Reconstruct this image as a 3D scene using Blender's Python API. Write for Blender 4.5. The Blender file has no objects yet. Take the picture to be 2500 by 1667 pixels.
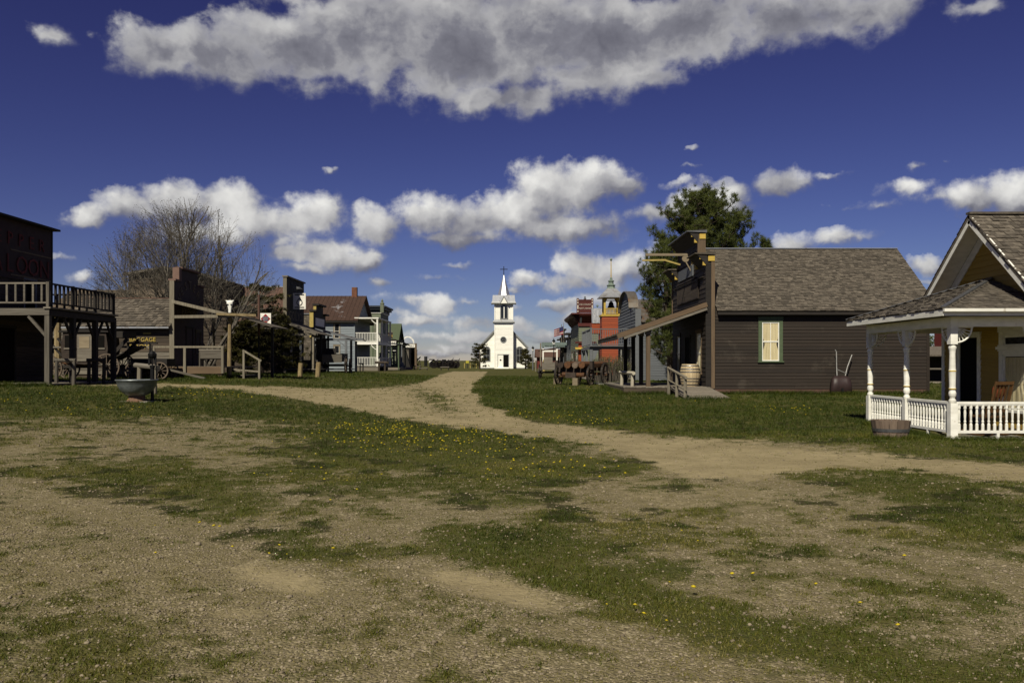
import bpy, math, random
import numpy as np
from mathutils import Matrix, Vector

random.seed(11)
rng = np.random.default_rng(11)
SC = bpy.context.scene
COL = SC.collection

# ------------------------------------------------------------------ camera
CAM_Z = 1.6
F = 2000.0            # focal length in pixels of the 2500 px wide photograph
HOR = 888.0           # horizon row of the photograph
cam_d = bpy.data.cameras.new('camera')
cam_d.sensor_fit = 'HORIZONTAL'
cam_d.sensor_width = 36.0
cam_d.lens = 36.0 * F / 2500.0
cam_d.shift_y = (HOR - 833.5) / 2500.0
cam_d.clip_start = 0.1
cam_d.clip_end = 6000
cam = bpy.data.objects.new('camera', cam_d)
cam.location = (0, 0, CAM_Z)
cam.rotation_euler = (math.pi / 2, 0, 0)
COL.objects.link(cam)
SC.camera = cam

# ------------------------------------------------------------------ exposure
SC.view_settings.view_transform = 'Standard'
SC.view_settings.look = 'None'
SC.view_settings.exposure = 0.28
SC.view_settings.gamma = 1.0
SC.view_settings.use_curve_mapping = False
SC.cycles.use_denoising = True
SC.cycles.max_bounces = 4
SC.cycles.transparent_max_bounces = 12
SC.cycles.caustics_reflective = False
SC.cycles.caustics_refractive = False

# ------------------------------------------------------------------ sun
SUN_EL = math.radians(44)
SUN_AZ = math.radians(20)      # degrees to the left of straight behind the camera
sun_d = bpy.data.lights.new('sun', 'SUN')
sun_d.energy = 4.8
sun_d.angle = math.radians(0.5)
sun_d.color = (1.0, 0.925, 0.76)
sun = bpy.data.objects.new('sun', sun_d)
to_sun = Vector((-math.sin(SUN_AZ) * math.cos(SUN_EL), -math.cos(SUN_AZ) * math.cos(SUN_EL), math.sin(SUN_EL)))
sun.rotation_euler = to_sun.to_track_quat('Z', 'Y').to_euler()
sun.location = (-20, -40, 60)
COL.objects.link(sun)

# ------------------------------------------------------------------ sky with clouds (world)
K = 2500.0 / 2352.0
def sky_uv(dx, dy):
    a = math.atan((dx * K - 1250) / F)
    return a, (HOR - dy * K) / F * math.cos(a)

CLOUDS = [  # x, y, rx, ry, weight  (pixels of a 2352 px wide view, turned into directions)
 (360,120,120,75,1),(500,130,190,85,1),(680,110,220,95,1),(860,90,250,130,1),(1060,110,260,150,1.1),(1230,90,260,135,1.05),(1400,90,240,125,1.1),
 (1590,60,260,105,1),(1800,40,250,85,.9),(1990,30,170,75,.75),(1150,225,200,50,.85),(1370,175,170,70,.8),(1100,240,60,40,.8),(730,200,120,45,.5),(1000,-60,900,110,1),
 (1480,170,100,45,.6),(1020,200,60,60,.7),
 (200,495,65,32,.9),(300,475,95,50,1),(400,465,105,58,1),(520,465,120,55,1),(620,510,130,52,.85),(735,490,70,58,.85),(480,530,190,50,.65),(640,555,130,35,.6),
 (670,580,85,36,.9),(760,585,110,50,1),(845,600,60,42,.9),(700,615,110,22,.6),
 (870,515,80,50,1),(985,495,115,62,1.05),(1090,505,110,60,1),(1180,490,110,68,1.05),(1270,440,110,80,1.1),(1345,425,95,70,1.1),(1405,425,60,52,.9),(1290,520,170,50,.9),(1050,545,180,26,.7),
 (1500,490,75,32,.85),(1560,475,60,35,.7),(1660,455,100,42,.85),(1780,430,75,38,.8),(1690,480,90,30,.6),(1650,425,55,22,.5),
 (1340,610,75,50,1),(1400,620,110,52,.85),(1490,630,90,60,.7),(1310,650,90,28,.7),(1290,705,60,24,.8),(1400,690,130,34,.6),(1480,590,70,40,.5),
 (2230,455,100,52,1),(2340,450,120,62,1),(2075,432,75,22,.55),(2090,385,36,14,.5),(2168,378,26,13,.5),(2150,445,50,25,.5),
 (1820,555,85,28,.6),(1940,535,110,20,.55),(2120,608,62,24,.8),(2110,640,35,14,.5),
 (135,82,52,27,.55),(215,85,22,14,.35),(2245,22,75,30,.5),(755,392,18,10,.4),(1605,342,18,7,.3),(1595,388,36,8,.3),(1895,405,50,8,.3),
 (885,655,45,16,.6),(1000,640,55,12,.35),(1040,610,70,10,.3),(950,690,90,16,.45),(1005,705,58,27,.75),(905,720,70,18,.5),(1215,640,50,24,.7),(1190,665,45,18,.5),
 (1095,745,60,22,.6),(1195,748,48,18,.65),(1000,770,90,18,.5),(1060,795,110,14,.5),(930,790,90,14,.4),(1240,780,120,14,.4),(190,642,42,15,.5),(130,592,40,10,.35),(1180,710,60,14,.3),(960,735,120,16,.6),(1080,772,140,18,.65),(1265,765,110,16,.6),(1150,805,200,13,.6),(985,812,150,11,.55),(880,745,60,14,.5),(1330,735,70,16,.6),(1250,815,120,10,.5),(1060,700,60,14,.4),(1960,470,70,8,.3),(1560,420,40,9,.35),(2030,470,50,10,.35)]

world = bpy.data.worlds.new('World')
SC.world = world
world.use_nodes = True
world.cycles.sampling_method = 'MANUAL'
world.cycles.sample_map_resolution = 256
def build_world():
    nt = world.node_tree
    nt.nodes.clear()
    # ---- group: cloud density as a function of the direction (azimuth, slope)
    g = bpy.data.node_groups.new('cloud_field', 'ShaderNodeTree')
    g.interface.new_socket('P', in_out='INPUT', socket_type='NodeSocketVector')
    g.interface.new_socket('Vert', in_out='OUTPUT', socket_type='NodeSocketFloat')
    g.interface.new_socket('Relief', in_out='OUTPUT', socket_type='NodeSocketFloat')
    g.interface.new_socket('Density', in_out='OUTPUT', socket_type='NodeSocketFloat')
    gi = g.nodes.new('NodeGroupInput'); go = g.nodes.new('NodeGroupOutput')
    def N(tree, t, **kw):
        n = tree.nodes.new(t)
        for k, v in kw.items():
            setattr(n, k, v)
        return n
    def vm(tree, op, a, b=None, c=None):
        n = N(tree, 'ShaderNodeVectorMath', operation=op)
        for i, s in enumerate((a, b, c)):
            if s is None: continue
            if isinstance(s, bpy.types.NodeSocket): tree.links.new(s, n.inputs[i])
            else: n.inputs[i].default_value = s
        return n.outputs['Value'] if op in ('LENGTH', 'DOT_PRODUCT') else n.outputs['Vector']
    def mm(tree, op, a, b=None, c=None, clamp=False):
        n = N(tree, 'ShaderNodeMath', operation=op)
        n.use_clamp = clamp
        for i, s in enumerate((a, b, c)):
            if s is None: continue
            if isinstance(s, bpy.types.NodeSocket): tree.links.new(s, n.inputs[i])
            else: n.inputs[i].default_value = s
        return n.outputs[0]
    P = gi.outputs['P']
    def noise(tree, vec, scale, detail, rough, w=0.0, lac=2.0):
        n = N(tree, 'ShaderNodeTexNoise')
        n.noise_dimensions = '3D'
        tree.links.new(vec, n.inputs['Vector'])
        n.inputs['Scale'].default_value = scale; n.inputs['Detail'].default_value = detail
        n.inputs['Roughness'].default_value = rough; n.inputs['Lacunarity'].default_value = lac
        return n
    wn = noise(g, P, 16, 4, .55)
    w1 = vm(g, 'SUBTRACT', wn.outputs['Color'], (.5, .5, .5))
    Pw = vm(g, 'MULTIPLY_ADD', w1, (.060, .034, 0), P)
    wn2 = noise(g, P, 70, 3, .6)
    Pw = vm(g, 'MULTIPLY_ADD', vm(g, 'SUBTRACT', wn2.outputs['Color'], (.5, .5, .5)), (.014, .010, 0), Pw)
    acc = None; num = None; den = None
    for (x, y, rx, ry, wt) in CLOUDS:
        u, v = sky_uv(x, y)
        ru = rx * K / F * math.cos(u) ** 2 * 1.13; rv = ry * K / F * math.cos(u) * 1.13
        q = vm(g, 'MULTIPLY_ADD', Pw, (1 / ru, 1 / rv, 0), (-u / ru, -v / rv, 0))
        l = vm(g, 'LENGTH', q)
        s = mm(g, 'MULTIPLY_ADD', l, -wt, wt)
        w = mm(g, 'MAXIMUM', mm(g, 'ADD', s, .45), 0.0); w2 = mm(g, 'MULTIPLY', w, w)
        dt = vm(g, 'DOT_PRODUCT', q, (-.35, 1, 0))
        num = mm(g, 'MULTIPLY', w2, dt) if num is None else mm(g, 'MULTIPLY_ADD', w2, dt, num)
        den = mm(g, 'ADD', w2, den if den is not None else .02)
        if acc is None: acc = s
        else: acc = mm(g, 'SMOOTH_MAX', acc, s, .10)
    vert = mm(g, 'DIVIDE', num, den)
    # clouds go on outside the picture in the same manner
    big = noise(g, vm(g, 'MULTIPLY', P, (1, 1.8, 1)), 3.2, 3, .5)
    gen = mm(g, 'MULTIPLY_ADD', big.outputs['Fac'], 5.0, -2.75)
    sx = N(g, 'ShaderNodeSeparateXYZ'); g.links.new(P, sx.inputs[0])
    au = mm(g, 'ABSOLUTE', sx.outputs[0])
    o1 = mm(g, 'MULTIPLY_ADD', au, 12, -.64 * 12, clamp=True)
    o2 = mm(g, 'MULTIPLY_ADD', sx.outputs[1], 12, -.50 * 12, clamp=True)
    out_m = mm(g, 'MAXIMUM', o1, o2)
    gen2 = mm(g, 'MULTIPLY_ADD', out_m, 3.0, mm(g, 'ADD', gen, -3.0))
    acc = mm(g, 'MAXIMUM', acc, gen2)
    fb = noise(g, P, 26, 8, .58)
    rl = noise(g, Pw, 13, 4, .52); rlo = noise(g, vm(g, 'ADD', Pw, (-.012, .020, 0)), 13, 3, .5)
    fb2 = noise(g, P, 9, 2, .5)
    d = mm(g, 'MULTIPLY_ADD', mm(g, 'SUBTRACT', fb.outputs['Fac'], .5), 1.25, acc)
    d = mm(g, 'MULTIPLY_ADD', mm(g, 'SUBTRACT', fb2.outputs['Fac'], .5), .5, d)
    rel = mm(g, 'SUBTRACT', rl.outputs['Fac'], rlo.outputs['Fac'])
    rel = mm(g, 'MULTIPLY_ADD', mm(g, 'SUBTRACT', fb.outputs['Fac'], .5), .07, rel)
    rel = mm(g, 'MULTIPLY_ADD', mm(g, 'SUBTRACT', fb2.outputs['Fac'], .5), .35, rel)
    g.links.new(vert, go.inputs['Vert']); g.links.new(d, go.inputs['Density']); g.links.new(rel, go.inputs['Relief'])
    # ---- world tree
    tc = N(nt, 'ShaderNodeTexCoord')
    sp = N(nt, 'ShaderNodeSeparateXYZ'); nt.links.new(tc.outputs['Generated'], sp.inputs[0])
    X, Y, Z = sp.outputs
    az = mm(nt, 'ARCTAN2', X, Y)
    hyp = mm(nt, 'SQRT', mm(nt, 'ADD', mm(nt, 'MULTIPLY', X, X), mm(nt, 'MULTIPLY', Y, Y)))
    sl = mm(nt, 'DIVIDE', Z, mm(nt, 'MAXIMUM', hyp, .02))
    cb = N(nt, 'ShaderNodeCombineXYZ'); nt.links.new(az, cb.inputs[0]); nt.links.new(sl, cb.inputs[1])
    p = cb.outputs[0]
    gr = N(nt, 'ShaderNodeGroup'); gr.node_tree = g; nt.links.new(p, gr.inputs[0])
    d0, vert, rel = gr.outputs['Density'], gr.outputs['Vert'], gr.outputs['Relief']
    alpha = N(nt, 'ShaderNodeMapRange'); alpha.interpolation_type = 'SMOOTHSTEP'
    nt.links.new(d0, alpha.inputs['Value']); alpha.inputs['From Min'].default_value = .04
    # sunlit tops, grey undersides
    vc = N(nt, 'ShaderNodeClamp'); nt.links.new(vert, vc.inputs[0]); vc.inputs[1].default_value = -1; vc.inputs[2].default_value = 1
    wsp = noise(nt, p, 5.0, 2, .5)
    nt.links.new(mm(nt, 'MULTIPLY_ADD', wsp.outputs['Fac'], .9, mm(nt, 'MULTIPLY_ADD', vc.outputs[0], -.20, .0)), alpha.inputs['From Max'])      # crisp tops, ragged soft bases
    thick = N(nt, 'ShaderNodeMapRange'); nt.links.new(d0, thick.inputs['Value']); thick.inputs['From Min'].default_value = .2; thick.inputs['From Max'].default_value = 1.1
    b = mm(nt, 'MULTIPLY_ADD', vc.outputs[0], .44, .53)
    b = mm(nt, 'MULTIPLY_ADD', rel, 1.05, b)
    b = mm(nt, 'MULTIPLY_ADD', thick.outputs[0], .16, b)
    hi = N(nt, 'ShaderNodeMapRange'); nt.links.new(sl, hi.inputs['Value'])       # high clouds overhead show their undersides
    hi.inputs['From Min'].default_value = .24; hi.inputs['From Max'].default_value = .36
    b2 = mm(nt, 'MULTIPLY_ADD', vc.outputs[0], .08, .67)
    b2 = mm(nt, 'MULTIPLY_ADD', rel, .85, b2)
    b2 = mm(nt, 'MULTIPLY_ADD', thick.outputs[0], -.46, b2)
    mxb = N(nt, 'ShaderNodeMix', data_type='FLOAT'); nt.links.new(hi.outputs[0], mxb.inputs['Factor']); nt.links.new(b, mxb.inputs['A']); nt.links.new(b2, mxb.inputs['B'])
    b = mm(nt, 'ADD', mxb.outputs['Result'], 0.0, clamp=True)
    ramp = N(nt, 'ShaderNodeValToRGB'); nt.links.new(b, ramp.inputs[0])
    e = ramp.color_ramp.elements
    e[0].position = .10; e[0].color = (.135, .135, .17, 1)
    e[1].position = .92; e[1].color = (.98, .97, .93, 1)
    m1 = e.new(.36); m1.color = (.25, .25, .29, 1)
    m2 = e.new(.60); m2.color = (.55, .545, .55, 1)
    sky = N(nt, 'ShaderNodeTexSky', sky_type='NISHITA')
    sky.sun_disc = False
    sky.sun_elevation = SUN_EL
    sky.sun_rotation = math.pi + SUN_AZ
    sky.air_density = 1.0; sky.dust_density = 0.0; sky.ozone_density = 3.5; sky.altitude = 700
    sc_ = N(nt, 'ShaderNodeSeparateColor'); nt.links.new(sky.outputs[0], sc_.inputs[0]); cc_ = N(nt, 'ShaderNodeCombineColor')
    for i in range(3): nt.links.new(mm(nt, 'MULTIPLY', mm(nt, 'POWER', sc_.outputs[i], SKY_GAMMA[i]), SKY_TINT[i]), cc_.inputs[i])
    tint = cc_.outputs[0]
    cl = vm(nt, 'MULTIPLY', ramp.outputs[0], (CLOUD_GAIN,) * 3)
    mx = N(nt, 'ShaderNodeMix', data_type='RGBA')
    body = N(nt, 'ShaderNodeMapRange'); body.interpolation_type = 'SMOOTHSTEP'; nt.links.new(d0, body.inputs['Value']); body.inputs['From Min'].default_value = .08; body.inputs['From Max'].default_value = .62; body.inputs['To Min'].default_value = .30; body.inputs['To Max'].default_value = .98
    am = mm(nt, 'MULTIPLY', alpha.outputs[0], body.outputs[0])
    nt.links.new(am, mx.inputs['Factor']); nt.links.new(tint, mx.inputs['A']); nt.links.new(cl, mx.inputs['B'])
    bg = N(nt, 'ShaderNodeBackground'); bg.inputs['Strength'].default_value = SKY_STRENGTH
    nt.links.new(mx.outputs['Result'], bg.inputs['Color'])
    wo = N(nt, 'ShaderNodeOutputWorld'); nt.links.new(bg.outputs[0], wo.inputs[0])
SKY_STRENGTH = 0.07
SKY_TINT = (.245, .124, .236)     # film response of the camera: deep violet blue
SKY_GAMMA = (1.32, 1.58, 1.40)
CLOUD_GAIN = 10.0
build_world()

# ------------------------------------------------------------------ ground height
def sstep(a, b, x):
    t = np.clip((np.asarray(x, float) - a) / (b - a), 0, 1)
    return t * t * (3 - 2 * t)
FY = [(-400, 0), (12, 0), (20, .05), (31, .22), (46, .40), (100, .65), (146, .72), (250, .8), (600, 2.0), (1500, 4.5), (4000, 5)]
AY = [(-400, 0), (8, .0), (18, .22), (25, .45), (30, .55), (41, .52), (63, .38), (90, .2), (120, .05), (250, .1), (600, 1.2), (1500, 3)]
def G(x, y):
    x = np.asarray(x, float); y = np.asarray(y, float)
    f = np.interp(y, [a for a, b in FY], [b for a, b in FY])
    a = np.interp(y, [a for a, b in AY], [b for a, b in AY])
    return f + a * (1 - sstep(-16, -4, x))
def Gf(x, y): return float(G(x, y))
def at(px, py, D):
    return Vector(((px - 1250) / F * D, D, CAM_Z - (py - HOR) / F * D))
def ground_at(px, D):
    x = (px - 1250) / F * D
    return Vector((x, D, Gf(x, D)))

# ------------------------------------------------------------------ numpy noise
def _hash(ix, iy, s):
    h = (ix.astype(np.int64) * 374761393 + iy.astype(np.int64) * 668265263 + s * 974634777) & 0x7fffffff
    h = (h ^ (h >> 13)) * 1274126177 & 0x7fffffff
    return ((h ^ (h >> 16)) & 0xffff) / 65535.0
def vnoise(x, y, s=0):
    ix = np.floor(x); iy = np.floor(y); fx = x - ix; fy = y - iy
    fx = fx * fx * (3 - 2 * fx); fy = fy * fy * (3 - 2 * fy)
    a = _hash(ix, iy, s); b = _hash(ix + 1, iy, s); c = _hash(ix, iy + 1, s); d = _hash(ix + 1, iy + 1, s)
    return (a * (1 - fx) + b * fx) * (1 - fy) + (c * (1 - fx) + d * fx) * fy
def fbm(x, y, f=1.0, o=4, s=0):
    r = 0; a = .5; t = 0
    for i in range(o):
        r = r + a * vnoise(x * f + 17.3 * i, y * f - 9.1 * i, s + i); t += a; a *= .55; f *= 2.03
    return r / t

# ------------------------------------------------------------------ materials
MATS = {}
# paint and metal that stay at their full value; weathered timber and roofing are toned down in surf()
ALB = dict(chair_wood=.30, yellow_board=.95, white_paint=1, white_church=1, sign_white=1, bone=1, curtain_cloth=1, spire_tin=1, tin=.95, barrel_wood=.9, brown_board=.375, tub_wood=.95, hoop=1, pale_post=1, wagon_wheel=.9, concrete=.85, boardwalk=.8, weathered_post=.85, log_tan=.85, lamp_glass=1, shingle=.55, steel=.9, kettle=.9, grey_board=.74, blue_board=.72, pale_letter=1, yellow_trim=.75, church_trim=.8, mustard_post=.85, dull_letter=1, gold_letter=.9)
def nodes_of(name):
    m = bpy.data.materials.new(name); m.use_nodes = True
    nt = m.node_tree; nt.nodes.clear()
    out = nt.nodes.new('ShaderNodeOutputMaterial'); b = nt.nodes.new('ShaderNodeBsdfPrincipled')
    nt.links.new(b.outputs[0], out.inputs[0])
    MATS[name] = m
    return m, nt, b
def surf(name, c1, c2=None, s=(3, 3, 3), rnd=.2, rough=.8, metal=0.0, bump=.25, wear=None, wear_s=1.2, wear_t=.6, spec=.3, detail=6):
    """weathered surface: grain noise stretched by s in world space, value change from piece to piece, optional worn patches"""
    if c2 is None: c2 = tuple(.7 * c for c in c1)
    k = ALB.get(name, .59)
    c1 = tuple(k * c for c in c1); c2 = tuple(k * c for c in c2); wear = tuple(k * c for c in wear) if wear else None
    m, nt, b = nodes_of(name)
    L = nt.links.new
    geo = nt.nodes.new('ShaderNodeNewGeometry'); oi = nt.nodes.new('ShaderNodeObjectInfo')
    mp = nt.nodes.new('ShaderNodeMapping'); L(geo.outputs['Position'], mp.inputs[0]); mp.inputs['Scale'].default_value = s
    rv = nt.nodes.new('ShaderNodeMath'); rv.operation = 'ADD'
    L(oi.outputs['Random'], rv.inputs[0]); L(geo.outputs['Random Per Island'], rv.inputs[1])
    fr = nt.nodes.new('ShaderNodeMath'); fr.operation = 'FRACT'; L(rv.outputs[0], fr.inputs[0])
    off = nt.nodes.new('ShaderNodeVectorMath'); off.operation = 'MULTIPLY_ADD'
    L(fr.outputs[0], off.inputs[0]); off.inputs[1].default_value = (13, 7, 29); L(mp.outputs[0], off.inputs[2])
    nz = nt.nodes.new('ShaderNodeTexNoise'); L(off.outputs[0], nz.inputs['Vector']); nz.inputs['Scale'].default_value = 1.0
    nz.inputs['Detail'].default_value = detail; nz.inputs['Roughness'].default_value = .62
    cr = nt.nodes.new('ShaderNodeValToRGB'); L(nz.outputs[0], cr.inputs[0])
    cr.color_ramp.elements[0].position = .32; cr.color_ramp.elements[1].position = .68
    cr.color_ramp.elements[0].color = (*c2, 1); cr.color_ramp.elements[1].color = (*c1, 1)
    col = cr.outputs[0]
    if wear:
        n2 = nt.nodes.new('ShaderNodeTexNoise'); n2.inputs['Scale'].default_value = wear_s; n2.inputs['Detail'].default_value = 7
        n2.inputs['Roughness'].default_value = .65
        L(off.outputs[0] if wear_s < 0 else geo.outputs['Position'], n2.inputs['Vector'])
        mr = nt.nodes.new('ShaderNodeMapRange'); L(n2.outputs[0], mr.inputs[0])
        mr.inputs[1].default_value = wear_t; mr.inputs[2].default_value = wear_t + .08
        mx = nt.nodes.new('ShaderNodeMix'); mx.data_type = 'RGBA'
        L(mr.outputs[0], mx.inputs['Factor']); L(col, mx.inputs['A']); mx.inputs['B'].default_value = (*wear, 1)
        col = mx.outputs['Result']
    hs = nt.nodes.new('ShaderNodeHueSaturation'); L(col, hs.inputs['Color'])
    vr = nt.nodes.new('ShaderNodeMapRange'); L(fr.outputs[0], vr.inputs[0])
    vr.inputs[3].default_value = 1 - rnd; vr.inputs[4].default_value = 1 + rnd
    L(vr.outputs[0], hs.inputs['Value'])
    L(hs.outputs[0], b.inputs['Base Color'])
    b.inputs['Roughness'].default_value = rough; b.inputs['Metallic'].default_value = metal
    b.inputs['Specular IOR Level'].default_value = spec
    if bump:
        bp = nt.nodes.new('ShaderNodeBump'); bp.inputs['Strength'].default_value = bump; bp.inputs['Distance'].default_value = .02
        L(nz.outputs[0], bp.inputs['Height']); L(bp.outputs[0], b.inputs['Normal'])
    return m
H = (1.2, 1.2, 28)      # grain of boards lying along x or y
V = (22, 22, 1.1)       # grain of upright boards
surf('brown_board', (.058, .041, .028), (.038, .026, .018), H, .22, .75, wear=(.085, .066, .048), wear_s=.9, wear_t=.60)
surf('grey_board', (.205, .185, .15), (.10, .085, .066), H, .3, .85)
surf('grey_upright', (.19, .17, .135), (.09, .077, .06), V, .3, .85)
surf('old_brown_board', (.115, .088, .062), (.045, .033, .024), H, .35, .88)
surf('old_brown_upright', (.115, .088, .062), (.045, .033, .024), V, .35, .88)
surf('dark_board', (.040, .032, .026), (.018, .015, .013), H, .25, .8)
surf('dark_upright', (.035, .030, .026), (.016, .014, .012), V, .25, .8)
surf('tan_board', (.20, .138, .082), (.12, .082, .05), V, .15, .75)
surf('tan_plank', (.21, .14, .08), (.13, .085, .05), H, .2, .75)
surf('log_tan', (.30, .235, .12), (.17, .12, .06), (8, 8, 3), .15, .85)
surf('weathered_post', (.24, .215, .16), (.13, .11, .08), V, .15, .85)
surf('shingle', (.20, .172, .135), (.10, .083, .064), (9, 9, 9), .40, .9, bump=.4)
surf('shingle_tan', (.21, .165, .115), (.12, .09, .06), (9, 9, 9), .30, .9, bump=.4)
surf('white_paint', (.74, .73, .67), (.58, .57, .51), (3, 3, 9), .08, .6, bump=.12, wear=(.42, .39, .33), wear_s=6.0, wear_t=.64)
surf('white_church', (.80, .79, .72), (.68, .67, .60), (1, 1, 14), .07, .7, bump=.1, wear=(.40, .38, .33), wear_s=1.6, wear_t=.70)
surf('church_trim', (.26, .27, .27), (.20, .21, .21), (4, 4, 4), .1, .6)
surf('tin', (.55, .56, .56), (.42, .43, .43), (2, 2, 2), .1, .38, .75, bump=.1, wear=(.34, .31, .27), wear_s=2.0, wear_t=.56, spec=.5)
surf('green_trim', (.115, .16, .085), (.085, .12, .062), (3, 3, 12), .06, .6, bump=.08)
surf('yellow_board', (.37, .245, .045), (.30, .195, .033), H, .08, .65, bump=.1)
surf('yellow_trim', (.58, .41, .08), (.45, .31, .05), (4, 4, 4), .1, .6)
surf('orange_board', (.42, .082, .022), (.34, .062, .017), H, .1, .65, bump=.1)
surf('red_board', (.22, .035, .022), (.15, .024, .017), V, .15, .7)
surf('sage_board', (.22, .24, .165), (.175, .195, .13), H, .1, .7, bump=.1)
surf('sage_plain', (.205, .235, .16), (.17, .195, .13), (3, 3, 3), .08, .7)
surf('blue_board', (.26, .295, .32), (.19, .22, .24), H, .14, .75, wear=(.36, .36, .34), wear_s=2.0, wear_t=.62)
surf('slate_board', (.165, .18, .195), (.12, .13, .145), H, .12, .7, bump=.1)
surf('slate_trim', (.20, .215, .23), (.155, .165, .18), (3, 3, 10), .08, .65)
surf('rust_metal', (.105, .058, .040), (.062, .037, .028), (5, 5, 1.5), .12, .75, .2, bump=.2, wear=(.33, .32, .33), wear_s=.55, wear_t=.60)
ALB['rust_brown'] = .9
surf('rust_brown', (.115, .062, .045), (.07, .040, .03), (5, 5, 1.2), .12, .8, .1, bump=.2)
surf('rust_grey_metal', (.30, .29, .27), (.20, .15, .10), (1.5, 1.5, 1.5), .18, .5, .5, bump=.15, wear=(.26, .12, .05), wear_s=1.1, wear_t=.54)
surf('verdigris', (.24, .31, .25), (.17, .22, .18), (5, 5, 5), .1, .6)
surf('brick', (.30, .12, .065), (.20, .085, .05), (14, 14, 14), .25, .9)
surf('mortar', (.26, .22, .18), None, (9, 9, 9), .1, .95)
surf('maroon', (.12, .022, .015), (.085, .016, .012), (4, 4, 4), .1, .6)
surf('sign_dark', (.05, .022, .016), (.032, .014, .011), (3, 3, 3), .1, .7)
surf('sign_white', (.75, .73, .66), (.62, .60, .54), (6, 6, 6), .05, .6, bump=.05)
surf('sign_red', (.42, .03, .025), (.33, .025, .02), (6, 6, 6), .05, .5, bump=.05)
surf('sign_blue', (.025, .03, .13), None, (6, 6, 6), .05, .5, bump=0)
surf('sign_teal', (.22, .29, .27), (.17, .22, .2), (6, 6, 6), .05, .6, bump=.05)
surf('gold_letter', (.46, .34, .07), (.32, .23, .045), (20, 20, 20), .1, .6)
surf('red_letter', (.20, .022, .014), (.11, .013, .010), (9, 9, 9), .1, .7)
surf('dull_letter', (.13, .10, .055), (.09, .07, .04), (9, 9, 9), .1, .7)
surf('pale_letter', (.55, .50, .42), None, (9, 9, 9), .05, .7)
surf('black_letter', (.02, .02, .02), None, (9, 9, 9), .05, .6)
surf('iron', (.045, .04, .038), (.028, .024, .022), (12, 12, 12), .15, .55, .6, wear=(.10, .045, .022), wear_s=7, wear_t=.58)
surf('black_iron', (.022, .022, .022), (.015, .015, .015), (8, 8, 8), .1, .45, .5)
surf('kettle', (.26, .285, .29), (.13, .145, .148), (5, 5, 5), .1, .42, .5, wear=(.24, .26, .26), wear_s=3.0, wear_t=.58)
surf('rusty_iron', (.22, .10, .055), (.30, .20, .14), (9, 9, 9), .1, .85, .2)
surf('wagon_wood', (.085, .062, .048), (.04, .028, .022), (4, 4, 9), .3, .85)
surf('pale_post', (.42, .385, .30), (.28, .25, .19), V, .12, .85)
surf('wagon_wheel', (.15, .115, .085), (.08, .06, .045), (6, 6, 6), .2, .85)
surf('rust_log', (.20, .085, .03), (.08, .04, .02), (9, 9, 9), .2, .8)
surf('pale_wood', (.33, .27, .18), (.23, .18, .115), (1.5, 10, 10), .15, .8)
surf('barrel_wood', (.46, .37, .225), (.34, .26, .15), (14, 14, 1.5), .12, .7)
surf('tub_wood', (.155, .115, .085), (.10, .072, .053), (14, 14, 1.5), .16, .85)
surf('hoop', (.17, .175, .18), (.12, .12, .12), (4, 4, 4), .1, .45, .7)
surf('boardwalk', (.245, .215, .17), (.165, .142, .11), (12, 1.5, 6), .2, .9)
surf('porch_plank', (.30, .28, .235), (.21, .195, .16), (1.2, 14, 6), .15, .85)
surf('concrete', (.36, .34, .29), (.28, .265, .225), (2, 2, 2), .08, .9, wear=(.25, .235, .2), wear_s=1.6, wear_t=.56)
surf('chair_wood', (.27, .135, .045), (.18, .085, .028), (6, 6, 6), .15, .55)
surf('orange_cloth', (.34, .07, .02), (.16, .035, .012), (20, 20, 20), .1, .9)
surf('curtain_cloth', (.66, .58, .36), (.55, .47, .27), (16, 16, 1.5), .05, .9, bump=.2)
surf('pink_cloth', (.55, .35, .36), (.45, .28, .3), (16, 16, 1.5), .05, .9)
surf('barrow_paint', (.055, .032, .03), (.04, .024, .023), (6, 6, 6), .05, .5, spec=.35)
surf('steel', (.26, .26, .25), (.18, .18, .17), (6, 6, 6), .05, .55, .4)
surf('bone', (.78, .78, .72), (.6, .6, .55), (12, 12, 12), .05, .6)
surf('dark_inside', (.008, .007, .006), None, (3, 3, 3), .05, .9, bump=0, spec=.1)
surf('bark', (.12, .092, .065), (.06, .045, .033), (14, 14, 4), .1, .95, bump=.5)
surf('pale_bark', (.185, .165, .135), (.11, .095, .075), (14, 14, 4), .12, .95, bump=.4)
surf('green_roof', (.12, .155, .085), (.09, .118, .065), (6, 6, 6), .06, .85)
surf('prairie_fence', (.20, .17, .13), (.12, .10, .075), V, .2, .9)
surf('mustard_post', (.42, .33, .10), (.30, .23, .07), (6, 6, 4), .1, .85)
surf('rock', (.27, .2, .15), (.19, .15, .12), (6, 6, 6), .2, .95)
surf('flag_cloth', (.6, .58, .55), None, (6, 6, 6), 0, .8, bump=0)
surf('flag_red', (.38, .03, .04), None, (6, 6, 6), 0, .8, bump=0)
surf('flag_blue', (.03, .035, .13), None, (6, 6, 6), 0, .8, bump=0)
surf('yellow_paint', (.62, .55, .05), None, (6, 6, 6), 0, .6, bump=0)
surf('lamp_glass', (.85, .85, .8), (.7, .7, .65), (6, 6, 6), 0, .15, bump=0, spec=.6)

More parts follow.
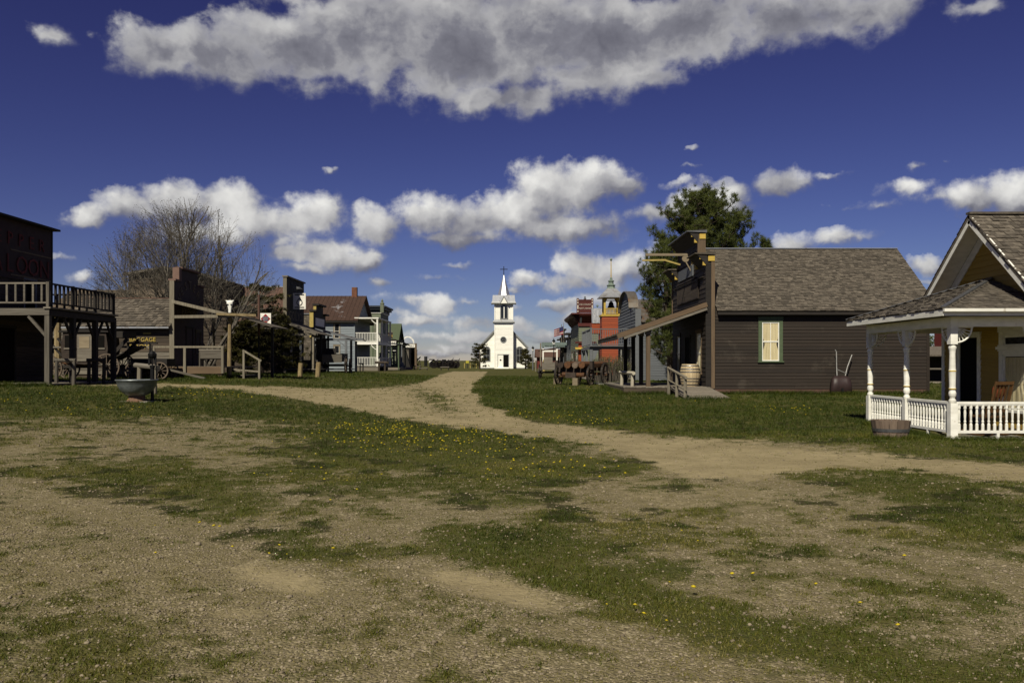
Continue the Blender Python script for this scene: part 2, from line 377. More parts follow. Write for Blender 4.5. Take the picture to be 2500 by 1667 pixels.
def glass_dark(name, c):
    m, nt, b = nodes_of(name)
    b.inputs['Base Color'].default_value = (*c, 1); b.inputs['Roughness'].default_value = .06
    b.inputs['Specular IOR Level'].default_value = .5
    nz = nt.nodes.new('ShaderNodeTexNoise'); nz.inputs['Scale'].default_value = 3.0
    bp = nt.nodes.new('ShaderNodeBump'); bp.inputs['Strength'].default_value = .05
    nt.links.new(nz.outputs[0], bp.inputs['Height']); nt.links.new(bp.outputs[0], b.inputs['Normal'])
glass_dark('dark_glass', (.012, .013, .015))
def glass_clear(name):
    m = bpy.data.materials.new(name); m.use_nodes = True; nt = m.node_tree; nt.nodes.clear(); MATS[name] = m
    o = nt.nodes.new('ShaderNodeOutputMaterial'); t = nt.nodes.new('ShaderNodeBsdfTransparent'); gl = nt.nodes.new('ShaderNodeBsdfGlossy')
    gl.inputs['Roughness'].default_value = .03
    mx = nt.nodes.new('ShaderNodeMixShader'); mx.inputs[0].default_value = .07; nt.links.new(t.outputs[0], mx.inputs[1]); nt.links.new(gl.outputs[0], mx.inputs[2])
    nt.links.new(mx.outputs[0], o.inputs[0])
glass_clear('clear_glass')

def leafmat(name, c1, c2, rough=.6, trans=.25):
    m = bpy.data.materials.new(name); m.use_nodes = True; nt = m.node_tree; nt.nodes.clear(); MATS[name] = m
    o = nt.nodes.new('ShaderNodeOutputMaterial'); at_ = nt.nodes.new('ShaderNodeAttribute'); at_.attribute_name = 'tint'
    cr = nt.nodes.new('ShaderNodeValToRGB'); nt.links.new(at_.outputs['Fac'], cr.inputs[0])
    cr.color_ramp.elements[0].color = (*c1, 1); cr.color_ramp.elements[1].color = (*c2, 1)
    d = nt.nodes.new('ShaderNodeBsdfPrincipled'); d.inputs['Roughness'].default_value = rough; d.inputs['Specular IOR Level'].default_value = .25
    t = nt.nodes.new('ShaderNodeBsdfTranslucent')
    nt.links.new(cr.outputs[0], d.inputs['Base Color']); nt.links.new(cr.outputs[0], t.inputs[0])
    mx = nt.nodes.new('ShaderNodeMixShader'); mx.inputs[0].default_value = trans
    nt.links.new(d.outputs[0], mx.inputs[1]); nt.links.new(t.outputs[0], mx.inputs[2]); nt.links.new(mx.outputs[0], o.inputs[0])
    return m, cr
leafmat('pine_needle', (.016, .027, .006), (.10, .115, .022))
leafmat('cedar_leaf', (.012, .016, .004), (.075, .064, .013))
leafmat('twig_bud', (.055, .045, .03), (.12, .10, .06))
leafmat('lilac_leaf', (.075, .06, .03), (.10, .12, .03))
gm, gcr = leafmat('grass_blade', (.030, .046, .003), (.22, .185, .062), trans=.3)
e = gcr.color_ramp.elements.new(.45); e.color = (.068, .083, .008, 1)
e = gcr.color_ramp.elements.new(.72); e.color = (.12, .114, .018, 1)
leafmat('dandelion', (.40, .31, .01), (.52, .41, .015), trans=.1)
leafmat('pebble_stone', (.10, .08, .052), (.31, .26, .18), rough=.9, trans=0)
leafmat('leaf_green', (.03, .045, .012), (.07, .09, .022))

# ------------------------------------------------------------------ builders
ORIGIN = {}
def link(o, parent=None):
    COL.objects.link(o)
    if parent is not None: o.parent = parent
    return o
def thing(name, label, cat, loc=(0, 0, 0), rotz=0.0, group=None, local=False):
    o = bpy.data.objects.new(name, None); o.empty_display_size = .2
    o.location = loc; o.rotation_euler = (0, 0, rotz)
    o['label'] = label; o['category'] = cat
    if group: o['group'] = group
    link(o); ORIGIN[o.name] = Vector((0, 0, 0)) if local else Vector(loc)
    return o
def tag(o, label, cat, group=None):
    o['label'] = label; o['category'] = cat
    if group: o['group'] = group
    return o
def org(p): return ORIGIN.get(p.name, Vector((0, 0, 0))) if p is not None else Vector((0, 0, 0))

UNIT = {
 'box': ([(x, y, z) for x in (-.5, .5) for y in (-.5, .5) for z in (-.5, .5)],
         [(0, 1, 3, 2), (4, 6, 7, 5), (0, 4, 5, 1), (2, 3, 7, 6), (0, 2, 6, 4), (1, 5, 7, 3)]),
 # lapped board / shingle: x along, z up, outer face towards -y, thick at the butt
 'wedge': ([(-.5, 0, 0), (.5, 0, 0), (.5, -1, 0), (-.5, -1, 0), (-.5, 0, 1), (.5, 0, 1), (.5, -.25, 1), (-.5, -.25, 1)],
           [(0, 1, 2, 3), (4, 7, 6, 5), (3, 2, 6, 7), (0, 4, 5, 1), (0, 3, 7, 4), (1, 5, 6, 2)]),
}
class MB:
    def __init__(s): s.v = []; s.f = []
    def add(s, vs, fs, M=None):
        b = len(s.v)
        if M is not None: vs = [tuple(M @ Vector(v)) for v in vs]
        s.v += [tuple(v) for v in vs]; s.f += [tuple(b + i for i in f) for f in fs]
        return s
    def unit(s, kind, M): return s.add(UNIT[kind][0], UNIT[kind][1], M)
    def bb(s, x0, x1, y0, y1, z0, z1):
        return s.unit('box', Matrix.Translation(((x0 + x1) / 2, (y0 + y1) / 2, (z0 + z1) / 2)) @ Matrix.Diagonal((x1 - x0, y1 - y0, z1 - z0, 1)))
    def bar(s, a, b, w, h=None, up=(0, 0, 1)):
        a = Vector(a); b = Vector(b); h = h or w; d = b - a; L = d.length; d.normalize()
        up = Vector(up); x = up.cross(d)
        if x.length < 1e-4: x = Vector((1, 0, 0)).cross(d)
        if x.length < 1e-4: x = Vector((0, 1, 0)).cross(d)
        x.normalize(); y = d.cross(x)
        M = Matrix(((x.x * w, y.x * h, d.x * L, (a.x + b.x) / 2), (x.y * w, y.y * h, d.y * L, (a.y + b.y) / 2), (x.z * w, y.z * h, d.z * L, (a.z + b.z) / 2), (0, 0, 0, 1)))
        return s.unit('box', M)
    def tube(s, pts, rads, n=8, cap=True):
        pts = [Vector(p) for p in pts]
        if not hasattr(rads, '__len__'): rads = [rads] * len(pts)
        b = len(s.v); px = None
        for i, p in enumerate(pts):
            d = (pts[min(i + 1, len(pts) - 1)] - pts[max(i - 1, 0)]).normalized()
            x = px - d * px.dot(d) if px is not None else (Vector((0, 0, 1)).cross(d) if abs(d.z) < .95 else Vector((1, 0, 0)).cross(d))
            if x.length < 1e-5: x = Vector((1, 0, 0))
            x.normalize(); px = x; y = d.cross(x)
            for k in range(n):
                a = 2 * math.pi * k / n
                s.v.append(tuple(p + (x * math.cos(a) + y * math.sin(a)) * rads[i]))
        for i in range(len(pts) - 1):
            for k in range(n):
                s.f.append((b + i * n + k, b + i * n + (k + 1) % n, b + (i + 1) * n + (k + 1) % n, b + (i + 1) * n + k))
        if cap:
            s.f.append(tuple(b + k for k in range(n))[::-1]); s.f.append(tuple(b + (len(pts) - 1) * n + k for k in range(n)))
        return s
    def lathe(s, prof, n=12, M=None, cap=True):
        b = len(s.v); vs = []
        for r, z in prof:
            for k in range(n):
                a = 2 * math.pi * (k + .5) / n; vs.append((r * math.cos(a), r * math.sin(a), z))
        fs = []
        for i in range(len(prof) - 1):
            for k in range(n): fs.append((i * n + k, i * n + (k + 1) % n, (i + 1) * n + (k + 1) % n, (i + 1) * n + k))
        if cap:
            fs.append(tuple(range(n))[::-1]); fs.append(tuple((len(prof) - 1) * n + k for k in range(n)))
        return s.add(vs, fs, M)
    def prism(s, poly, ext):
        """closed polygon of 3d points (counter-clockwise seen from outside of the start face) extruded by vector ext"""
        n = len(poly); e = Vector(ext); P = [Vector(p) for p in poly]
        vs = [tuple(p) for p in P] + [tuple(p + e) for p in P]
        fs = [tuple(range(n)), tuple(range(2 * n - 1, n - 1, -1))]
        for i in range(n):
            j = (i + 1) % n; fs.append((i, i + n, j + n, j))
        return s.add(vs, fs)
    def build(s, name, mat, parent=None, smooth=False, world=True):
        me = bpy.data.meshes.new(name)
        o3 = org(parent)
        me.from_pydata([(v[0] - o3.x, v[1] - o3.y, v[2] - o3.z) for v in s.v], [], s.f)
        me.materials.append(MATS[mat])
        me.update()
        if smooth:
            me.shade_smooth() if hasattr(me, 'shade_smooth') else None
        o = bpy.data.objects.new(name, me); link(o, parent)
        ORIGIN[o.name] = o3.copy()
        return o
_unit_cache = {}
def unit_mesh(kind, mat):
    k = (kind, mat)
    if k not in _unit_cache:
        me = bpy.data.meshes.new(kind + '_' + mat); me.from_pydata(*[UNIT[kind][0], [], UNIT[kind][1]])
        me.materials.append(MATS[mat]); _unit_cache[k] = me
    return _unit_cache[k]
def piece(name, kind, mat, parent, M):
    o = bpy.data.objects.new(name, unit_mesh(kind, mat)); link(o, parent)
    o.matrix_local = Matrix.Translation(-org(parent)) @ M
    return o
def bpiece(name, mat, parent, x0, x1, y0, y1, z0, z1):
    return piece(name, 'box', mat, parent, Matrix.Translation(((x0 + x1) / 2, (y0 + y1) / 2, (z0 + z1) / 2)) @ Matrix.Diagonal((x1 - x0, y1 - y0, z1 - z0, 1)))
def barpiece(name, mat, parent, a, b, w, h=None, up=(0, 0, 1)):
    return MB().bar(a, b, w, h, up).build(name, mat, parent)
def npmesh(name, Vv, Ff, mat, parent=None, tint=None, smooth=False):
    o3 = org(parent)
    me = bpy.data.meshes.new(name)
    Vv = np.asarray(Vv, np.float32) - np.array(o3, np.float32); Ff = np.asarray(Ff, np.int32)
    k = Ff.shape[1]
    me.vertices.add(len(Vv)); me.vertices.foreach_set('co', Vv.ravel())
    me.loops.add(Ff.size); me.loops.foreach_set('vertex_index', Ff.ravel())
    me.polygons.add(len(Ff)); me.polygons.foreach_set('loop_start', np.arange(0, Ff.size, k, dtype=np.int32))
    me.polygons.foreach_set('loop_total', np.full(len(Ff), k, np.int32))
    if tint is not None:
        a = me.attributes.new('tint', 'FLOAT', 'POINT'); a.data.foreach_set('value', np.asarray(tint, np.float32))
    me.materials.append(MATS[mat]); me.update(calc_edges=True)
    if smooth: me.polygons.foreach_set('use_smooth', np.ones(len(Ff), bool))
    o = bpy.data.objects.new(name, me); link(o, parent); ORIGIN[o.name] = o3.copy()
    return o

def clad(parent, name, a, b, z0, z1, bh, mat, openings=(), top=None, t=.028, indiv=True, split=0.0):
    """lapped boards on the wall line a->b (left to right seen from outside)"""
    a = Vector((a[0], a[1], 0)); b = Vector((b[0], b[1], 0)); d = b - a; L = d.length; d.normalize()
    n = Vector((d.y, -d.x, 0)); mb = MB(); k = 0
    S = np.linspace(0, L, 241)
    T = np.interp(S, [p[0] for p in top], [p[1] for p in top]) if top else np.full(241, z1)
    zmax = T.max(); z = z0
    while z < zmax - .02:
        zt = min(z + bh, zmax); zm = (z + zt) / 2
        ok = T >= zm - .001
        segs = []; i = 0
        while i < 241:
            if ok[i]:
                j = i
                while j + 1 < 241 and ok[j + 1]: j += 1
                if j > i: segs.append((S[i], S[j]))
                i = j
            i += 1
        for (s0, s1, oz0, oz1) in openings:
            if oz0 < zm < oz1:
                ns = []
                for q0, q1 in segs:
                    if s1 <= q0 or s0 >= q1: ns.append((q0, q1)); continue
                    if s0 > q0 + .03: ns.append((q0, s0))
                    if s1 < q1 - .03: ns.append((s1, q1))
                segs = ns
        if split:
            ns = []
            for q0, q1 in segs:
                while q1 - q0 > split * 1.3:
                    c = q0 + split * random.uniform(.6, 1.2); ns.append((q0, c - .004)); q0 = c
                ns.append((q0, q1))
            segs = ns
        for q0, q1 in segs:
            c = a + d * ((q0 + q1) / 2); w = (q1 - q0); tt = t * random.uniform(.85, 1.15)
            M = Matrix(((d.x * w, -n.x * tt, 0, c.x), (d.y * w, -n.y * tt, 0, c.y), (0, 0, (zt - z) * 1.06, z + random.uniform(-.003, .003)), (0, 0, 0, 1)))
            if indiv: piece(name, 'wedge', mat, parent, M)
            else: mb.unit('wedge', M)
        z += bh
    if not indiv and mb.v:
        o = mb.build(name, mat, parent); o['kind'] = 'stuff'; return o
def uprights(parent, name, a, b, z0, z1, bw, mat, openings=(), top=None, t=.025, indiv=True, gap=.006):
    a = Vector((a[0], a[1], 0)); b = Vector((b[0], b[1], 0)); d = b - a; L = d.length; d.normalize()
    n = Vector((d.y, -d.x, 0)); mb = MB(); s = 0
    while s < L - .02:
        w = min(bw * random.uniform(.85, 1.15), L - s); sm = s + w / 2
        zt = float(np.interp(sm, [p[0] for p in top], [p[1] for p in top])) if top else z1
        spans = [(z0 + random.uniform(-.01, .01), zt + random.uniform(-.01, .01))]
        for (s0, s1, oz0, oz1) in openings:
            if s0 < sm < s1:
                ns = []
                for q0, q1 in spans:
                    if oz0 > q0 + .03: ns.append((q0, min(oz0, q1)))
                    if oz1 < q1 - .03: ns.append((max(oz1, q0), q1))
                spans = ns
        for q0, q1 in spans:
            tt = t * random.uniform(.8, 1.25); c = a + d * sm + n * (tt / 2)
            M = Matrix(((d.x * (w - gap), -n.x * tt, 0, c.x), (d.y * (w - gap), -n.y * tt, 0, c.y), (0, 0, q1 - q0, (q0 + q1) / 2), (0, 0, 0, 1)))
            if indiv: piece(name, 'box', mat, parent, M)
            else: mb.unit('box', M)
        s += w
    if not indiv and mb.v:
        o = mb.build(name, mat, parent); o['kind'] = 'stuff'; return o
def shingles(parent, A, B, C, D, row, wid, mat, limit=0, name='shingle', thick=.022):
    """A,B: eave left,right; D,C: ridge left,right. The first `limit` shingles are separate objects, the rest one mesh"""
    A, B, C, D = map(Vector, (A, B, C, D))
    u = (B - A).normalized(); w0 = ((D + C) / 2 - (A + B) / 2); w = (w0 - u * w0.dot(u)); Ls = w.length; w.normalize(); n = u.cross(w)
    if n.z < 0: n = -n
    rows = max(2, int(round(Ls / row))); mb = MB(); cnt = 0
    for r in range(rows):
        t = r / rows; l = A.lerp(D, t); rr = B.lerp(C, t); Lr = (rr - l).dot(u); x = -random.uniform(0, .05)
        if Lr < .05: continue
        while x < Lr:
            ww = wid * random.uniform(.65, 1.35); x1 = min(x + ww, Lr + .02)
            if x1 - x > .02:
                c = l + u * ((x + x1) / 2) - w * random.uniform(0, row * .16) + n * random.uniform(0, .006)
                th = thick * random.uniform(.7, 1.5); ln = row * 1.28; sk = random.uniform(-.02, .02)
                uu = (u + w * sk) * (x1 - x - .006); ww_ = w * ln
                M = Matrix(((uu.x, -n.x * th, ww_.x, c.x), (uu.y, -n.y * th, ww_.y, c.y), (uu.z, -n.z * th, ww_.z, c.z), (0, 0, 0, 1)))
                if cnt < limit: piece(name, 'wedge', mat, parent, M); cnt += 1
                else: mb.unit('wedge', M)
            x = x1
    if mb.v:
        o = mb.build(name + '_field', mat, parent); o['kind'] = 'stuff'
    return cnt
def slab(parent, name, pts, mat, t=.06):
    """roof deck: polygon pts (upper face) with thickness t downwards"""
    P = [Vector(p) for p in pts]; nrm = (P[1] - P[0]).cross(P[2] - P[0]).normalized()
    if nrm.z < 0: P = P[::-1]; nrm = -nrm
    return MB().prism([tuple(p) for p in P], tuple(-nrm * t)).build(name, mat, parent)
def frame(a, b):
    """matrix of a wall line: x along a->b, -y outwards, z up, origin at a"""
    d = (Vector((b[0], b[1], 0)) - Vector((a[0], a[1], 0))).normalized(); n = Vector((d.y, -d.x, 0))
    return Matrix(((d.x, -n.x, 0, a[0]), (d.y, -n.y, 0, a[1]), (0, 0, 1, 0), (0, 0, 0, 1)))
def lbox(M, x0, x1, y0, y1, z0, z1, mb=None):
    mb = mb or MB()
    return mb.unit('box', M @ Matrix.Translation(((x0 + x1) / 2, (y0 + y1) / 2, (z0 + z1) / 2)) @ Matrix.Diagonal((x1 - x0, y1 - y0, z1 - z0, 1)))
def window(parent, W, s0, s1, z0, z1, fmat='white_paint', smat=None, fw=.10, out=.05, curtain=None, glass='dark_glass', mull=True, mid=True, name='window'):
    """window in wall matrix W; s along the wall; returns the frame object"""
    smat = smat or fmat; mb = MB()
    lbox(W, s0, s0 + fw, -out, .02, z0, z1, mb); lbox(W, s1 - fw, s1, -out, .02, z0, z1, mb)
    lbox(W, s0 - .02, s1 + .02, -out - .015, .02, z1 - .0, z1 + fw, mb); lbox(W, s0 + fw, s1 - fw, -out, .02, z1 - fw * .5, z1, mb)
    lbox(W, s0 - .04, s1 + .04, -out - .05, .02, z0 - .06, z0, mb)
    f = mb.build(name, fmat, parent)
    i0, i1, j0, j1 = s0 + fw, s1 - fw, z0, z1 - fw * .5
    sb = MB(); sw = max(.028, (i1 - i0) * .06)
    lbox(W, i0, i0 + sw, -.028, 0, j0, j1, sb); lbox(W, i1 - sw, i1, -.028, 0, j0, j1, sb)
    lbox(W, i0 + sw, i1 - sw, -.027, 0, j0, j0 + sw, sb); lbox(W, i0 + sw, i1 - sw, -.027, 0, j1 - sw, j1, sb)
    jm = (j0 + j1) / 2
    if mid: lbox(W, i0 + sw, i1 - sw, -.034, 0, jm - sw * .6, jm + sw * .6, sb)
    if mull: lbox(W, (i0 + i1) / 2 - sw * .35, (i0 + i1) / 2 + sw * .35, -.024, 0, j0 + sw, j1 - sw, sb)
    sb.build('sash', smat, f)
    if curtain:
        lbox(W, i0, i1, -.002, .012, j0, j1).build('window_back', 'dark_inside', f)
        lbox(W, i0 + .005, i1 - .005, -.0235, -.0215, j0, j1).build('pane', 'clear_glass', f)
        for sgn in (0, 1):
            cv = []; nzc = 14; nx = 9; wdt = (i1 - i0) / 2
            for q in range(nzc + 1):
                tz = q / nzc; z = j0 + .03 + (j1 - j0 - .1) * tz
                pinch = 1 - .26 * math.exp(-((tz - .45) / .13) ** 2)
                for p_ in range(nx):
                    tx = p_ / (nx - 1); xx = (i0 + tx * wdt * pinch) if (sgn == 0 and False) else None
                    base = (i0 + i1) / 2; xx = base + (-1 if sgn == 0 else 1) * tx * wdt * (.93 * pinch)
                    yy = -.012 + .006 * math.sin(tx * 16 + sgn + 2 * tz)
                    cv.append(tuple(W @ Vector((xx, yy, z))))
            fs = [(q * nx + p_, q * nx + p_ + 1, (q + 1) * nx + p_ + 1, (q + 1) * nx + p_) for q in range(nzc) for p_ in range(nx - 1)]
            MB().add(cv, fs).build('curtain', curtain, f)
    else:
        lbox(W, i0 + .005, i1 - .005, -.012, .01, j0, j1).build('pane', glass, f)
    return f
def door(parent, W, s0, s1, z0, z1, fmat, dmat, fw=.1, out=.04):
    mb = MB(); lbox(W, s0, s0 + fw, -out, .02, z0, z1, mb); lbox(W, s1 - fw, s1, -out, .02, z0, z1, mb); lbox(W, s0 - .02, s1 + .02, -out - .012, .02, z1, z1 + fw, mb)
    d = mb.build('door', fmat, parent)
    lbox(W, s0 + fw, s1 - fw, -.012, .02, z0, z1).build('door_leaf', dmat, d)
    return d
def text(parent, body, W, s, z, size, mat, y=-.035, name='lettering', align='CENTER', rot=0.0, xs=1.0):
    cu = bpy.data.curves.new(name, 'FONT'); cu.body = body; cu.size = size; cu.extrude = .006; cu.align_x = align; cu.resolution_u = 2
    cu.materials.append(MATS[mat])
    tmp = bpy.data.objects.new(name, cu); COL.objects.link(tmp); bpy.context.view_layer.update()
    me = bpy.data.meshes.new_from_object(tmp.evaluated_get(bpy.context.evaluated_depsgraph_get()))
    bpy.data.objects.remove(tmp); bpy.data.curves.remove(cu)
    o = bpy.data.objects.new(name, me); link(o, parent)
    M = W @ Matrix.Translation((s, y, z)) @ Matrix.Rotation(math.pi / 2, 4, 'X') @ Matrix.Rotation(rot, 4, 'Z') @ Matrix.Diagonal((xs, 1, 1, 1))
    o.matrix_local = Matrix.Translation(-org(parent)) @ M
    return o
def arc_text(parent, body, W, s, z, R, a0, a1, size, mat, y=-.035):
    n = len(body)
    for i, ch in enumerate(body):
        a = a0 + (a1 - a0) * i / (n - 1)
        text(parent, ch, W, s + R * math.sin(a), z + R * math.cos(a), size, mat, y, rot=-a)
def copy_tree(o, parent=None):
    c = o.copy(); COL.objects.link(c); c.parent = parent
    ORIGIN[c.name] = ORIGIN.get(o.name, Vector((0, 0, 0))).copy()
    for ch in o.children: copy_tree(ch, c)
    return c
# ================================================================== GROUND
ROAD = [(60,879),(330,880),(480,884),(640,889),(800,893),(900,888),(960,880),(985,872),(1012,860),(1040,853),(1120,853),(1108,866),(1092,880),(1085,892),(1090,905),(1110,925),(1150,948),(1230,970),(1350,984),(1500,1000),(1640,1012),(1780,1018),(1900,1028),(2050,1044),(2200,1060),(2352,1075),(2900,1105),
        (2900,1145),(2352,1108),(2150,1090),(1990,1078),(1850,1078),(1700,1100),(1600,1098),(1520,1074),(1440,1044),(1330,1018),(1200,1002),(1060,986),(950,968),(850,950),(740,930),(640,912),(560,899),(470,892),(330,889),(60,886)]
GRASS = [ # x, y, rx, ry, turn (deg), amount   - patches as they lie in the place, given where they are seen
 (150,925,420,40,0,.9),(470,925,150,25,5,.45),(1000,1010,330,50,6,.65),(760,1060,220,35,-6,.42),(1250,1080,330,40,5,.45),(1050,1110,400,30,0,.22),
 (1300,920,260,52,8,.8),(1600,960,300,38,4,.8),(1850,950,220,45,2,.75),(2200,1028,330,26,5,.9),(830,874,330,11,2,.9),(1320,880,160,24,5,.7),(1640,920,300,20,2,.6),
 (1000,920,60,20,20,.55),(950,905,50,8,0,.4),(760,1280,240,42,10,.62),(560,1170,330,40,12,.30),(420,1105,260,25,5,.2),(1500,1395,330,48,16,.62),(1900,1500,340,60,14,.40),
 (2050,1230,280,50,8,.18),(2100,1120,330,32,8,.45),(2230,1210,150,45,8,.40),(1330,1505,120,18,10,.5),(1350,1210,420,60,6,.26),(1700,1290,360,60,8,.26),(1150,1250,250,40,6,.3),
 (1530,1130,110,20,4,.3),(480,1340,220,38,5,.22),(120,1200,110,28,0,.2),(250,1470,250,40,5,.12),(700,1500,300,40,5,.10),(2150,1540,260,50,10,.22),(60,1090,160,18,2,.3),(350,1060,130,14,0,.2)]
BARE = [(640,1330,170,38,14,.75),(560,1410,90,24,0,.6),(1060,1335,170,28,12,.6),(1180,1375,140,22,12,.5),(150,1165,260,24,10,.26),(330,1210,230,20,16,.18),(420,1010,330,34,2,.18),
 (1750,1180,420,40,5,.26),(1450,1130,130,40,10,.25),(1620,1120,280,30,5,.35),(1500,1380,60,12,0,.3),(1560,1500,180,24,12,.2),(1060,1190,170,24,8,.22),(800,1200,160,30,10,.2),(620,1120,200,24,0,.12),
 (1720,915,60,14,10,.8),(1820,935,70,6,3,.35),(1640,965,90,6,3,.25),(500,870,60,8,0,.2)]
def seen(x, y, z):
    y = np.maximum(y, .6)
    return (1250 + F * x / y) / K, (HOR - F * (z - CAM_Z) / y) / K
def blobs(px, py, L):
    r = np.zeros_like(px)
    for (cx, cy, rx, ry, rot, amp) in L:
        a = math.radians(rot); dx = px - cx; dy = (py - cy)
        q = ((dx * math.cos(a) + dy * math.sin(a)) / rx) ** 2 + ((-dx * math.sin(a) + dy * math.cos(a)) / ry) ** 2
        r += amp * np.exp(-q * .9)
    return r
def inpoly(px, py, P):
    r = np.zeros(px.shape, bool); n = len(P)
    for i in range(n):
        x0, y0 = P[i]; x1, y1 = P[(i + 1) % n]
        if y0 == y1: continue
        c = (y0 > py) != (y1 > py)
        r ^= c & (px < (x1 - x0) * (py - y0) / (y1 - y0) + x0)
    return r
def fields(x, y):
    """grass 0..1, packed dirt 0..1 at ground points"""
    z = G(x, y)
    px, py = seen(x, y, z)
    n1 = fbm(x, y, .9, 4, 3); n2 = fbm(x, y, 3.1, 3, 9); n3 = fbm(x, y, .22, 3, 21)
    road = np.zeros_like(px); amp = np.clip((py - 845) * .13, .8, 20)
    for k in range(7):
        a = 2.4 * k
        jx = px + (n1 - .5) * amp * 6 + math.cos(a) * amp * 1.3 * (k / 7); jy = py + (n2 - .5) * amp * 1.7 + (n1 - .5) * amp + math.sin(a) * amp * .5 * (k / 7)
        road += inpoly(jx, jy, ROAD)
    road /= 7
    g = .46 + blobs(px, py, GRASS) - blobs(px, py, BARE)
    far = sstep(24, 40, y) * (.30 + .35 * fbm(x, y, .12, 2, 90))
    behind = 1 - sstep(2.5, 4.2, y)
    g = np.where(y < 3.0, .40, g + far)
    g = np.maximum(g, 2.0 * sstep(160, 200, y))
    n4 = fbm(x, y, 9.0, 2, 33)
    g = g + (n1 - .5) * .75 + (n2 - .5) * .85 + (n4 - .5) * .55 + (n3 - .5) * .25 + .05
    grass = sstep(.22, 1.02, g)
    sand = np.clip(sstep(.08, .85, blobs(px, py, BARE) + (n1 - .5) * .5 + (n2 - .5) * .3), 0, 1) * (1 - grass)
    road = np.where(y < 3, 0, road)
    isl = blobs(px, py, [(1000, 920, 60, 20, 20, 1.0), (840, 890, 90, 4, 0, .6)])
    road = road * (1 - .75 * np.clip(isl, 0, 1) * (n2 > .42))
    grass = grass * (1 - road * (.80 + .25 * n1))
    sand = np.maximum(sand, road * (.62 + .55 * (fbm(x, y, .35, 3, 97) - .25)))
    sand = np.clip(sand, 0, 1)
    return grass, sand
def weeds(x, y, g, s):
    w = sstep(.585, .68, fbm(x, y, 1.9, 3, 71) + (fbm(x, y, 7, 2, 75) - .5) * .22)
    return w * sstep(5, 8, y) * (1 - sstep(24, 34, y)) * (1 - s) * sstep(.05, .3, g)
def build_ground():
    ys = np.concatenate([np.array([-300, -120, -60, -30, -15, -8, -4, -1, 1, 2]), np.arange(3, 14, .075), np.arange(14, 26, .13), np.arange(26, 50, .28), np.arange(50, 160, .9), np.geomspace(160, 4000, 34)])
    xh = np.concatenate([np.arange(.06, 10, .125), np.arange(10, 24, .26), np.arange(24, 60, 1.2), np.geomspace(60, 3000, 22)])
    xs = np.concatenate([-xh[::-1], xh])
    X, Y = np.meshgrid(xs, ys)
    x = X.ravel(); y = Y.ravel()
    g, s = fields(x, y)
    z = G(x, y) + (fbm(x, y, .5, 3, 5) - .5) * .06 * sstep(3, 8, np.abs(y)) + g * .018 * sstep(2, 4, y) - s * .012
    ny, nx = X.shape
    idx = np.arange(ny * nx).reshape(ny, nx)
    Fq = np.stack([idx[:-1, :-1].ravel(), idx[:-1, 1:].ravel(), idx[1:, 1:].ravel(), idx[1:, :-1].ravel()], 1)
    o = npmesh('ground', np.stack([x, y, z], 1), Fq, 'ground', smooth=True)
    for nm, v in (('grass', g), ('sand', s), ('weed', weeds(x, y, g, s))):
        a = o.data.attributes.new(nm, 'FLOAT', 'POINT'); a.data.foreach_set('value', v.astype(np.float32))
    o['kind'] = 'structure'
    return o
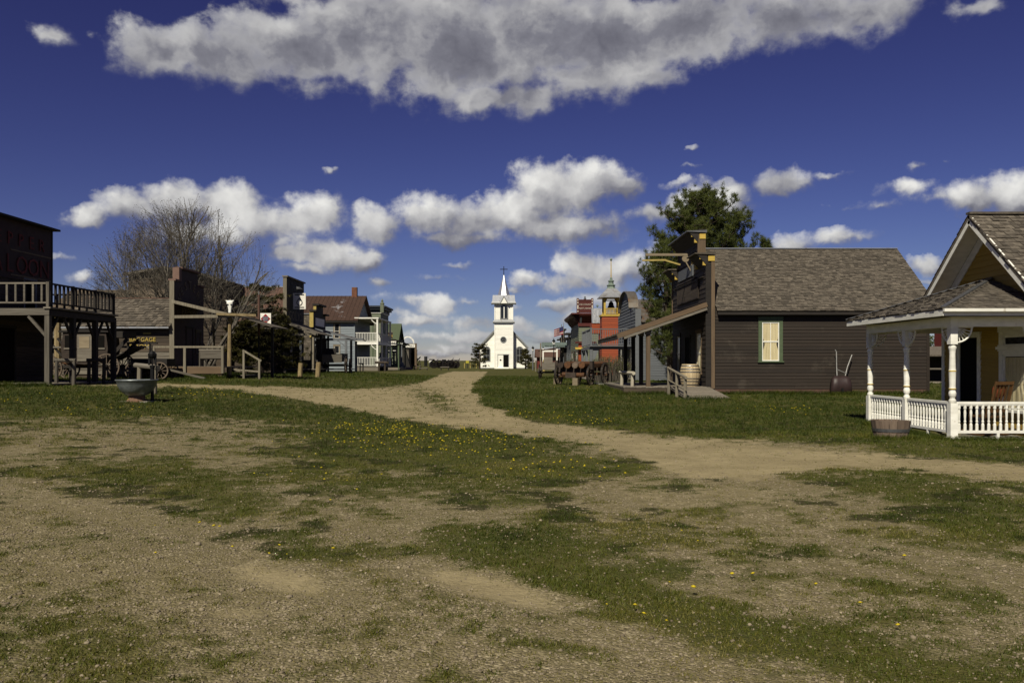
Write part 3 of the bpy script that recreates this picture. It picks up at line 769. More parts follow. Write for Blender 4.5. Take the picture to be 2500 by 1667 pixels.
def ground_mat():
    m, nt, b = nodes_of('ground')
    L = nt.links.new
    def nd(t, **k):
        n = nt.nodes.new(t)
        for a, v in k.items(): setattr(n, a, v)
        return n
    geo = nd('ShaderNodeNewGeometry'); P = geo.outputs['Position']
    def attr(n):
        a = nd('ShaderNodeAttribute'); a.attribute_name = n; return a.outputs['Fac']
    def noise(s, d=5, r=.6):
        n = nd('ShaderNodeTexNoise'); L(P, n.inputs['Vector']); n.inputs['Scale'].default_value = s; n.inputs['Detail'].default_value = d; n.inputs['Roughness'].default_value = r; return n.outputs[0]
    def ramp(f, *st):
        r = nd('ShaderNodeValToRGB'); L(f, r.inputs[0]); e = r.color_ramp.elements
        e[0].position, e[0].color = st[0][0], (*st[0][1], 1); e[1].position, e[1].color = st[-1][0], (*st[-1][1], 1)
        for p, c in st[1:-1]:
            q = e.new(p); q.color = (*c, 1)
        return r.outputs[0]
    def mix(f, a, c):
        x = nd('ShaderNodeMix', data_type='RGBA'); L(f, x.inputs['Factor']); L(a, x.inputs['A']); L(c, x.inputs['B']); return x.outputs['Result']
    def mrange(v, a, c, smooth=True):
        x = nd('ShaderNodeMapRange'); x.interpolation_type = 'SMOOTHSTEP' if smooth else 'LINEAR'
        L(v, x.inputs[0]); x.inputs[1].default_value = a; x.inputs[2].default_value = c; return x.outputs[0]
    def math_(op, a, c):
        x = nd('ShaderNodeMath', operation=op)
        for i, s in enumerate((a, c)):
            if isinstance(s, (int, float)): x.inputs[i].default_value = s
            else: L(s, x.inputs[i])
        return x.outputs[0]
    vo = nd('ShaderNodeTexVoronoi'); L(P, vo.inputs['Vector']); vo.inputs['Scale'].default_value = 52; vo.inputs['Randomness'].default_value = 1
    vs = nd('ShaderNodeSeparateColor'); L(vo.outputs['Color'], vs.inputs[0])
    stone = ramp(vs.outputs[0], (0, (.096, .080, .045)), (.45, (.160, .134, .076)), (.8, (.225, .188, .110)), (1, (.36, .31, .205)))
    soil = ramp(noise(9, 6), (.3, (.108, .091, .046)), (.7, (.185, .155, .084)))
    grav = mix(mrange(noise(5, 4), .36, .62), soil, stone)
    grav = mix(mrange(noise(.5, 3), .35, .75), grav, mix(mrange(noise(2.0, 3), .4, .6), grav, soil))
    sandc0 = ramp(noise(3.5, 8, .7), (.25, (.175, .146, .080)), (.5, (.250, .207, .117)), (.8, (.32, .266, .155)))
    sandd = ramp(noise(28, 5, .7), (.3, (.125, .102, .054)), (.55, (.215, .176, .098)), (.8, (.32, .27, .165)))
    sandc = mix(mrange(noise(.8, 4), .40, .68), sandc0, sandd)
    c = mix(math_('MULTIPLY', mrange(math_('ADD', attr('sand'), math_('MULTIPLY', math_('SUBTRACT', noise(7, 5), .5), .5)), .15, .85), 1.0), grav, sandc)
    gr1 = ramp(noise(6, 6, .7), (.3, (.022, .028, .003)), (.55, (.044, .048, .006)), (.8, (.095, .082, .016)))
    gr2 = ramp(noise(.6, 4), (.35, (.028, .040, .004)), (.65, (.075, .066, .012)))
    md = nd('ShaderNodeMix', data_type='RGBA'); md.inputs['Factor'].default_value = .45; L(gr1, md.inputs['A']); L(gr2, md.inputs['B'])
    gf = math_('ADD', attr('grass'), math_('MULTIPLY', math_('SUBTRACT', noise(11, 6, .7), .5), 1.1))
    c = mix(math_('MULTIPLY', mrange(gf, .25, .95), .86), c, md.outputs['Result'])
    wd = ramp(noise(14, 5), (.3, (.014, .015, .005)), (.7, (.036, .033, .010)))
    c = mix(math_('MULTIPLY', mrange(math_('ADD', attr('weed'), math_('MULTIPLY', math_('SUBTRACT', noise(16, 5), .5), .9)), .35, .75), .8), c, wd)
    L(c, b.inputs['Base Color']); b.inputs['Roughness'].default_value = .95; b.inputs['Specular IOR Level'].default_value = .12
    hgt = math_('ADD', math_('MULTIPLY', math_('SUBTRACT', 1.0, vo.outputs['Distance']), math_('SUBTRACT', 1.0, attr('sand'))), math_('MULTIPLY', noise(18, 6), 1.3))
    bp = nd('ShaderNodeBump'); bp.inputs['Strength'].default_value = .55; bp.inputs['Distance'].default_value = .03
    L(hgt, bp.inputs['Height']); L(bp.outputs[0], b.inputs['Normal'])
ground_mat()
build_ground()

def scatter(bands):
    """random ground points: (y0, y1, per square metre) inside the widened view wedge"""
    xs, ys = [], []
    for y0, y1, dens in bands:
        w = .70 * y1 + .8; n = int(2 * w * (y1 - y0) * dens)
        y = rng.uniform(y0, y1, n); x = rng.uniform(-w, w, n); k = np.abs(x) < .70 * y + .8
        xs.append(x[k]); ys.append(y[k])
    return np.concatenate(xs), np.concatenate(ys)
def gz(x, y, g, s):
    return G(x, y) + (fbm(x, y, .5, 3, 5) - .5) * .06 * sstep(3, 8, np.abs(y)) + g * .018 - s * .012
FRINGE = [(8.8, 34.85, 17.8, 34.85, 900), (8.82, 16.6, 8.82, 20.8, 700), (8.8, 16.6, 11.2, 16.6, 420), (7.45, 16.75, 8.3, 16.75, 260), (7.45, 17.0, 7.5, 17.4, 60), (-19.8, 29.75, -16.8, 29.75, 500), (-18.4, 40.75, -14.3, 40.75, 500), (13.3, 34.1, 14.3, 34.1, 160), (4.7, 34.85, 6.6, 34.85, 200), (6.5, 31.1, 8.5, 31.0, 120), (4.65, 35, 4.65, 42, 300), (-14.7, 41.9, -14.2, 41.9, 60)]
NOGO = []      # filled below with boxes (x0,x1,y0,y1) where buildings stand
def build_grass():
    x, y = scatter([(3, 6, 1000), (6, 9, 620), (9, 13, 330), (13, 19, 170), (19, 27, 85), (27, 40, 40), (40, 70, 11)])
    g, s = fields(x, y)
    keep = rng.random(len(x)) < np.clip(g * 1.05 + .10, .32, 1) * (1 - s * .93)
    for x0, x1, y0, y1 in NOGO: keep &= ~((x > x0) & (x < x1) & (y > y0) & (y < y1))
    x, y, g, s = x[keep], y[keep], g[keep], s[keep]
    z = gz(x, y, g, s)
    nb = 5
    # taller fringe where nobody mows: along walls, posts and props
    ex = []; ey = []
    for (xa, ya, xb, yb, m_) in FRINGE:
        u = rng.random(m_); ex.append(xa + (xb - xa) * u + rng.normal(0, .05, m_)); ey.append(ya + (yb - ya) * u + rng.normal(0, .06, m_))
    nf = sum(len(q) for q in ex); x = np.concatenate([x] + ex); y = np.concatenate([y] + ey); g = np.concatenate([g, np.ones(nf)]); s = np.concatenate([s, np.zeros(nf)]); z = gz(x, y, g, s)
    n = len(x); X = np.repeat(x, nb); Yy = np.repeat(y, nb); Z = np.repeat(z, nb); gg = np.repeat(g, nb)
    sc = np.repeat(np.clip(.8 + (y - 5) * .030, .8, 2.3), nb)
    lush = np.repeat(sstep(12, 22, y) * .6 + .55 + .5 * (fbm(x, y, 1.3, 2, 40) - .4), nb)
    h = rng.uniform(.016, .045, n * nb) * sc * (.55 + .7 * gg) * np.clip(lush, .35, 1.5)
    h[(n - nf) * nb:] *= 2.1
    w = rng.uniform(.0035, .0065, n * nb) * sc ** 1.35
    az = rng.uniform(0, 2 * np.pi, n * nb); ln = rng.uniform(.25, 1.15, n * nb)
    spread = .022 * sc
    bx = X + rng.normal(0, 1, n * nb) * spread; by = Yy + rng.normal(0, 1, n * nb) * spread
    dx, dy = np.cos(az), np.sin(az)
    f2 = rng.uniform(0, 2 * np.pi, n * nb); wx, wy = np.cos(f2) * w, np.sin(f2) * w
    Vv = np.stack([np.stack([bx - wx, by - wy, Z - .004], 1), np.stack([bx + wx, by + wy, Z - .004], 1), np.stack([bx + dx * h * ln, by + dy * h * ln, Z + h], 1)], 1).reshape(-1, 3)
    Ff = np.arange(len(Vv)).reshape(-1, 3)
    dry = fbm(x, y, .8, 3, 60)
    wv = weeds(x, y, g, s)
    t = np.repeat(np.clip((dry - .26) * 1.1 + (1 - g) * .30 - wv * .6 + .22 * (1 - sstep(9, 20, y)) - .16 * sstep(16, 26, y), 0, 1), nb) + rng.normal(0, .14, n * nb)
    o = npmesh('grass', Vv, Ff, 'grass_blade', tint=np.repeat(np.clip(t, 0, 1), 3))
    o['kind'] = 'stuff'; o['label'] = 'short patchy spring grass growing through the gravel'; o['category'] = 'grass'
def build_pebbles():
    x, y = scatter([(3.2, 5.5, 1000), (5.5, 8, 480), (8, 12, 170), (12, 18, 45)])
    g, s = fields(x, y)
    keep = rng.random(len(x)) < np.clip(1.0 - g * .75 - s * .85, .06, 1)
    x, y, g, s = x[keep], y[keep], g[keep], s[keep]; n = len(x)
    z = gz(x, y, g, s)
    ph = (1 + 5 ** .5) / 2
    iv = np.array([(-1, ph, 0), (1, ph, 0), (-1, -ph, 0), (1, -ph, 0), (0, -1, ph), (0, 1, ph), (0, -1, -ph), (0, 1, -ph), (ph, 0, -1), (ph, 0, 1), (-ph, 0, -1), (-ph, 0, 1)]) / 1.902
    fi = np.array([(0, 11, 5), (0, 5, 1), (0, 1, 7), (0, 7, 10), (0, 10, 11), (1, 5, 9), (5, 11, 4), (11, 10, 2), (10, 7, 6), (7, 1, 8), (3, 9, 4), (3, 4, 2), (3, 2, 6), (3, 6, 8), (3, 8, 9), (4, 9, 5), (2, 4, 11), (6, 2, 10), (8, 6, 7), (9, 8, 1)])
    r = np.exp(rng.normal(np.log(.0062), .36, n)) * np.clip(.9 + (y - 4) * .06, .9, 1.7)
    sc = np.stack([r * rng.uniform(.8, 1.4, n), r * rng.uniform(.8, 1.4, n), r * rng.uniform(.5, .85, n)], 1)
    a = rng.uniform(0, 6.28, n); ca, sa = np.cos(a), np.sin(a)
    P = iv[None] * sc[:, None] * rng.uniform(.85, 1.15, (n, 12, 1))
    Vv = np.stack([P[..., 0] * ca[:, None] - P[..., 1] * sa[:, None] + x[:, None], P[..., 0] * sa[:, None] + P[..., 1] * ca[:, None] + y[:, None], P[..., 2] + (z + r * .25)[:, None]], 2).reshape(-1, 3)
    Ff = (fi[None] + (np.arange(n) * 12)[:, None, None]).reshape(-1, 3)
    t = np.clip(rng.beta(2.0, 3.6, n), 0, 1)
    o = npmesh('gravel', Vv, Ff, 'pebble_stone', tint=np.repeat(t, 12), smooth=True)
    o['kind'] = 'stuff'; o['label'] = 'loose brown and pale gravel over the foreground'; o['category'] = 'gravel'
FLOWERS = [(1000,1010,240,40,6,1.0,260),(860,990,140,22,6,1.2,120),(1250,1075,170,35,5,.6,50),(500,905,120,14,4,1,70),(240,940,200,22,0,.5,40),(1250,955,160,14,6,1,60),(1400,900,150,20,4,.5,30),(1350,975,120,8,4,.7,40),(700,1100,200,40,5,.4,16),(1700,1350,500,140,8,.3,14),(560,1250,300,60,8,.3,10),(1850,945,120,12,2,.5,26),(20,922,90,10,0,.8,30)]
def build_dandelions():
    xs, ys = [], []
    for (cx, cy, rx, ry, rot, amp, n) in FLOWERS:
        px = (cx + rng.normal(0, .55, n) * rx) * K; py = np.maximum((cy + rng.normal(0, .55, n) * ry), 858) * K
        D = np.full(n, 20.0)
        for _ in range(40):
            zz = G((px - 1250) / F * D, D); D = .5 * D + .5 * (CAM_Z - zz) * F / np.maximum(py - HOR, 4)
        xs.append((px - 1250) / F * D); ys.append(D)
    x = np.concatenate(xs); y = np.concatenate(ys)
    g, s = fields(x, y); k = (s < .4) & (y < 60); x, y, g, s = x[k], y[k], g[k], s[k]
    z = gz(x, y, g, s); Vv = []; Ff = []; T = []
    for i in range(len(x)):
        r = random.uniform(.007, .019) * (1 + .022 * y[i]); h = random.uniform(.03, .075) * (1 + .012 * y[i]); tx, ty = random.uniform(-.4, .4), random.uniform(-.7, .1)
        b = len(Vv); c = (x[i], y[i], z[i] + h)
        Vv.append((c[0], c[1], c[2] + r * .45)); Vv.append((c[0], c[1], c[2] - r * .6)); tt = random.random(); T += [tt, tt]
        for q in range(9):
            a = q * 2 * math.pi / 9; Vv.append((c[0] + r * math.cos(a), c[1] + r * math.sin(a), c[2] + r * (tx * math.cos(a) + ty * math.sin(a)) * .6 + random.uniform(-.15, .15) * r)); T.append(tt)
        for q in range(9):
            Ff.append((b, b + 2 + q, b + 2 + (q + 1) % 9)); Ff.append((b + 1, b + 2 + (q + 1) % 9, b + 2 + q))
    o = npmesh('dandelions', Vv, Ff, 'dandelion', tint=T)
    o['kind'] = 'stuff'; o['label'] = 'yellow dandelion heads dotted through the grass'; o['category'] = 'flowers'
# ================================================================== YELLOW HOUSE (right edge)
def yellow_house():
    xg, y0, y1, ym = 10.95, 16.70, 20.80, 18.75
    t = thing('yellow_house', 'yellow clapboard cottage with white spindle porch at the right edge', 'house', (xg, ym, 0))
    NOGO.append((8.9, 16, 16.65, 20.9))
    az = 4.86
    MB().prism([(xg + .02, y1, .05), (xg + .02, y0, .05), (xg + .02, y0, 3.12), (xg + .02, ym, az - .06), (xg + .02, y1, 3.12)], (5.5, 0, 0)).build('wall', 'yellow_board', t)
    A, B = (xg, y1), (xg, y0); W = frame(A, B)       # street side, facing -x; s runs from the far corner
    sD0, sD1 = y1 - 20.12, y1 - 19.1
    sW0, sW1 = y1 - 18.35, y1 - 17.2
    ops = [(sD0, sD1, .2, 2.35), (sW0, sW1, .55, 2.35)]
    clad(t, 'siding_board', A, B, .2, 3.1, .135, 'yellow_board', ops, top=[(0, 3.12), (y1 - ym, az), (y1 - y0, 3.12)])
    door(t, W, sD0, sD1, .18, 2.22, 'white_paint', 'dark_inside', .13)
    window(t, W, sW0, sW1, .6, 1.88, 'white_paint', curtain='curtain_cloth', fw=.14, mull=False, mid=False)
    window(t, W, sW0, sW1, 1.98, 2.3, 'white_paint', fw=.14, mull=False, mid=False, name='transom_window')
    for s in (.06, y1 - y0 - .06): lbox(W, s - .06, s + .06, -.045, 0, .15, 3.1).build('corner_board', 'white_paint', t)
    # main roof: ridge runs along x
    sl = .84; xo = 10.45; rz = az + .14; ov = .42
    ze = rz - (ym - y0 + ov) * sl
    slab(t, 'roof', [(xo, y0 - ov, ze), (16.6, y0 - ov, ze), (16.6, ym, rz), (xo, ym, rz)], 'shingle', .07)
    slab(t, 'roof', [(16.6, y1 + ov, ze), (xo, y1 + ov, ze), (xo, ym, rz), (16.6, ym, rz)], 'shingle', .07)
    shingles(t, (xo, y0 - ov, ze), (16.6, y0 - ov, ze), (16.6, ym, rz), (xo, ym, rz), .15, .16, 'shingle')
    shingles(t, (16.6, y1 + ov, ze), (xo, y1 + ov, ze), (xo, ym, rz), (16.6, ym, rz), .15, .16, 'shingle')
    MB().bar((xo - .02, ym, rz + .04), (16.6, ym, rz + .04), .16, .05).build('ridge_cap', 'shingle', t)
    for sg, ye in ((-1, y0 - ov), (1, y1 + ov)):
        dz = -.10
        barpiece('rake_board', 'white_paint', t, (xo + .02, ye, ze + dz), (xo + .02, ym - sg * .0, rz + dz), .035, .19)
        # boarded soffit under the overhang and the frieze board on the gable
        MB().prism([(xo + .05, ye, ze - .10), (xo + .05, ym, rz - .10), (xo + .05, ym, rz - .125), (xo + .05, ye, ze - .125)], (xg - xo - .09, 0, 0)).build('soffit', 'white_paint', t)
        barpiece('frieze_board', 'white_paint', t, (xg - .03, ye - sg * .3, ze - .27 + .25), (xg - .03, ym, rz - .27), .03, .20)
    # porch deck
    px0 = 8.95; dz = .05
    n = 28
    for i in range(n):
        ya = y0 + (y1 - .1 - y0) * i / n; yb = y0 + (y1 - .1 - y0) * (i + 1) / n - .008
        bpiece('deck_plank', 'porch_plank', t, px0 - .05, xg - .03, ya, yb, dz - .035 + random.uniform(-.003, .003), dz)
    MB().bb(px0 - .02, px0 + .03, y0 + .01, y1 - .12, -.12, dz - .04).bb(px0 + .03, xg, y0 + .012, y0 + .06, -.12, dz - .04).build('deck_skirt', 'porch_plank', t)
    # posts
    prof = [(.050, .80), (.064, .82), (.064, .86), (.046, .88), (.043, .90), (.062, .95), (.066, 1.0), (.058, 1.03), (.052, 1.06), (.060, 1.08), (.060, 1.10), (.054, 1.12), (.060, 1.42), (.064, 1.44), (.064, 1.47), (.056, 1.49),
            (.050, 1.80), (.054, 1.86), (.068, 1.92), (.068, 1.95), (.046, 1.97), (.046, 2.0)]
    bz = 2.36
    def post(x, y, half=False):
        m = MB(); m.bb(x - .075, x + .075, y - .075, y + .075, dz, .80); m.bb(x - .072, x + .072, y - .072, y + .072, 2.0, bz)
        m.lathe([(r * 1.12, z) for r, z in prof], 12, Matrix.Translation((x, y, 0)))
        p = m.build('porch_post', 'white_paint', t)
        MB().bb(x - .11, x + .11, y - .11, y + .11, dz - .16, dz + .05).build('post_base', 'white_paint', p)
        for zz in (1.09, 1.455):
            MB().lathe([(.0735, zz - .012), (.0735, zz + .012)], 12, Matrix.Translation((x, y, 0))).build('painted_ring', 'yellow_trim', p)
        return p
    ps = [(px0 + .06, y0 + .06), (px0 + .06, 18.70), (px0 + .06, y1 - .2), (xg - .09, y0 + .06)]
    for p in ps: post(*p)
    # fan brackets: quarter arc with small spindles
    def bracket(x, y, dx, dy):
        m = MB(); R = .32
        pts = []
        for k in range(9):
            a = math.pi / 2 * k / 8; pts.append((x + dx * (.075 + R * math.cos(a)), y + dy * (.075 + R * math.cos(a)), bz - .02 - R * math.sin(a) * .95))
        m.tube(pts, .018, 6)
        for k in range(1, 6):
            a = math.pi / 2 * k / 6
            p0 = Vector((x + dx * .09, y + dy * .09, bz - .03)); p1 = Vector((x + dx * (.075 + R * math.cos(a)), y + dy * (.075 + R * math.cos(a)), bz - .02 - R * math.sin(a) * .95))
            m.tube([p0, p0.lerp(p1, .35), p0.lerp(p1, .55), p0.lerp(p1, .7), p1], [.008, .008, .017, .008, .011], 6)
        m.bar((x + dx * .08, y + dy * .08, bz - .012), (x + dx * .42, y + dy * .42, bz - .012), .03, .024)
        m.build('bracket', 'white_paint', t)
    bracket(*ps[0], 1, 0); bracket(*ps[0], 0, 1); bracket(*ps[1], 0, 1); bracket(*ps[1], 0, -1); bracket(*ps[2], 0, -1); bracket(*ps[2], 1, 0); bracket(*ps[3], -1, 0)
    # railings
    bal = MB().lathe([(.030, 0), (.030, .12), (.018, .155), (.027, .185), (.018, .21), (.026, .36), (.019, .43), (.030, .45), (.030, .53)], 8)
    bm = None
    rt, rb = .80, .21
    def rail(a, b, cnt):
        nonlocal bm
        a = Vector((*a, 0)); b = Vector((*b, 0)); d = (b - a).normalized(); a2 = a + d * .075; b2 = b - d * .075
        m = MB().bar(a2 + Vector((0, 0, rt)), b2 + Vector((0, 0, rt)), .075, .05); m.bar(a2 + Vector((0, 0, rt - .04)), b2 + Vector((0, 0, rt - .04)), .045, .03)
        r = m.build('top_rail', 'white_paint', t)
        MB().bar(a2 + Vector((0, 0, rb)), b2 + Vector((0, 0, rb)), .055, .055).build('bottom_rail', 'white_paint', t)
        c = (a2 + b2) / 2; MB().bar(c + Vector((0, 0, dz)), c + Vector((0, 0, rb - .028)), .055, .055).build('rail_foot', 'white_paint', t)
        for i in range(cnt):
            p = a2.lerp(b2, (i + .5) / cnt)
            if bm is None: o = bal.build('baluster', 'white_paint', t); bm = o.data; o.data.transform(Matrix.Translation(org(t)))
            else: o = bpy.data.objects.new('baluster', bm); link(o, t)
            o.location = Vector((p.x, p.y, rb + .025)) - org(t); o.rotation_euler = (0, 0, random.uniform(-.1, .1))
    rail(ps[0], ps[1], 14); rail(ps[1], ps[2], 13); rail(ps[0], ps[3], 14)
    # beam, frieze, gutter
    x, ya, yb = px0 + .06, y0 + .06, y1 - .2
    m = MB().bb(x - .07, x + .07, ya - .07, yb + .07, bz, bz + .17).bb(x + .07, xg - .01, ya - .07, ya + .07, bz, bz + .17).bb(x + .07, xg - .01, yb - .07, yb + .07, bz, bz + .17)
    m.build('porch_beam', 'white_paint', t)
    MB().bb(x - .06, xg - .02, ya - .06, yb + .06, bz + .172, bz + .20).build('porch_ceiling', 'white_paint', t)
    ex, ey0, ey1, ez = 8.60, 16.35, 21.05, 2.69
    MB().bb(ex + .02, xg, ey0 + .02, ey1 - .02, ez - .10, ez - .075).build('eave_soffit', 'white_paint', t)
    MB().bb(ex, ex + .03, ey0, ey1, ez - .13, ez - .01).bb(ex + .03, xg, ey0 - .002, ey0 + .03, ez - .13, ez - .01).build('gutter_board', 'white_paint', t)
    MB().bar((ex - .01, ey0 - .05, ez - .02), (xg, ey0 - .05, ez - .02), .07, .06).build('gutter', 'white_paint', t)
    top = (xg, ym - .05, 3.52)
    c0, c1 = (ex, ey1, ez), (ex, ey0, ez)
    slab(t, 'porch_roof', [c0, c1, top], 'shingle', .05)
    slab(t, 'porch_roof', [c1, (xg, ey0, ez), top], 'shingle', .05)
    slab(t, 'porch_roof', [(xg, ey1, ez), c0, top], 'shingle', .05)
    k = shingles(t, c1, (xg, ey0, ez), top, top, .15, .15, 'shingle', 140)
    shingles(t, c0, c1, top, top, .15, .15, 'shingle', 300 - k)
    shingles(t, (xg, ey1, ez), c0, top, top, .15, .15, 'shingle')
    for c in (c0, c1):
        MB().bar(Vector(c) + Vector((0, 0, .045)), Vector(top) + Vector((0, 0, .045)), .10, .025).build('hip_cap', 'hoop', t)
yellow_house()

def rocking_chair():
    t = thing('rocking_chair', 'wooden slat rocking chair with orange cushion on the white porch', 'chair', (10.30, 17.75, .05), math.radians(200), local=True)
    m = MB()
    for s in (-.25, .25):
        m.tube([(s, -.42, .10), (s, -.2, .03), (s, 0, .015), (s, .25, .03), (s, .5, .10)], .022, 6).build('rocker', 'chair_wood', t); m = MB()
        MB().tube([(s, -.22, .03), (s, -.22, .62)], .022, 6).build('leg', 'chair_wood', t)
        MB().tube([(s, .22, .03), (s, .24, .45), (s, .42, 1.18)], .022, 6).build('leg', 'chair_wood', t)
        MB().bar((s, -.30, .63), (s, .30, .66), .07, .025).build('armrest', 'chair_wood', t)
    MB().bb(-.26, .26, -.25, .25, .40, .44).build('seat', 'chair_wood', t)
    for z, y in ((.55, .27), (1.14, .41)): MB().bar((-.25, y, z), (.25, y, z), .03, .07).build('back_rail', 'chair_wood', t)
    for i in range(5):
        s = -.2 + i * .1; MB().bar((s, .28, .58), (s, .40, 1.12), .05, .014, up=(0, 1, 0)).build('back_slat', 'chair_wood', t)
    MB().lathe([(.02, -.05), (.16, -.045), (.20, 0), (.16, .045), (.02, .05)], 10, Matrix.Translation((.02, .30, .98)) @ Matrix.Rotation(1.35, 4, 'X')).build('cushion', 'orange_cloth', t, True)
rocking_chair()

def tub():
    x, y = 7.88, 17.05; z = Gf(x, y)
    t = thing('barrel_planter', 'sawn-off wooden half barrel with iron hoop beside the white porch', 'planter', (x, y, z), .3, local=True)
    n = 16; R0, R1, Hh = .325, .385, .40
    for k in range(n):
        a0 = 2 * math.pi * k / n + .01; a1 = 2 * math.pi * (k + 1) / n - .01; vs = []
        for z_, R in ((0, R0), (Hh + random.uniform(-.012, .008), R1)):
            for rr in (R, R - .035):
                for a in (a0, a1): vs.append((rr * math.cos(a), rr * math.sin(a), z_))
        MB().add(vs, [(0, 1, 5, 4), (3, 2, 6, 7), (1, 3, 7, 5), (2, 0, 4, 6), (4, 5, 7, 6), (0, 2, 3, 1)]).build('stave', 'tub_wood', t)
    MB().lathe([(.352, .17), (.3585, .17), (.3665, .235), (.360, .235)], 24).build('hoop', 'hoop', t)
    MB().lathe([(.30, .30), (.33, .31)], 16).build('soil', 'bark', t)
tub()

# ================================================================== BROWN SHOP
def brown_shop():
    x0, x1, y0, y1, ym = 8.5, 17.8, 35.0, 42.3, 38.65
    t = thing('brown_shop', 'dark brown clapboard shop with stepped false front and shingle roof', 'building', (x0, y0, .3))
    NOGO.append((4.6, 18, 34.9, 42.4))
    MB().prism([(x1, y0 + .02, .1), (x1, y0 + .02, 3.95), (x1, ym, 6.85), (x1, y1, 3.95), (x1, y1, .1)][::-1], (x0 + .03 - x1, 0, 0)).build('wall', 'dark_board', t)
    MB().bb(x0 + .02, x1 + .01, y0 - .012, y0 + .03, .1, .56).build('foundation', 'rust_brown', t)
    Ws = frame((x0, y0), (x1, y0))
    w0, w1 = 2.02, 3.06
    clad(t, 'siding_board', (x0 + .18, y0), (x1, y0), .53, 3.93, .14, 'brown_board', [(w0 - .18, w1 - .18, 1.68, 3.62)], split=4.6)
    window(t, Ws, w0, w1, 1.72, 3.46, 'green_trim', 'white_paint', fw=.155, out=.045, curtain='curtain_cloth')
    MB().bb(x1 - .1, x1 + .03, y0 - .035, y0 + .05, .3, 3.9).build('corner_board', 'brown_board', t)
    # main roof
    ze, zr, xo0, xo1 = 3.84, 7.0, 8.72, 18.15
    ye = y0 - .32
    slab(t, 'roof', [(xo0, ye, ze), (xo1, ye, ze), (xo1, ym, zr), (xo0, ym, zr)], 'shingle', .07)
    slab(t, 'roof', [(xo1, y1 + .32, ze), (xo0, y1 + .32, ze), (xo0, ym, zr), (xo1, ym, zr)], 'shingle', .07)
    shingles(t, (xo0, ye, ze), (xo1, ye, ze), (xo1, ym, zr), (xo0, ym, zr), .125, .19, 'shingle', 0, thick=.028)
    MB().bar((xo0, ym, zr + .03), (xo1, ym, zr + .03), .22, .04).build('ridge_cap', 'tin', t)
    MB().bb(xo0, xo1, ye + .02, ye + .04, ze - .16, ze - .05).build('eave_board', 'dark_board', t)
    MB().bar((xo1 - .04, ye, ze - .09), (xo1 - .04, ym, zr - .09), .03, .16).bar((xo1 - .04, y1 + .32, ze - .09), (xo1 - .04, ym, zr - .09), .03, .16).build('rake_board', 'dark_board', t)
    # false front, facing the street (-x)
    fx0, fx1 = 8.30, 8.62; c0, c1 = 36.6, 40.75; zs, zc = 6.22, 7.42
    prof = [(fx1, y0 + .02, .3), (fx1, y0 + .02, zs), (fx1, c0, zs), (fx1, c0, zc), (fx1, c1, zc), (fx1, c1, zs), (fx1, y1, zs), (fx1, y1, .3)]
    MB().prism(prof, (fx0 + .03 - fx1, 0, 0)).build('false_front', 'dark_board', t)
    A, B = (fx0 + .02, y1), (fx0 + .02, y0)
    W = frame(A, B); L = y1 - y0
    tp = [(0, zs), (y1 - c1 - .001, zs), (y1 - c1, zc), (y1 - c0, zc), (y1 - c0 + .001, zs), (L, zs)]
    clad(t, 'front_board', A, B, .65, zc, .20, 'brown_board', [(1.0, 2.0, .6, 3.0), (3.0, 4.2, .6, 2.9), (5.4, 6.5, 1.2, 3.1)], top=tp, t=.035)
    door(t, W, 3.0, 4.2, .65, 2.85, 'brown_board', 'dark_inside')
    window(t, W, 5.4, 6.5, 1.2, 3.0, 'tan_board', 'white_paint', curtain='curtain_cloth', fw=.12)
    window(t, W, 1.0, 2.0, 1.2, 3.0, 'brown_board', 'white_paint', fw=.12)
    # pale corner boards seen from the camera side
    bpiece('corner_board', 'tan_board', t, fx0 + .20, fx1 + .03, y0 - .075, y0 + .018, .55, zs - .02)
    bpiece('corner_board', 'dark_board', t, fx0 - .03, fx0 + .198, y0 - .055, y0 + .018, .55, zs - .02)
    bpiece('corner_board', 'tan_board', t, fx0 - .02, fx1 + .02, c0 - .06, c0 - .003, zs + .06, zc - .02)
    bpiece('corner_board', 'tan_board', t, fx0 - .04, fx0 + .02, c1 + .003, c1 + .1, zs + .06, zc - .02)
    bpiece('corner_board', 'tan_board', t, fx0 - .04, fx0 + .02, y1 - .02, y1 + .08, 3.9, zs - .02)
    # cornices
    for (a, b, z) in ((y0 - .14, c0 - .07, zs), (c1 + .1, y1 + .12, zs), (c0 - .14, c1 + .14, zc)):
        MB().prism([(fx0 - .52, a, z + .06), (fx1 + .06, a, z + .02), (fx1 + .06, a, z + .14), (fx0 - .52, a, z + .10)], (0, b - a, 0)).build('cornice', 'hoop' if z > 7 else 'shingle', t)
        MB().prism([(fx0 - .40, a + .05, z + .03), (fx0 + .0, a + .05, z - .42), (fx0 + .02, a + .05, z + .02)], (0, b - a - .1, 0)).build('cornice_cove', 'dark_board', t)
        for q in (a + .08, b - .12):
            MB().bb(fx0 - .30, fx0 - .03, q, q + .10, z - .16, z - .02).bb(fx0 - .16, fx0 - .03, q, q + .10, z - .42, z - .16).build('cornice_bracket', 'yellow_trim', t)
    MB().bb(fx0 + .06, fx1 + .01, c0 - .10, c0 - .062, zc - .25, zc - .03).build('cornice_bracket', 'yellow_trim', t)
    MB().bb(fx0 + .06, fx1 + .02, y0 - .11, y0 - .077, zs - .24, zs - .03).build('cornice_bracket', 'yellow_trim', t)
    # painted sign boards
    s = lbox(W, 1.5, 5.9, -.075, -.03, 4.55, 5.25).build('sign_board', 'old_brown_board', t)
    MB().unit('box', Matrix.Identity(4)) ; m = MB()
    for z in (4.50, 5.27): lbox(W, 1.42, 5.98, -.095, -.03, z, z + .05, m)
    lbox(W, 5.92, 5.98, -.094, -.03, 4.55, 5.27, m); lbox(W, 1.42, 1.48, -.094, -.03, 4.55, 5.27, m)
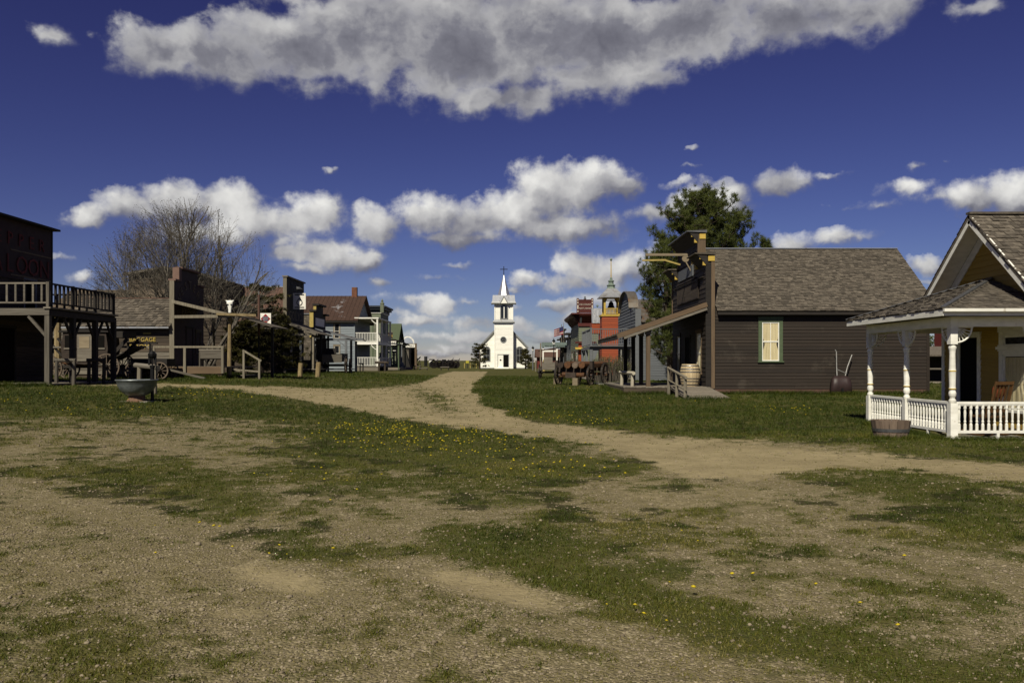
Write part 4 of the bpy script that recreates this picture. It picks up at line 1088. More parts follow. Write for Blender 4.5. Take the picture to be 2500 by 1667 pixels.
    m.build('sign_moulding', 'brown_board', t)
    m = MB(); lbox(W, 1.4, 5.5, -.13, -.03, 5.42, 5.50, m); lbox(W, .6, 6.9, -.12, -.03, 5.33, 5.38, m); m.build('sign_moulding', 'brown_board', t)
    lbox(W, 1.75, 4.9, -.09, -.03, 5.62, 6.12).build('sign_board', 'slate_board', t)
    # bracket sign over the street
    yb = 37.75
    m = MB().bar((fx0 - 2.15, yb, 6.62), (fx0 + .02, yb, 6.62), .08, .11).bar((fx0 - .02, yb, 6.70), (fx0 - .02, yb, 5.75), .07, .07).bar((fx0 - .04, yb, 5.85), (fx0 - .35, yb, 6.4), .04, .05)
    sb = m.build('sign_bracket', 'pale_wood', t)
    MB().lathe([(.15, -.03), (.17, 0), (.15, .03)], 14, Matrix.Translation((fx0 - .30, yb, 6.43)) @ Matrix.Rotation(math.pi / 2, 4, 'X')).build('rosette', 'pale_wood', sb)
    MB().bar((fx0 - 2.3, yb, 6.36), (fx0 - 1.2, yb, 6.38), .03, .075).bar((fx0 - 1.3, yb - .02, 6.38), (fx0 - .55, yb - .02, 6.16), .03, .075).build('hanging_sign', 'mustard_post', sb)
    # street porch
    pz0, pz1, xe = 2.80, 4.16, 4.46; ya, yb2 = 34.85, 42.55
    slab(t, 'porch_roof', [(xe, ya, pz0), (fx0, ya, pz1), (fx0, yb2, pz1), (xe, yb2, pz0)], 'shingle', .06)
    shingles(t, (xe, yb2, pz0), (xe, ya, pz0), (fx0, ya, pz1), (fx0, yb2, pz1), .2, .2, 'shingle')
    barpiece('porch_rake', 'tan_plank', t, (xe + .02, ya - .02, pz0 - .03), (fx0, ya - .02, pz1 - .03), .035, .20)
    barpiece('porch_rake', 'grey_board', t, (xe + .30, ya - .03, pz0 - .10), (fx0, ya - .03, pz1 - .22), .03, .10)
    MB().bb(xe, xe + .04, ya, yb2, pz0 - .17, pz0 - .05).build('porch_fascia', 'dark_board', t)
    xp = 5.83
    MB().bb(xp - .09, xp + .09, ya + .1, yb2 - .1, 3.0, 3.18).build('porch_beam', 'dark_board', t)
    for y, mt in ((35.1, 'tan_board'), (37.0, 'dark_upright'), (39.4, 'dark_upright'), (42.1, 'dark_upright')):
        o = MB().bb(xp - .085, xp + .085, y - .085, y + .085, .62, 3.0).build('porch_post', mt, t)
        MB().bb(xp - .12, xp + .12, y - .12, y + .12, 2.86, 3.02).build('post_cap', 'grey_board', o)
    n = 26
    for i in range(n):
        xa = 4.75 + (8.3 - 4.75) * i / n; xb = 4.75 + (8.3 - 4.75) * (i + 1) / n - .012
        bpiece('deck_plank', 'boardwalk', t, xa, xb, 34.92, 42.4, .58 + random.uniform(-.004, .004), .63)
    MB().bb(4.78, 6.6, 34.94, 35.0, .12, .575).bb(4.76, 4.82, 35.0, 42.4, .12, .575).build('deck_skirt', 'old_brown_board', t)
    # ramp
    for i in range(20):
        f = i / 20; y_ = 34.9 - 3.8 * f; z_ = .60 - .36 * f
        M = Matrix.Translation((7.55, y_ - .095, z_ - .02)) @ Matrix.Rotation(math.atan(.36 / 3.8), 4, 'X') @ Matrix.Diagonal((1.72 + random.uniform(-.03, .03), .182, .045, 1))
        piece('ramp_plank', 'box', 'boardwalk', t, M)
    MB().bar((6.78, 34.8, .50), (6.78, 31.2, .16), .06, .16).bar((8.34, 34.8, .50), (8.34, 31.2, .16), .06, .16).build('ramp_stringer', 'old_brown_board', t)
    for (y_, zt) in ((34.6, 1.42), (32.9, 1.26), (31.3, 1.08)):
        MB().tube([(6.62, y_, Gf(6.6, y_) - .1), (6.62, y_, zt)], [.07, .06], 8).build('handrail_post', 'weathered_post', t)
    MB().tube([(6.62, 34.75, 1.43), (6.62, 31.15, 1.07)], [.055, .06], 8).build('handrail', 'weathered_post', t)
    MB().tube([(6.62, 34.75, .92), (6.62, 31.15, .6)], .035, 6).build('handrail', 'weathered_post', t)
brown_shop()

def barrel():
    t = thing('whiskey_barrel', 'pale oak barrel with steel hoops standing on the brown shop porch', 'barrel', (7.72, 35.5, .63), .2, local=True)
    n = 18; Hh = .96
    def R(z): return .44 - .09 * ((z - Hh / 2) / (Hh / 2)) ** 2
    for k in range(n):
        a0 = 2 * math.pi * k / n + .008; a1 = 2 * math.pi * (k + 1) / n - .008; vs = []; fs = []
        for q in range(7):
            z = Hh * q / 6
            for rr in (R(z), R(z) - .03):
                for a in (a0, a1): vs.append((rr * math.cos(a), rr * math.sin(a), z))
        for q in range(6):
            b = q * 4; fs += [(b, b + 1, b + 5, b + 4), (b + 1, b + 3, b + 7, b + 5), (b + 2, b, b + 4, b + 6)]
        fs += [(24, 25, 27, 26), (0, 2, 3, 1)]
        MB().add(vs, fs).build('stave', 'barrel_wood', t)
    for z in (.07, .22, .34, .62, .74, .89):
        MB().lathe([(R(z - .02) + .002, z - .02), (R(z - .02) + .007, z - .02), (R(z + .02) + .007, z + .02), (R(z + .02) + .002, z + .02)], 28).build('hoop', 'hoop', t)
    MB().lathe([(.34, Hh - .04), (.338, Hh - .02)], 18).build('barrel_head', 'barrel_wood', t)
barrel()

def wheelbarrow():
    t = thing('wheelbarrow', 'upturned dark wheelbarrow leaning with handles up on the brown wall', 'wheelbarrow', (13.80, 34.45, Gf(13.8, 34.45)), 0, local=True)
    # tray stands on its front edge, its underside to the viewer
    vs = []; fs = []; n = 16
    rings = [(0, .40, .30), (.10, .46, .36), (.35, .44, .36), (.65, .40, .33), (.92, .34, .26), (1.0, .28, .12)]
    prof = []
    for (z, w, d) in [(0.0, .34, .05), (.06, .42, .16), (.25, .45, .27), (.55, .43, .30), (.80, .38, .24), (.92, .30, .12), (.96, .2, .02)]:
        r = []
        for k in range(n + 1):
            a = math.pi * k / n; cx = -math.cos(a); sy = math.sin(a)
            x = w * math.copysign(abs(cx) ** .55, cx); y = -d * sy ** .45
            y += .05 * math.exp(-(x / .07) ** 2) * (z > .2)
            r.append((x, y, z * .88))
        prof.append(r)
    for r in prof: vs += r
    for i in range(len(prof) - 1):
        for k in range(n): fs.append((i * (n + 1) + k, i * (n + 1) + k + 1, (i + 1) * (n + 1) + k + 1, (i + 1) * (n + 1) + k))
    o = MB().add(vs, fs).build('tray', 'barrow_paint', t, True)
    md = o.modifiers.new('thick', 'SOLIDIFY'); md.thickness = .012
    MB().tube([(-.14, -.02, .25), (-.12, .02, .75), (-.10, .12, 1.2), (-.07, .22, 1.85), (-.12, .24, 1.93)], .024, 8).build('handle', 'steel', t)
    MB().tube([(.16, -.02, .25), (.2, .02, .75), (.36, .14, 1.2), (.60, .25, 1.72)], .024, 8).build('handle', 'steel', t)
    MB().tube([(-.10, .05, 1.10), (.30, .05, .92)], .02, 6).build('brace', 'steel', t)
    MB().lathe([(.05, -.05), (.15, -.05), (.19, -.02), (.19, .02), (.15, .05), (.05, .05)], 14, Matrix.Translation((0, -.12, .19)) @ Matrix.Rotation(math.pi / 2, 4, 'Y')).build('wheel', 'black_iron', t)
wheelbarrow()

def hitching(name, label, p0, p1, zr, mat='weathered_post', r=.07, group=None, over=.25, rr=None):
    g0, g1 = Gf(*p0), Gf(*p1); c = ((p0[0] + p1[0]) / 2, (p0[1] + p1[1]) / 2)
    t = thing(name, label, 'hitching rail', (c[0], c[1], Gf(*c)), group=group)
    for p, g in ((p0, g0), (p1, g1)):
        MB().tube([(p[0], p[1], g - .15), (p[0] + .02, p[1], g + zr)], [r, r * .9], 8).build('post', mat, t)
    d = Vector((p1[0] - p0[0], p1[1] - p0[1], g1 - g0)).normalized() * over
    MB().tube([Vector((p0[0], p0[1], g0 + zr)) - d, Vector((p1[0], p1[1], g1 + zr)) + d], [rr or r, (rr or r) * .95], 8).build('rail', 'grey_board' if mat == 'weathered_post' else mat, t)
    return t
hitching('hitching_rail', 'pale two-post hitching rail in front of the brown shop porch', (5.22, 35.6), (5.0, 37.4), .92, 'pale_post', .08)
# ================================================================== RIGHT ROW BEYOND THE BROWN SHOP
XF = 8.5
def gable_box(t, x0, x1, y0, y1, zb, ze, zr, mat, ridge='x', name='wall'):
    """closed body with a gable roof shape; ridge along x or y"""
    if ridge == 'x':
        ym = (y0 + y1) / 2
        return MB().prism([(x0, y1, zb), (x0, y0, zb), (x0, y0, ze), (x0, ym, zr), (x0, y1, ze)], (x1 - x0, 0, 0)).build(name, mat, t)
    xm = (x0 + x1) / 2
    return MB().prism([(x0, y0, zb), (x1, y0, zb), (x1, y0, ze), (xm, y0, zr), (x0, y0, ze)], (0, y1 - y0, 0)).build(name, mat, t)
def panel_roof(t, A, B, C, D, n, mat, name='roof', seam=True, t_=.05):
    """metal roof: deck plus raised seams"""
    slab(t, name, [A, B, C, D], mat, t_)
    if seam:
        A, B, C, D = map(Vector, (A, B, C, D)); m = MB()
        nrm = (B - A).cross(D - A).normalized()
        if nrm.z < 0: nrm = -nrm
        for i in range(n + 1):
            m.bar(A.lerp(B, i / n) + nrm * .014, D.lerp(C, i / n) + nrm * .014, .035, .028, up=nrm)
        o = m.build('roof_seam', mat, t); o['kind'] = 'stuff'
def balustrade(t, a, b, z0, z1, mat, n, post=None, thick=.035):
    a = Vector((*a, 0)); b = Vector((*b, 0)); up = Vector((0, 0, 1))
    barpiece('top_rail', mat, t, a + up * z1, b + up * z1, .08, .06); barpiece('bottom_rail', mat, t, a + up * (z0 + .1), b + up * (z0 + .1), .06, .05)
    for i in range(n):
        p = a.lerp(b, (i + .5) / n); piece('baluster', 'box', mat, t, Matrix.Translation((p.x, p.y, (z0 + .1 + z1) / 2)) @ Matrix.Diagonal((thick, thick, z1 - z0 - .13, 1)))

def slate_shop():
    x0, x1, y0, y1 = XF, 17.5, 56.0, 65.0; ym = 60.5; g = .45
    t = thing('slate_shop', 'slate grey clapboard shop with round-topped front and balcony', 'building', (x0, y0, g))
    NOGO.append((5, 18, 55.5, 65))
    gable_box(t, x0 + .05, x1, y0 + .03, y1, g - .3, 4.6, 6.2, 'slate_board')
    Ws = frame((x0, y0), (x1, y0))
    clad(t, 'siding_board', (x0 + .15, y0), (x1, y0), g, 4.6, .17, 'slate_board', [(2.4, 3.4, 1.4, 3.0)], split=5)
    window(t, Ws, 2.55, 3.55, 1.4, 3.0, 'slate_trim', 'white_paint')
    # rusty tin roof with a shallow upper and a steeper lower pitch
    for sg, ye in ((-1, y0 - .3), (1, y1 + .3)):
        ymid = ym + sg * 2.6
        P = [(x0 + .3, ymid, 5.75), (x1 + .3, ymid, 5.75), (x1 + .3, ym, 6.35), (x0 + .3, ym, 6.35)]; Q = [(x0 + .3, ye, 4.45), (x1 + .3, ye, 4.45), (x1 + .3, ymid, 5.75), (x0 + .3, ymid, 5.75)]
        if sg > 0: P = [P[1], P[0], P[3], P[2]]; Q = [Q[1], Q[0], Q[3], Q[2]]
        panel_roof(t, *P, 12, 'rust_grey_metal'); panel_roof(t, *Q, 12, 'rust_grey_metal')
    # round false front facing the street
    fx = x0 - .05
    pts = [(y0, 5.35), (y0 + 1.6, 5.45)]
    for k in range(15):
        a = math.pi * k / 14; pts.append((ym - 2.9 * math.cos(a), 5.5 + 1.35 * math.sin(a)))
    pts += [(y1 - 1.6, 5.45), (y1, 5.35)]
    poly = [(fx + .3, y0 - .02, g - .2)] + [(fx + .3, y, z) for y, z in pts] + [(fx + .3, y1, g - .2)]
    MB().prism(poly, (-.28, 0, 0)).build('false_front', 'slate_board', t)
    A, B = (fx, y1), (fx, y0 - .02); W = frame(A, B)
    top = [(y1 - y, z) for y, z in pts[::-1]]
    clad(t, 'front_board', A, B, 3.1, 6.9, .22, 'slate_board', top=top, t=.05)
    clad(t, 'front_board', A, B, g + .2, 3.1, .22, 'slate_board', [(1.0, 2.4, g, 2.8), (3.8, 5.0, g, 2.8), (6.4, 7.8, g, 2.8)], t=.05)
    for s in (1.0, 6.4): window(t, W, s, s + 1.4, 1.2, 2.8, 'slate_trim', 'white_paint')
    door(t, W, 3.8, 5.0, .7, 2.8, 'slate_trim', 'dark_inside')
    m = MB()
    for (ya, za), (yb, zb) in zip(pts[2:], pts[3:-2]): m.bar((fx - .22, ya, za + .05), (fx - .22, yb, zb + .05), .05, .04) if False else None
    cap = [(fx - .25, y, z + .02) for y, z in pts[1:-1]]
    vs = []; fs = []
    for i, (x_, y_, z_) in enumerate(cap): vs += [(x_, y_, z_), (fx + .45, y_, z_), (fx + .45, y_, z_ + .06), (x_, y_, z_ + .06)]
    for i in range(len(cap) - 1):
        b = i * 4
        for k in range(4): fs.append((b + k, b + (k + 1) % 4, b + 4 + (k + 1) % 4, b + 4 + k))
    fs += [(0, 3, 2, 1), tuple(len(vs) - 4 + k for k in range(4))]
    MB().add(vs, fs).build('arch_cap', 'rust_grey_metal', t)
    MB().bb(fx - .03, fx + .36, y0 - .09, y0 - .022, g, 5.35).build('corner_board', 'slate_trim', t)
    # balcony over the boardwalk
    bx, by0, by1, bz = 5.55, 57.5, 64.5, 2.86
    for i in range(14): bpiece('balcony_plank', 'slate_trim', t, bx + (fx - bx) * i / 14, bx + (fx - bx) * (i + 1) / 14 - .01, by0, by1, bz - .05, bz)
    MB().bb(bx - .1, fx - .03, by0 - .08, by0 - .003, bz - .24, bz - .05).bb(bx - .1, bx - .02, by0, by1, bz - .24, bz - .05).build('balcony_beam', 'slate_trim', t)
    MB().bb(bx - .3, fx - .02, by0 - .30, by0 - .09, bz - .05, bz + .02).build('balcony_moulding', 'slate_trim', t)
    for y in (by0, (by0 + by1) / 2, by1 - .1):
        bpiece('balcony_post', 'slate_trim', t, bx - .06, bx + .08, y - .07, y + .07, bz + .02, bz + 1.28)
        bpiece('balcony_post', 'slate_trim', t, bx - .10, bx + .10, y - .10, y + .10, g, bz - .24)
    balustrade(t, (bx + .1, by0), (fx - .05, by0), bz, bz + 1.18, 'slate_trim', 17)
    balustrade(t, (bx, by0 + .1), (bx, by1 - .1), bz, bz + 1.18, 'slate_trim', 20)
    MB().prism([(bx + .12, by0 - .03, bz - .24), (bx + .12, by0 - .03, bz - 1.25), (bx + .55, by0 - .03, bz - .24)], (0, .06, 0)).build('balcony_brace', 'slate_trim', t)
    n = 24
    for i in range(n): bpiece('deck_plank', 'boardwalk', t, 5.0, fx, 56 + 9 * i / n, 56 + 9 * (i + 1) / n - .02, .55, .60)
    o = MB().tube([(10.2, ym, 6.2), (10.2, ym, 9.3)], [.035, .02], 6).build('mast', 'steel', t)
    MB().lathe([(.005, 0), (.06, .05), (.06, .09), (.005, .14)], 8, Matrix.Translation((10.2, ym, 9.28))).build('mast_ball', 'steel', o)
slate_shop()

def fire_house():
    x0, x1, y0, y1 = XF, 15.0, 75.0, 88.0; g = .5
    t = thing('fire_house', 'orange-red clapboard fire house with yellow bell tower and tall finial', 'building', (x0, y0, g))
    NOGO.append((7, 16, 74, 88))
    MB().bb(x0 + .8, x1, y0 + 1.7, y1, g - .3, 5.6).build('wall', 'orange_board', t)
    tx0, tx1, ty0, ty1 = x0 - .25, x0 + 1.5, y0, y0 + 1.75
    MB().bb(tx0 + .03, tx1, ty0 + .03, ty1, g - .3, 5.95).build('tower', 'orange_board', t)
    clad(t, 'siding_board', (tx0, ty0), (tx1, ty0), g, 5.95, .19, 'orange_board', t=.035)
    clad(t, 'siding_board', (tx0, ty1), (tx0, ty0), g, 5.95, .19, 'orange_board', t=.035)
    clad(t, 'siding_board', (tx1, y0 + 1.7), (x1, y0 + 1.7), g, 5.6, .19, 'orange_board', t=.035)
    clad(t, 'front_siding', (x0 + .8, y1), (x0 + .8, y0 + 1.6), g, 5.6, .19, 'orange_board', [(1, 3.4, g, 3.2), (6, 8.4, g, 3.2)], t=.035)
    W = frame((x0 + .8, y1), (x0 + .8, y0 + 1.6))
    for s in (1, 6): door(t, W, s, s + 2.4, g, 3.2, 'yellow_trim', 'red_board', .16)
    MB().bb(x0 + .1, x0 + .8, y0 + 1.7, y1, 3.35, 3.5).build('hood', 'yellow_trim', t)
    MB().bb(x0 + .4, x1 + .2, y0 + 1.5, y1, 5.6, 5.75).build('roof', 'rust_metal', t)
    MB().bb(tx0 - .1, tx1 + .1, ty0 - .1, ty1 + .1, 5.95, 6.12).build('tower_band', 'yellow_trim', t)
    cx, cy = (tx0 + tx1) / 2 + .05, (ty0 + ty1) / 2
    for sx in (-1, 1):
        for sy in (-1, 1):
            MB().bb(cx + sx * .66 - .09, cx + sx * .66 + .09, cy + sy * .66 - .09, cy + sy * .66 + .09, 6.12, 7.75).build('belfry_post', 'yellow_trim', t)
    for s in (-1, 1):
        balustrade(t, (cx - .57, cy + s * .66), (cx + .57, cy + s * .66), 6.12, 6.68, 'yellow_trim', 9, thick=.05)
        balustrade(t, (cx + s * .66, cy - .57), (cx + s * .66, cy + .57), 6.12, 6.68, 'yellow_trim', 9, thick=.05)
    for sx in (-1, 1):
        for sy in (-1, 1):
            m = MB(); m.prism([(cx + sx * .57, cy + sy * .66 - .02, 7.75), (cx + sx * .57, cy + sy * .66 - .02, 7.25), (cx + sx * .40, cy + sy * .66 - .02, 7.62), (cx + sx * .2, cy + sy * .66 - .02, 7.75)], (0, .04, 0)); m.build('belfry_bracket', 'yellow_trim', t)
    b = MB().lathe([(.36, 6.78), (.31, 6.86), (.25, 7.0), (.21, 7.2), (.14, 7.34), (.04, 7.38)], 16, Matrix.Translation((cx, cy, 0))).build('bell', 'black_iron', t, True)
    MB().bar((cx - .57, cy, 7.45), (cx + .57, cy, 7.45), .08, .08).bar((cx, cy, 7.3), (cx, cy, 7.5), .06, .06).build('bell_yoke', 'black_iron', b)
    # spreading tin hip roof
    R0, R1 = 1.18, .40
    rz = [(R0, 7.72), (.85, 8.05), (R1, 8.55)]
    m = MB()
    for (ra, za), (rb, zb) in zip(rz, rz[1:]):
        for (ax, ay, bx, by) in ((-1, -1, 1, -1), (1, -1, 1, 1), (1, 1, -1, 1), (-1, 1, -1, -1)):
            m.add([(cx + ax * ra, cy + ay * ra, za), (cx + bx * ra, cy + by * ra, za), (cx + bx * rb, cy + by * rb, zb), (cx + ax * rb, cy + ay * rb, zb)], [(0, 1, 2, 3)])
    m.bb(cx - R0, cx + R0, cy - R0, cy + R0, 7.66, 7.718); m.build('belfry_roof', 'tin', t)
    f = MB().lathe([(.46, 8.5), (.34, 8.75), (.42, 8.82), (.42, 8.88), (.26, 8.95), (.22, 9.15), (.30, 9.22), (.30, 9.28), (.14, 9.34), (.11, 9.55), (.05, 9.6)], 8, Matrix.Translation((cx, cy, 0))).build('finial_base', 'verdigris', t)
    MB().tube([(cx, cy, 9.5), (cx, cy, 11.15)], [.05, .035], 6).build('finial_pole', 'yellow_trim', f)
    MB().lathe([(.01, 11.1), (.09, 11.15), (.12, 11.24), (.09, 11.33), (.01, 11.38)], 10, Matrix.Translation((cx, cy, 0))).build('finial_ball', 'verdigris', f)
    # corrugated turret roof next to the tower
    tx, ty = XF - .15, 80.5
    m = MB(); n = 9
    for i in range(n):
        a = tx - .5 + 1.25 * i / n; w = 1.25 / n
        m.add([(a, ty, 5.6), (a + w * .5, ty - .05, 5.6), (a + w, ty, 5.6), (a + w, ty + .5, 7.1), (a + w * .5, ty + .45, 7.1), (a, ty + .5, 7.1)], [(0, 1, 4, 5), (1, 2, 3, 4)])
    o = m.build('turret_roof', 'tin', t)
    MB().bb(tx - .5, tx + .8, ty + .06, ty + 2, 4.6, 5.65).build('turret_wall', 'orange_board', t)
    MB().lathe([(.01, 0), (.10, .06), (.12, .14), (.08, .22), (.01, .26)], 8, Matrix.Translation((tx + .1, ty + .6, 7.2))).bar((tx + .1, ty + .6, 7.0), (tx + .1, ty + .6, 7.24), .04).build('turret_ball', 'verdigris', o)
fire_house()

def bank():
    x0, x1, y0, y1 = XF, 14.5, 104.0, 118.0; g = .55
    t = thing('sage_bank', 'sage green bank with heavy maroon cornice and rooftop sign board', 'building', (x0, y0, g))
    NOGO.append((7, 15, 103, 118))
    MB().bb(x0 + .03, x1, y0 + .03, y1, g - .3, 6.9).build('wall', 'sage_board', t)
    clad(t, 'siding', (x0, y0), (x1, y0), g, 6.4, .22, 'sage_board', indiv=False, t=.04)
    clad(t, 'siding', (x0, y1), (x0, y0), g, 6.4, .22, 'sage_board', [(2, 3.2, 1.2, 3.2), (6, 7.4, g, 3.2), (10.5, 12, 1.2, 3.2)], indiv=False, t=.04)
    W = frame((x0, y1), (x0, y0)); Ws = frame((x0, y0), (x1, y0))
    for s in (2, 10.5): window(t, W, s, s + 1.4, 1.2, 3.2, 'maroon', 'white_paint')
    door(t, W, 6, 7.4, g, 3.2, 'maroon', 'dark_inside')
    MB().bb(x0 - .08, x0 + .5, y0 - .09, y0 - .043, g, 4.2).build('pilaster', 'orange_board', t)
    MB().bb(x0 - .5, x0 + 2.2, y0 - .35, y0 - .045, 4.2, 4.42).build('belt_course', 'maroon', t)
    window(t, Ws, .95, 1.95, 1.4, 3.2, 'sage_plain', 'sage_plain', curtain='curtain_cloth')
    MB().prism([(x0 - .5, y0 - .05, 3.62), (x0 + .9, y0 - .05, 3.62), (x0 + .9, y0 - .75, 3.42), (x0 - .5, y0 - .75, 3.42)], (0, 0, .08)).build('door_hood', 'yellow_trim', t)
    MB().bb(x0 - .12, x0 + 2.8, y0 - .2, y0 - .045, 6.35, 6.75).build('frieze', 'maroon', t)
    # curved cornice on both sides
    prof = [(0, 6.75), (.12, 6.9), (.30, 7.05), (.55, 7.45), (.85, 7.62), (1.0, 7.82), (1.0, 7.98), (0, 8.02)]
    m = MB()
    m.prism([(x0 - d, y0 - .06, z) for d, z in prof][::-1], (0, y1 - y0, 0)); m.prism([(x0, y0 - d, z) for d, z in prof], (2.9, 0, 0))
    m.prism([(x0, y0, 6.76), (x0 - 1.0, y0, 7.9), (x0 - 1.0, y0 - 1.0, 7.9)], (.0, .0, .08))
    m.bb(x0 - 1.0, x0, y0 - 1.0, y0 - .06, 7.83, 8.0); m.build('cornice', 'maroon', t)
    for i in range(8):
        y = y0 + .3 + i * 1.7; MB().prism([(x0 - .7, y, 7.5), (x0 - .05, y, 6.6), (x0 - .05, y, 7.5)], (0, .22, 0)).build('cornice_bracket', 'maroon', t)
    for xx in (x0 + .1, x0 + 2.2): MB().prism([(xx, y0 - .7, 7.5), (xx, y0 - .06, 7.5), (xx, y0 - .06, 6.6)], (.22, 0, 0)).build('cornice_bracket', 'yellow_trim' if xx > x0 + 1 else 'slate_trim', t)
    sx0, sx1, sy = x0 - .35, x0 + 1.75, y0 - .8
    s = MB().bb(sx0 + .2, sx1 - .2, sy, sy + .15, 8.02, 9.55).build('roof_sign', 'maroon', t)
    m = MB().bb(sx0, sx0 + .28, sy - .05, sy + .2, 8.02, 9.85).bb(sx1 - .28, sx1, sy - .05, sy + .2, 8.02, 9.85).bb(sx0 + .28, sx1 - .28, sy - .03, sy + .18, 9.5, 9.7); m.build('sign_frame', 'maroon', s)
    m = MB()
    for xx in (sx0 + .14, sx1 - .14):
        for z0, z1 in ((8.12, 8.3), (8.5, 9.0), (9.2, 9.38), (9.55, 9.72)): m.bb(xx - .07, xx + .07, sy - .075, sy - .052, z0, z1)
    m.build('sign_inlay', 'pale_letter', s)
    Wt = frame((sx0, sy), (sx1, sy))
    text(s, 'COX COUNTY', Wt, 1.05, 8.98, .27, 'pale_letter', -.02); text(s, "NAT'L BANK", Wt, 1.05, 8.50, .27, 'pale_letter', -.02)
    MB().lathe([(.12, 9.7), (.2, 9.78), (.08, 9.9), (.14, 10.0), (.02, 10.12)], 8, Matrix.Translation(((sx0 + sx1) / 2, sy + .07, 0))).build('sign_crest', 'slate_trim', s)
    m = MB(); m.bb(x0 - 2.4, x0 - .05, y0 + 2.5, y0 + 3.0, g + .2, g + .5); m.build('step', 'boardwalk', t)
    MB().bar((x0 - 2.2, y0 + 1.6, 1.6), (x0 - .6, y0 + 1.6, 2.2), .07).bar((x0 - 2.2, y0 + 1.6, .6), (x0 - 2.2, y0 + 1.6, 1.7), .08).bar((x0 - .6, y0 + 1.6, .6), (x0 - .6, y0 + 1.6, 2.3), .08).build('handrail', 'grey_board', t)
bank()

def far_shop(name, label, px, D, wid, dep, zs, zc, mat, cap='dark_board', x=XF, porch=None):
    y0 = D; g = Gf(x, D)
    t = thing(name, label, 'building', (x, y0, g))
    MB().bb(x + .35, x + dep, y0 + .1, y0 + wid, g - .2, zs - .9).build('wall', mat, t)
    MB().bb(x + .02, x + .35, y0, y0 + wid, g - .2, zs).bb(x + .05, x + .34, y0 + wid * .28, y0 + wid * .72, zs, zc).build('false_front', mat, t)
    MB().bb(x - .55, x + .6, y0 - .15, y0 + wid * .27, zs + .004, zs + .22).bb(x - .55, x + .6, y0 + wid * .26, y0 + wid * .74, zc + .004, zc + .24).bb(x - .55, x + .6, y0 + wid * .73, y0 + wid + .15, zs + .004, zs + .22).build('cornice', cap, t)
    W = frame((x, y0 + wid), (x, y0))
    window(t, W, .6, 1.8, g + .8, g + 2.5, 'slate_trim'); door(t, W, wid / 2 - .6, wid / 2 + .6, g + .1, g + 2.4, 'slate_trim', 'dark_inside'); window(t, W, wid - 1.8, wid - .6, g + .8, g + 2.5, 'slate_trim')
    Ws = frame((x + .35, y0 + .1), (x + dep, y0 + .1)); window(t, Ws, .6, 1.4, g + .9, g + 2.3, 'slate_trim')
    return t
far_shop('grey_store', 'low grey store with flat-topped false front next to the sage bank', 1390, 120, 9, 6, 5.3, 6.0, 'slate_board', 'dark_board', XF + .1)
def land_office():
    x, y0 = XF - .2, 131.0; g = Gf(8, y0)
    t = far_shop('land_office', 'weathered shop with white porch posts and teal land sign', 1345, y0, 11, 6, 5.6, 7.1, 'dark_board', 'dark_board', x)
    xa, xb = 4.75, x; y = y0 - .6
    for xx in (4.95, 7.15): MB().bb(xx - .11, xx + .11, y - .11, y + .11, g - .1, 4.5).build('porch_post', 'white_paint', t)
    MB().bb(4.84, 7.26, y - .12, y + .12, 3.5, 3.75).build('porch_beam', 'white_paint', t)
    MB().tube([(4.55, y - .1, g - .1), (4.55, y - .1, 4.9)], .12, 6).build('sign_post', 'weathered_post', t)
    slab(t, 'porch_roof', [(4.5, y - .2, 3.8), (x, y - .2, 4.4), (x, y0 + 10, 4.4), (4.5, y0 + 10, 3.8)], 'rust_brown', .1)
    s = MB().bb(4.7, 8.9, y - .30, y - .22, 4.25, 5.0).build('sign_board', 'sign_teal', t)
    text(s, 'REAL ESTATE & LOANS', frame((4.7, y - .30), (8.9, y - .30)), 2.1, 4.33, .30, 'black_letter', -.015)
    MB().tube([(7.9, y + .4, 3.5), (7.9, y + .4, 7.9)], .06, 6).build('flag_mast', 'weathered_post', t)
land_office()
def flag():
    p = (8.2, 130.2)
    t = thing('flag', 'striped red and white flag with blue corner over the land sign', 'flag', (p[0], p[1], 5), 0)
    MB().tube([(p[0], p[1], 4.3), (p[0], p[1], 8.1)], .04, 6).build('staff', 'weathered_post', t)
    n = 9; W_, H_ = 1.55, 1.25; Z0 = 7.55
    def pt(u, v): return (p[0] - .05 - u * W_ * .95, p[1] + .15 * math.sin(u * 6), Z0 - v * H_ - u * (.55 - .15 * v))
    for i in range(7):
        vs = []; fs = []
        for k in range(n + 1): vs += [pt(k / n, i / 7), pt(k / n, (i + 1) / 7)]
        for k in range(n): fs.append((2 * k, 2 * k + 1, 2 * k + 3, 2 * k + 2))
        MB().add(vs, fs).build('stripe', 'flag_red' if i % 2 == 0 else 'flag_cloth', t)
    vs = []; fs = []
    for k in range(5):
        a, b = pt(.42 * k / 4, -.01), pt(.42 * k / 4, .56); vs += [(a[0], a[1] - .012, a[2]), (b[0], b[1] - .012, b[2])]
    for k in range(4): fs.append((2 * k, 2 * k + 1, 2 * k + 3, 2 * k + 2))
    MB().add(vs, fs).build('canton', 'flag_blue', t)
flag()
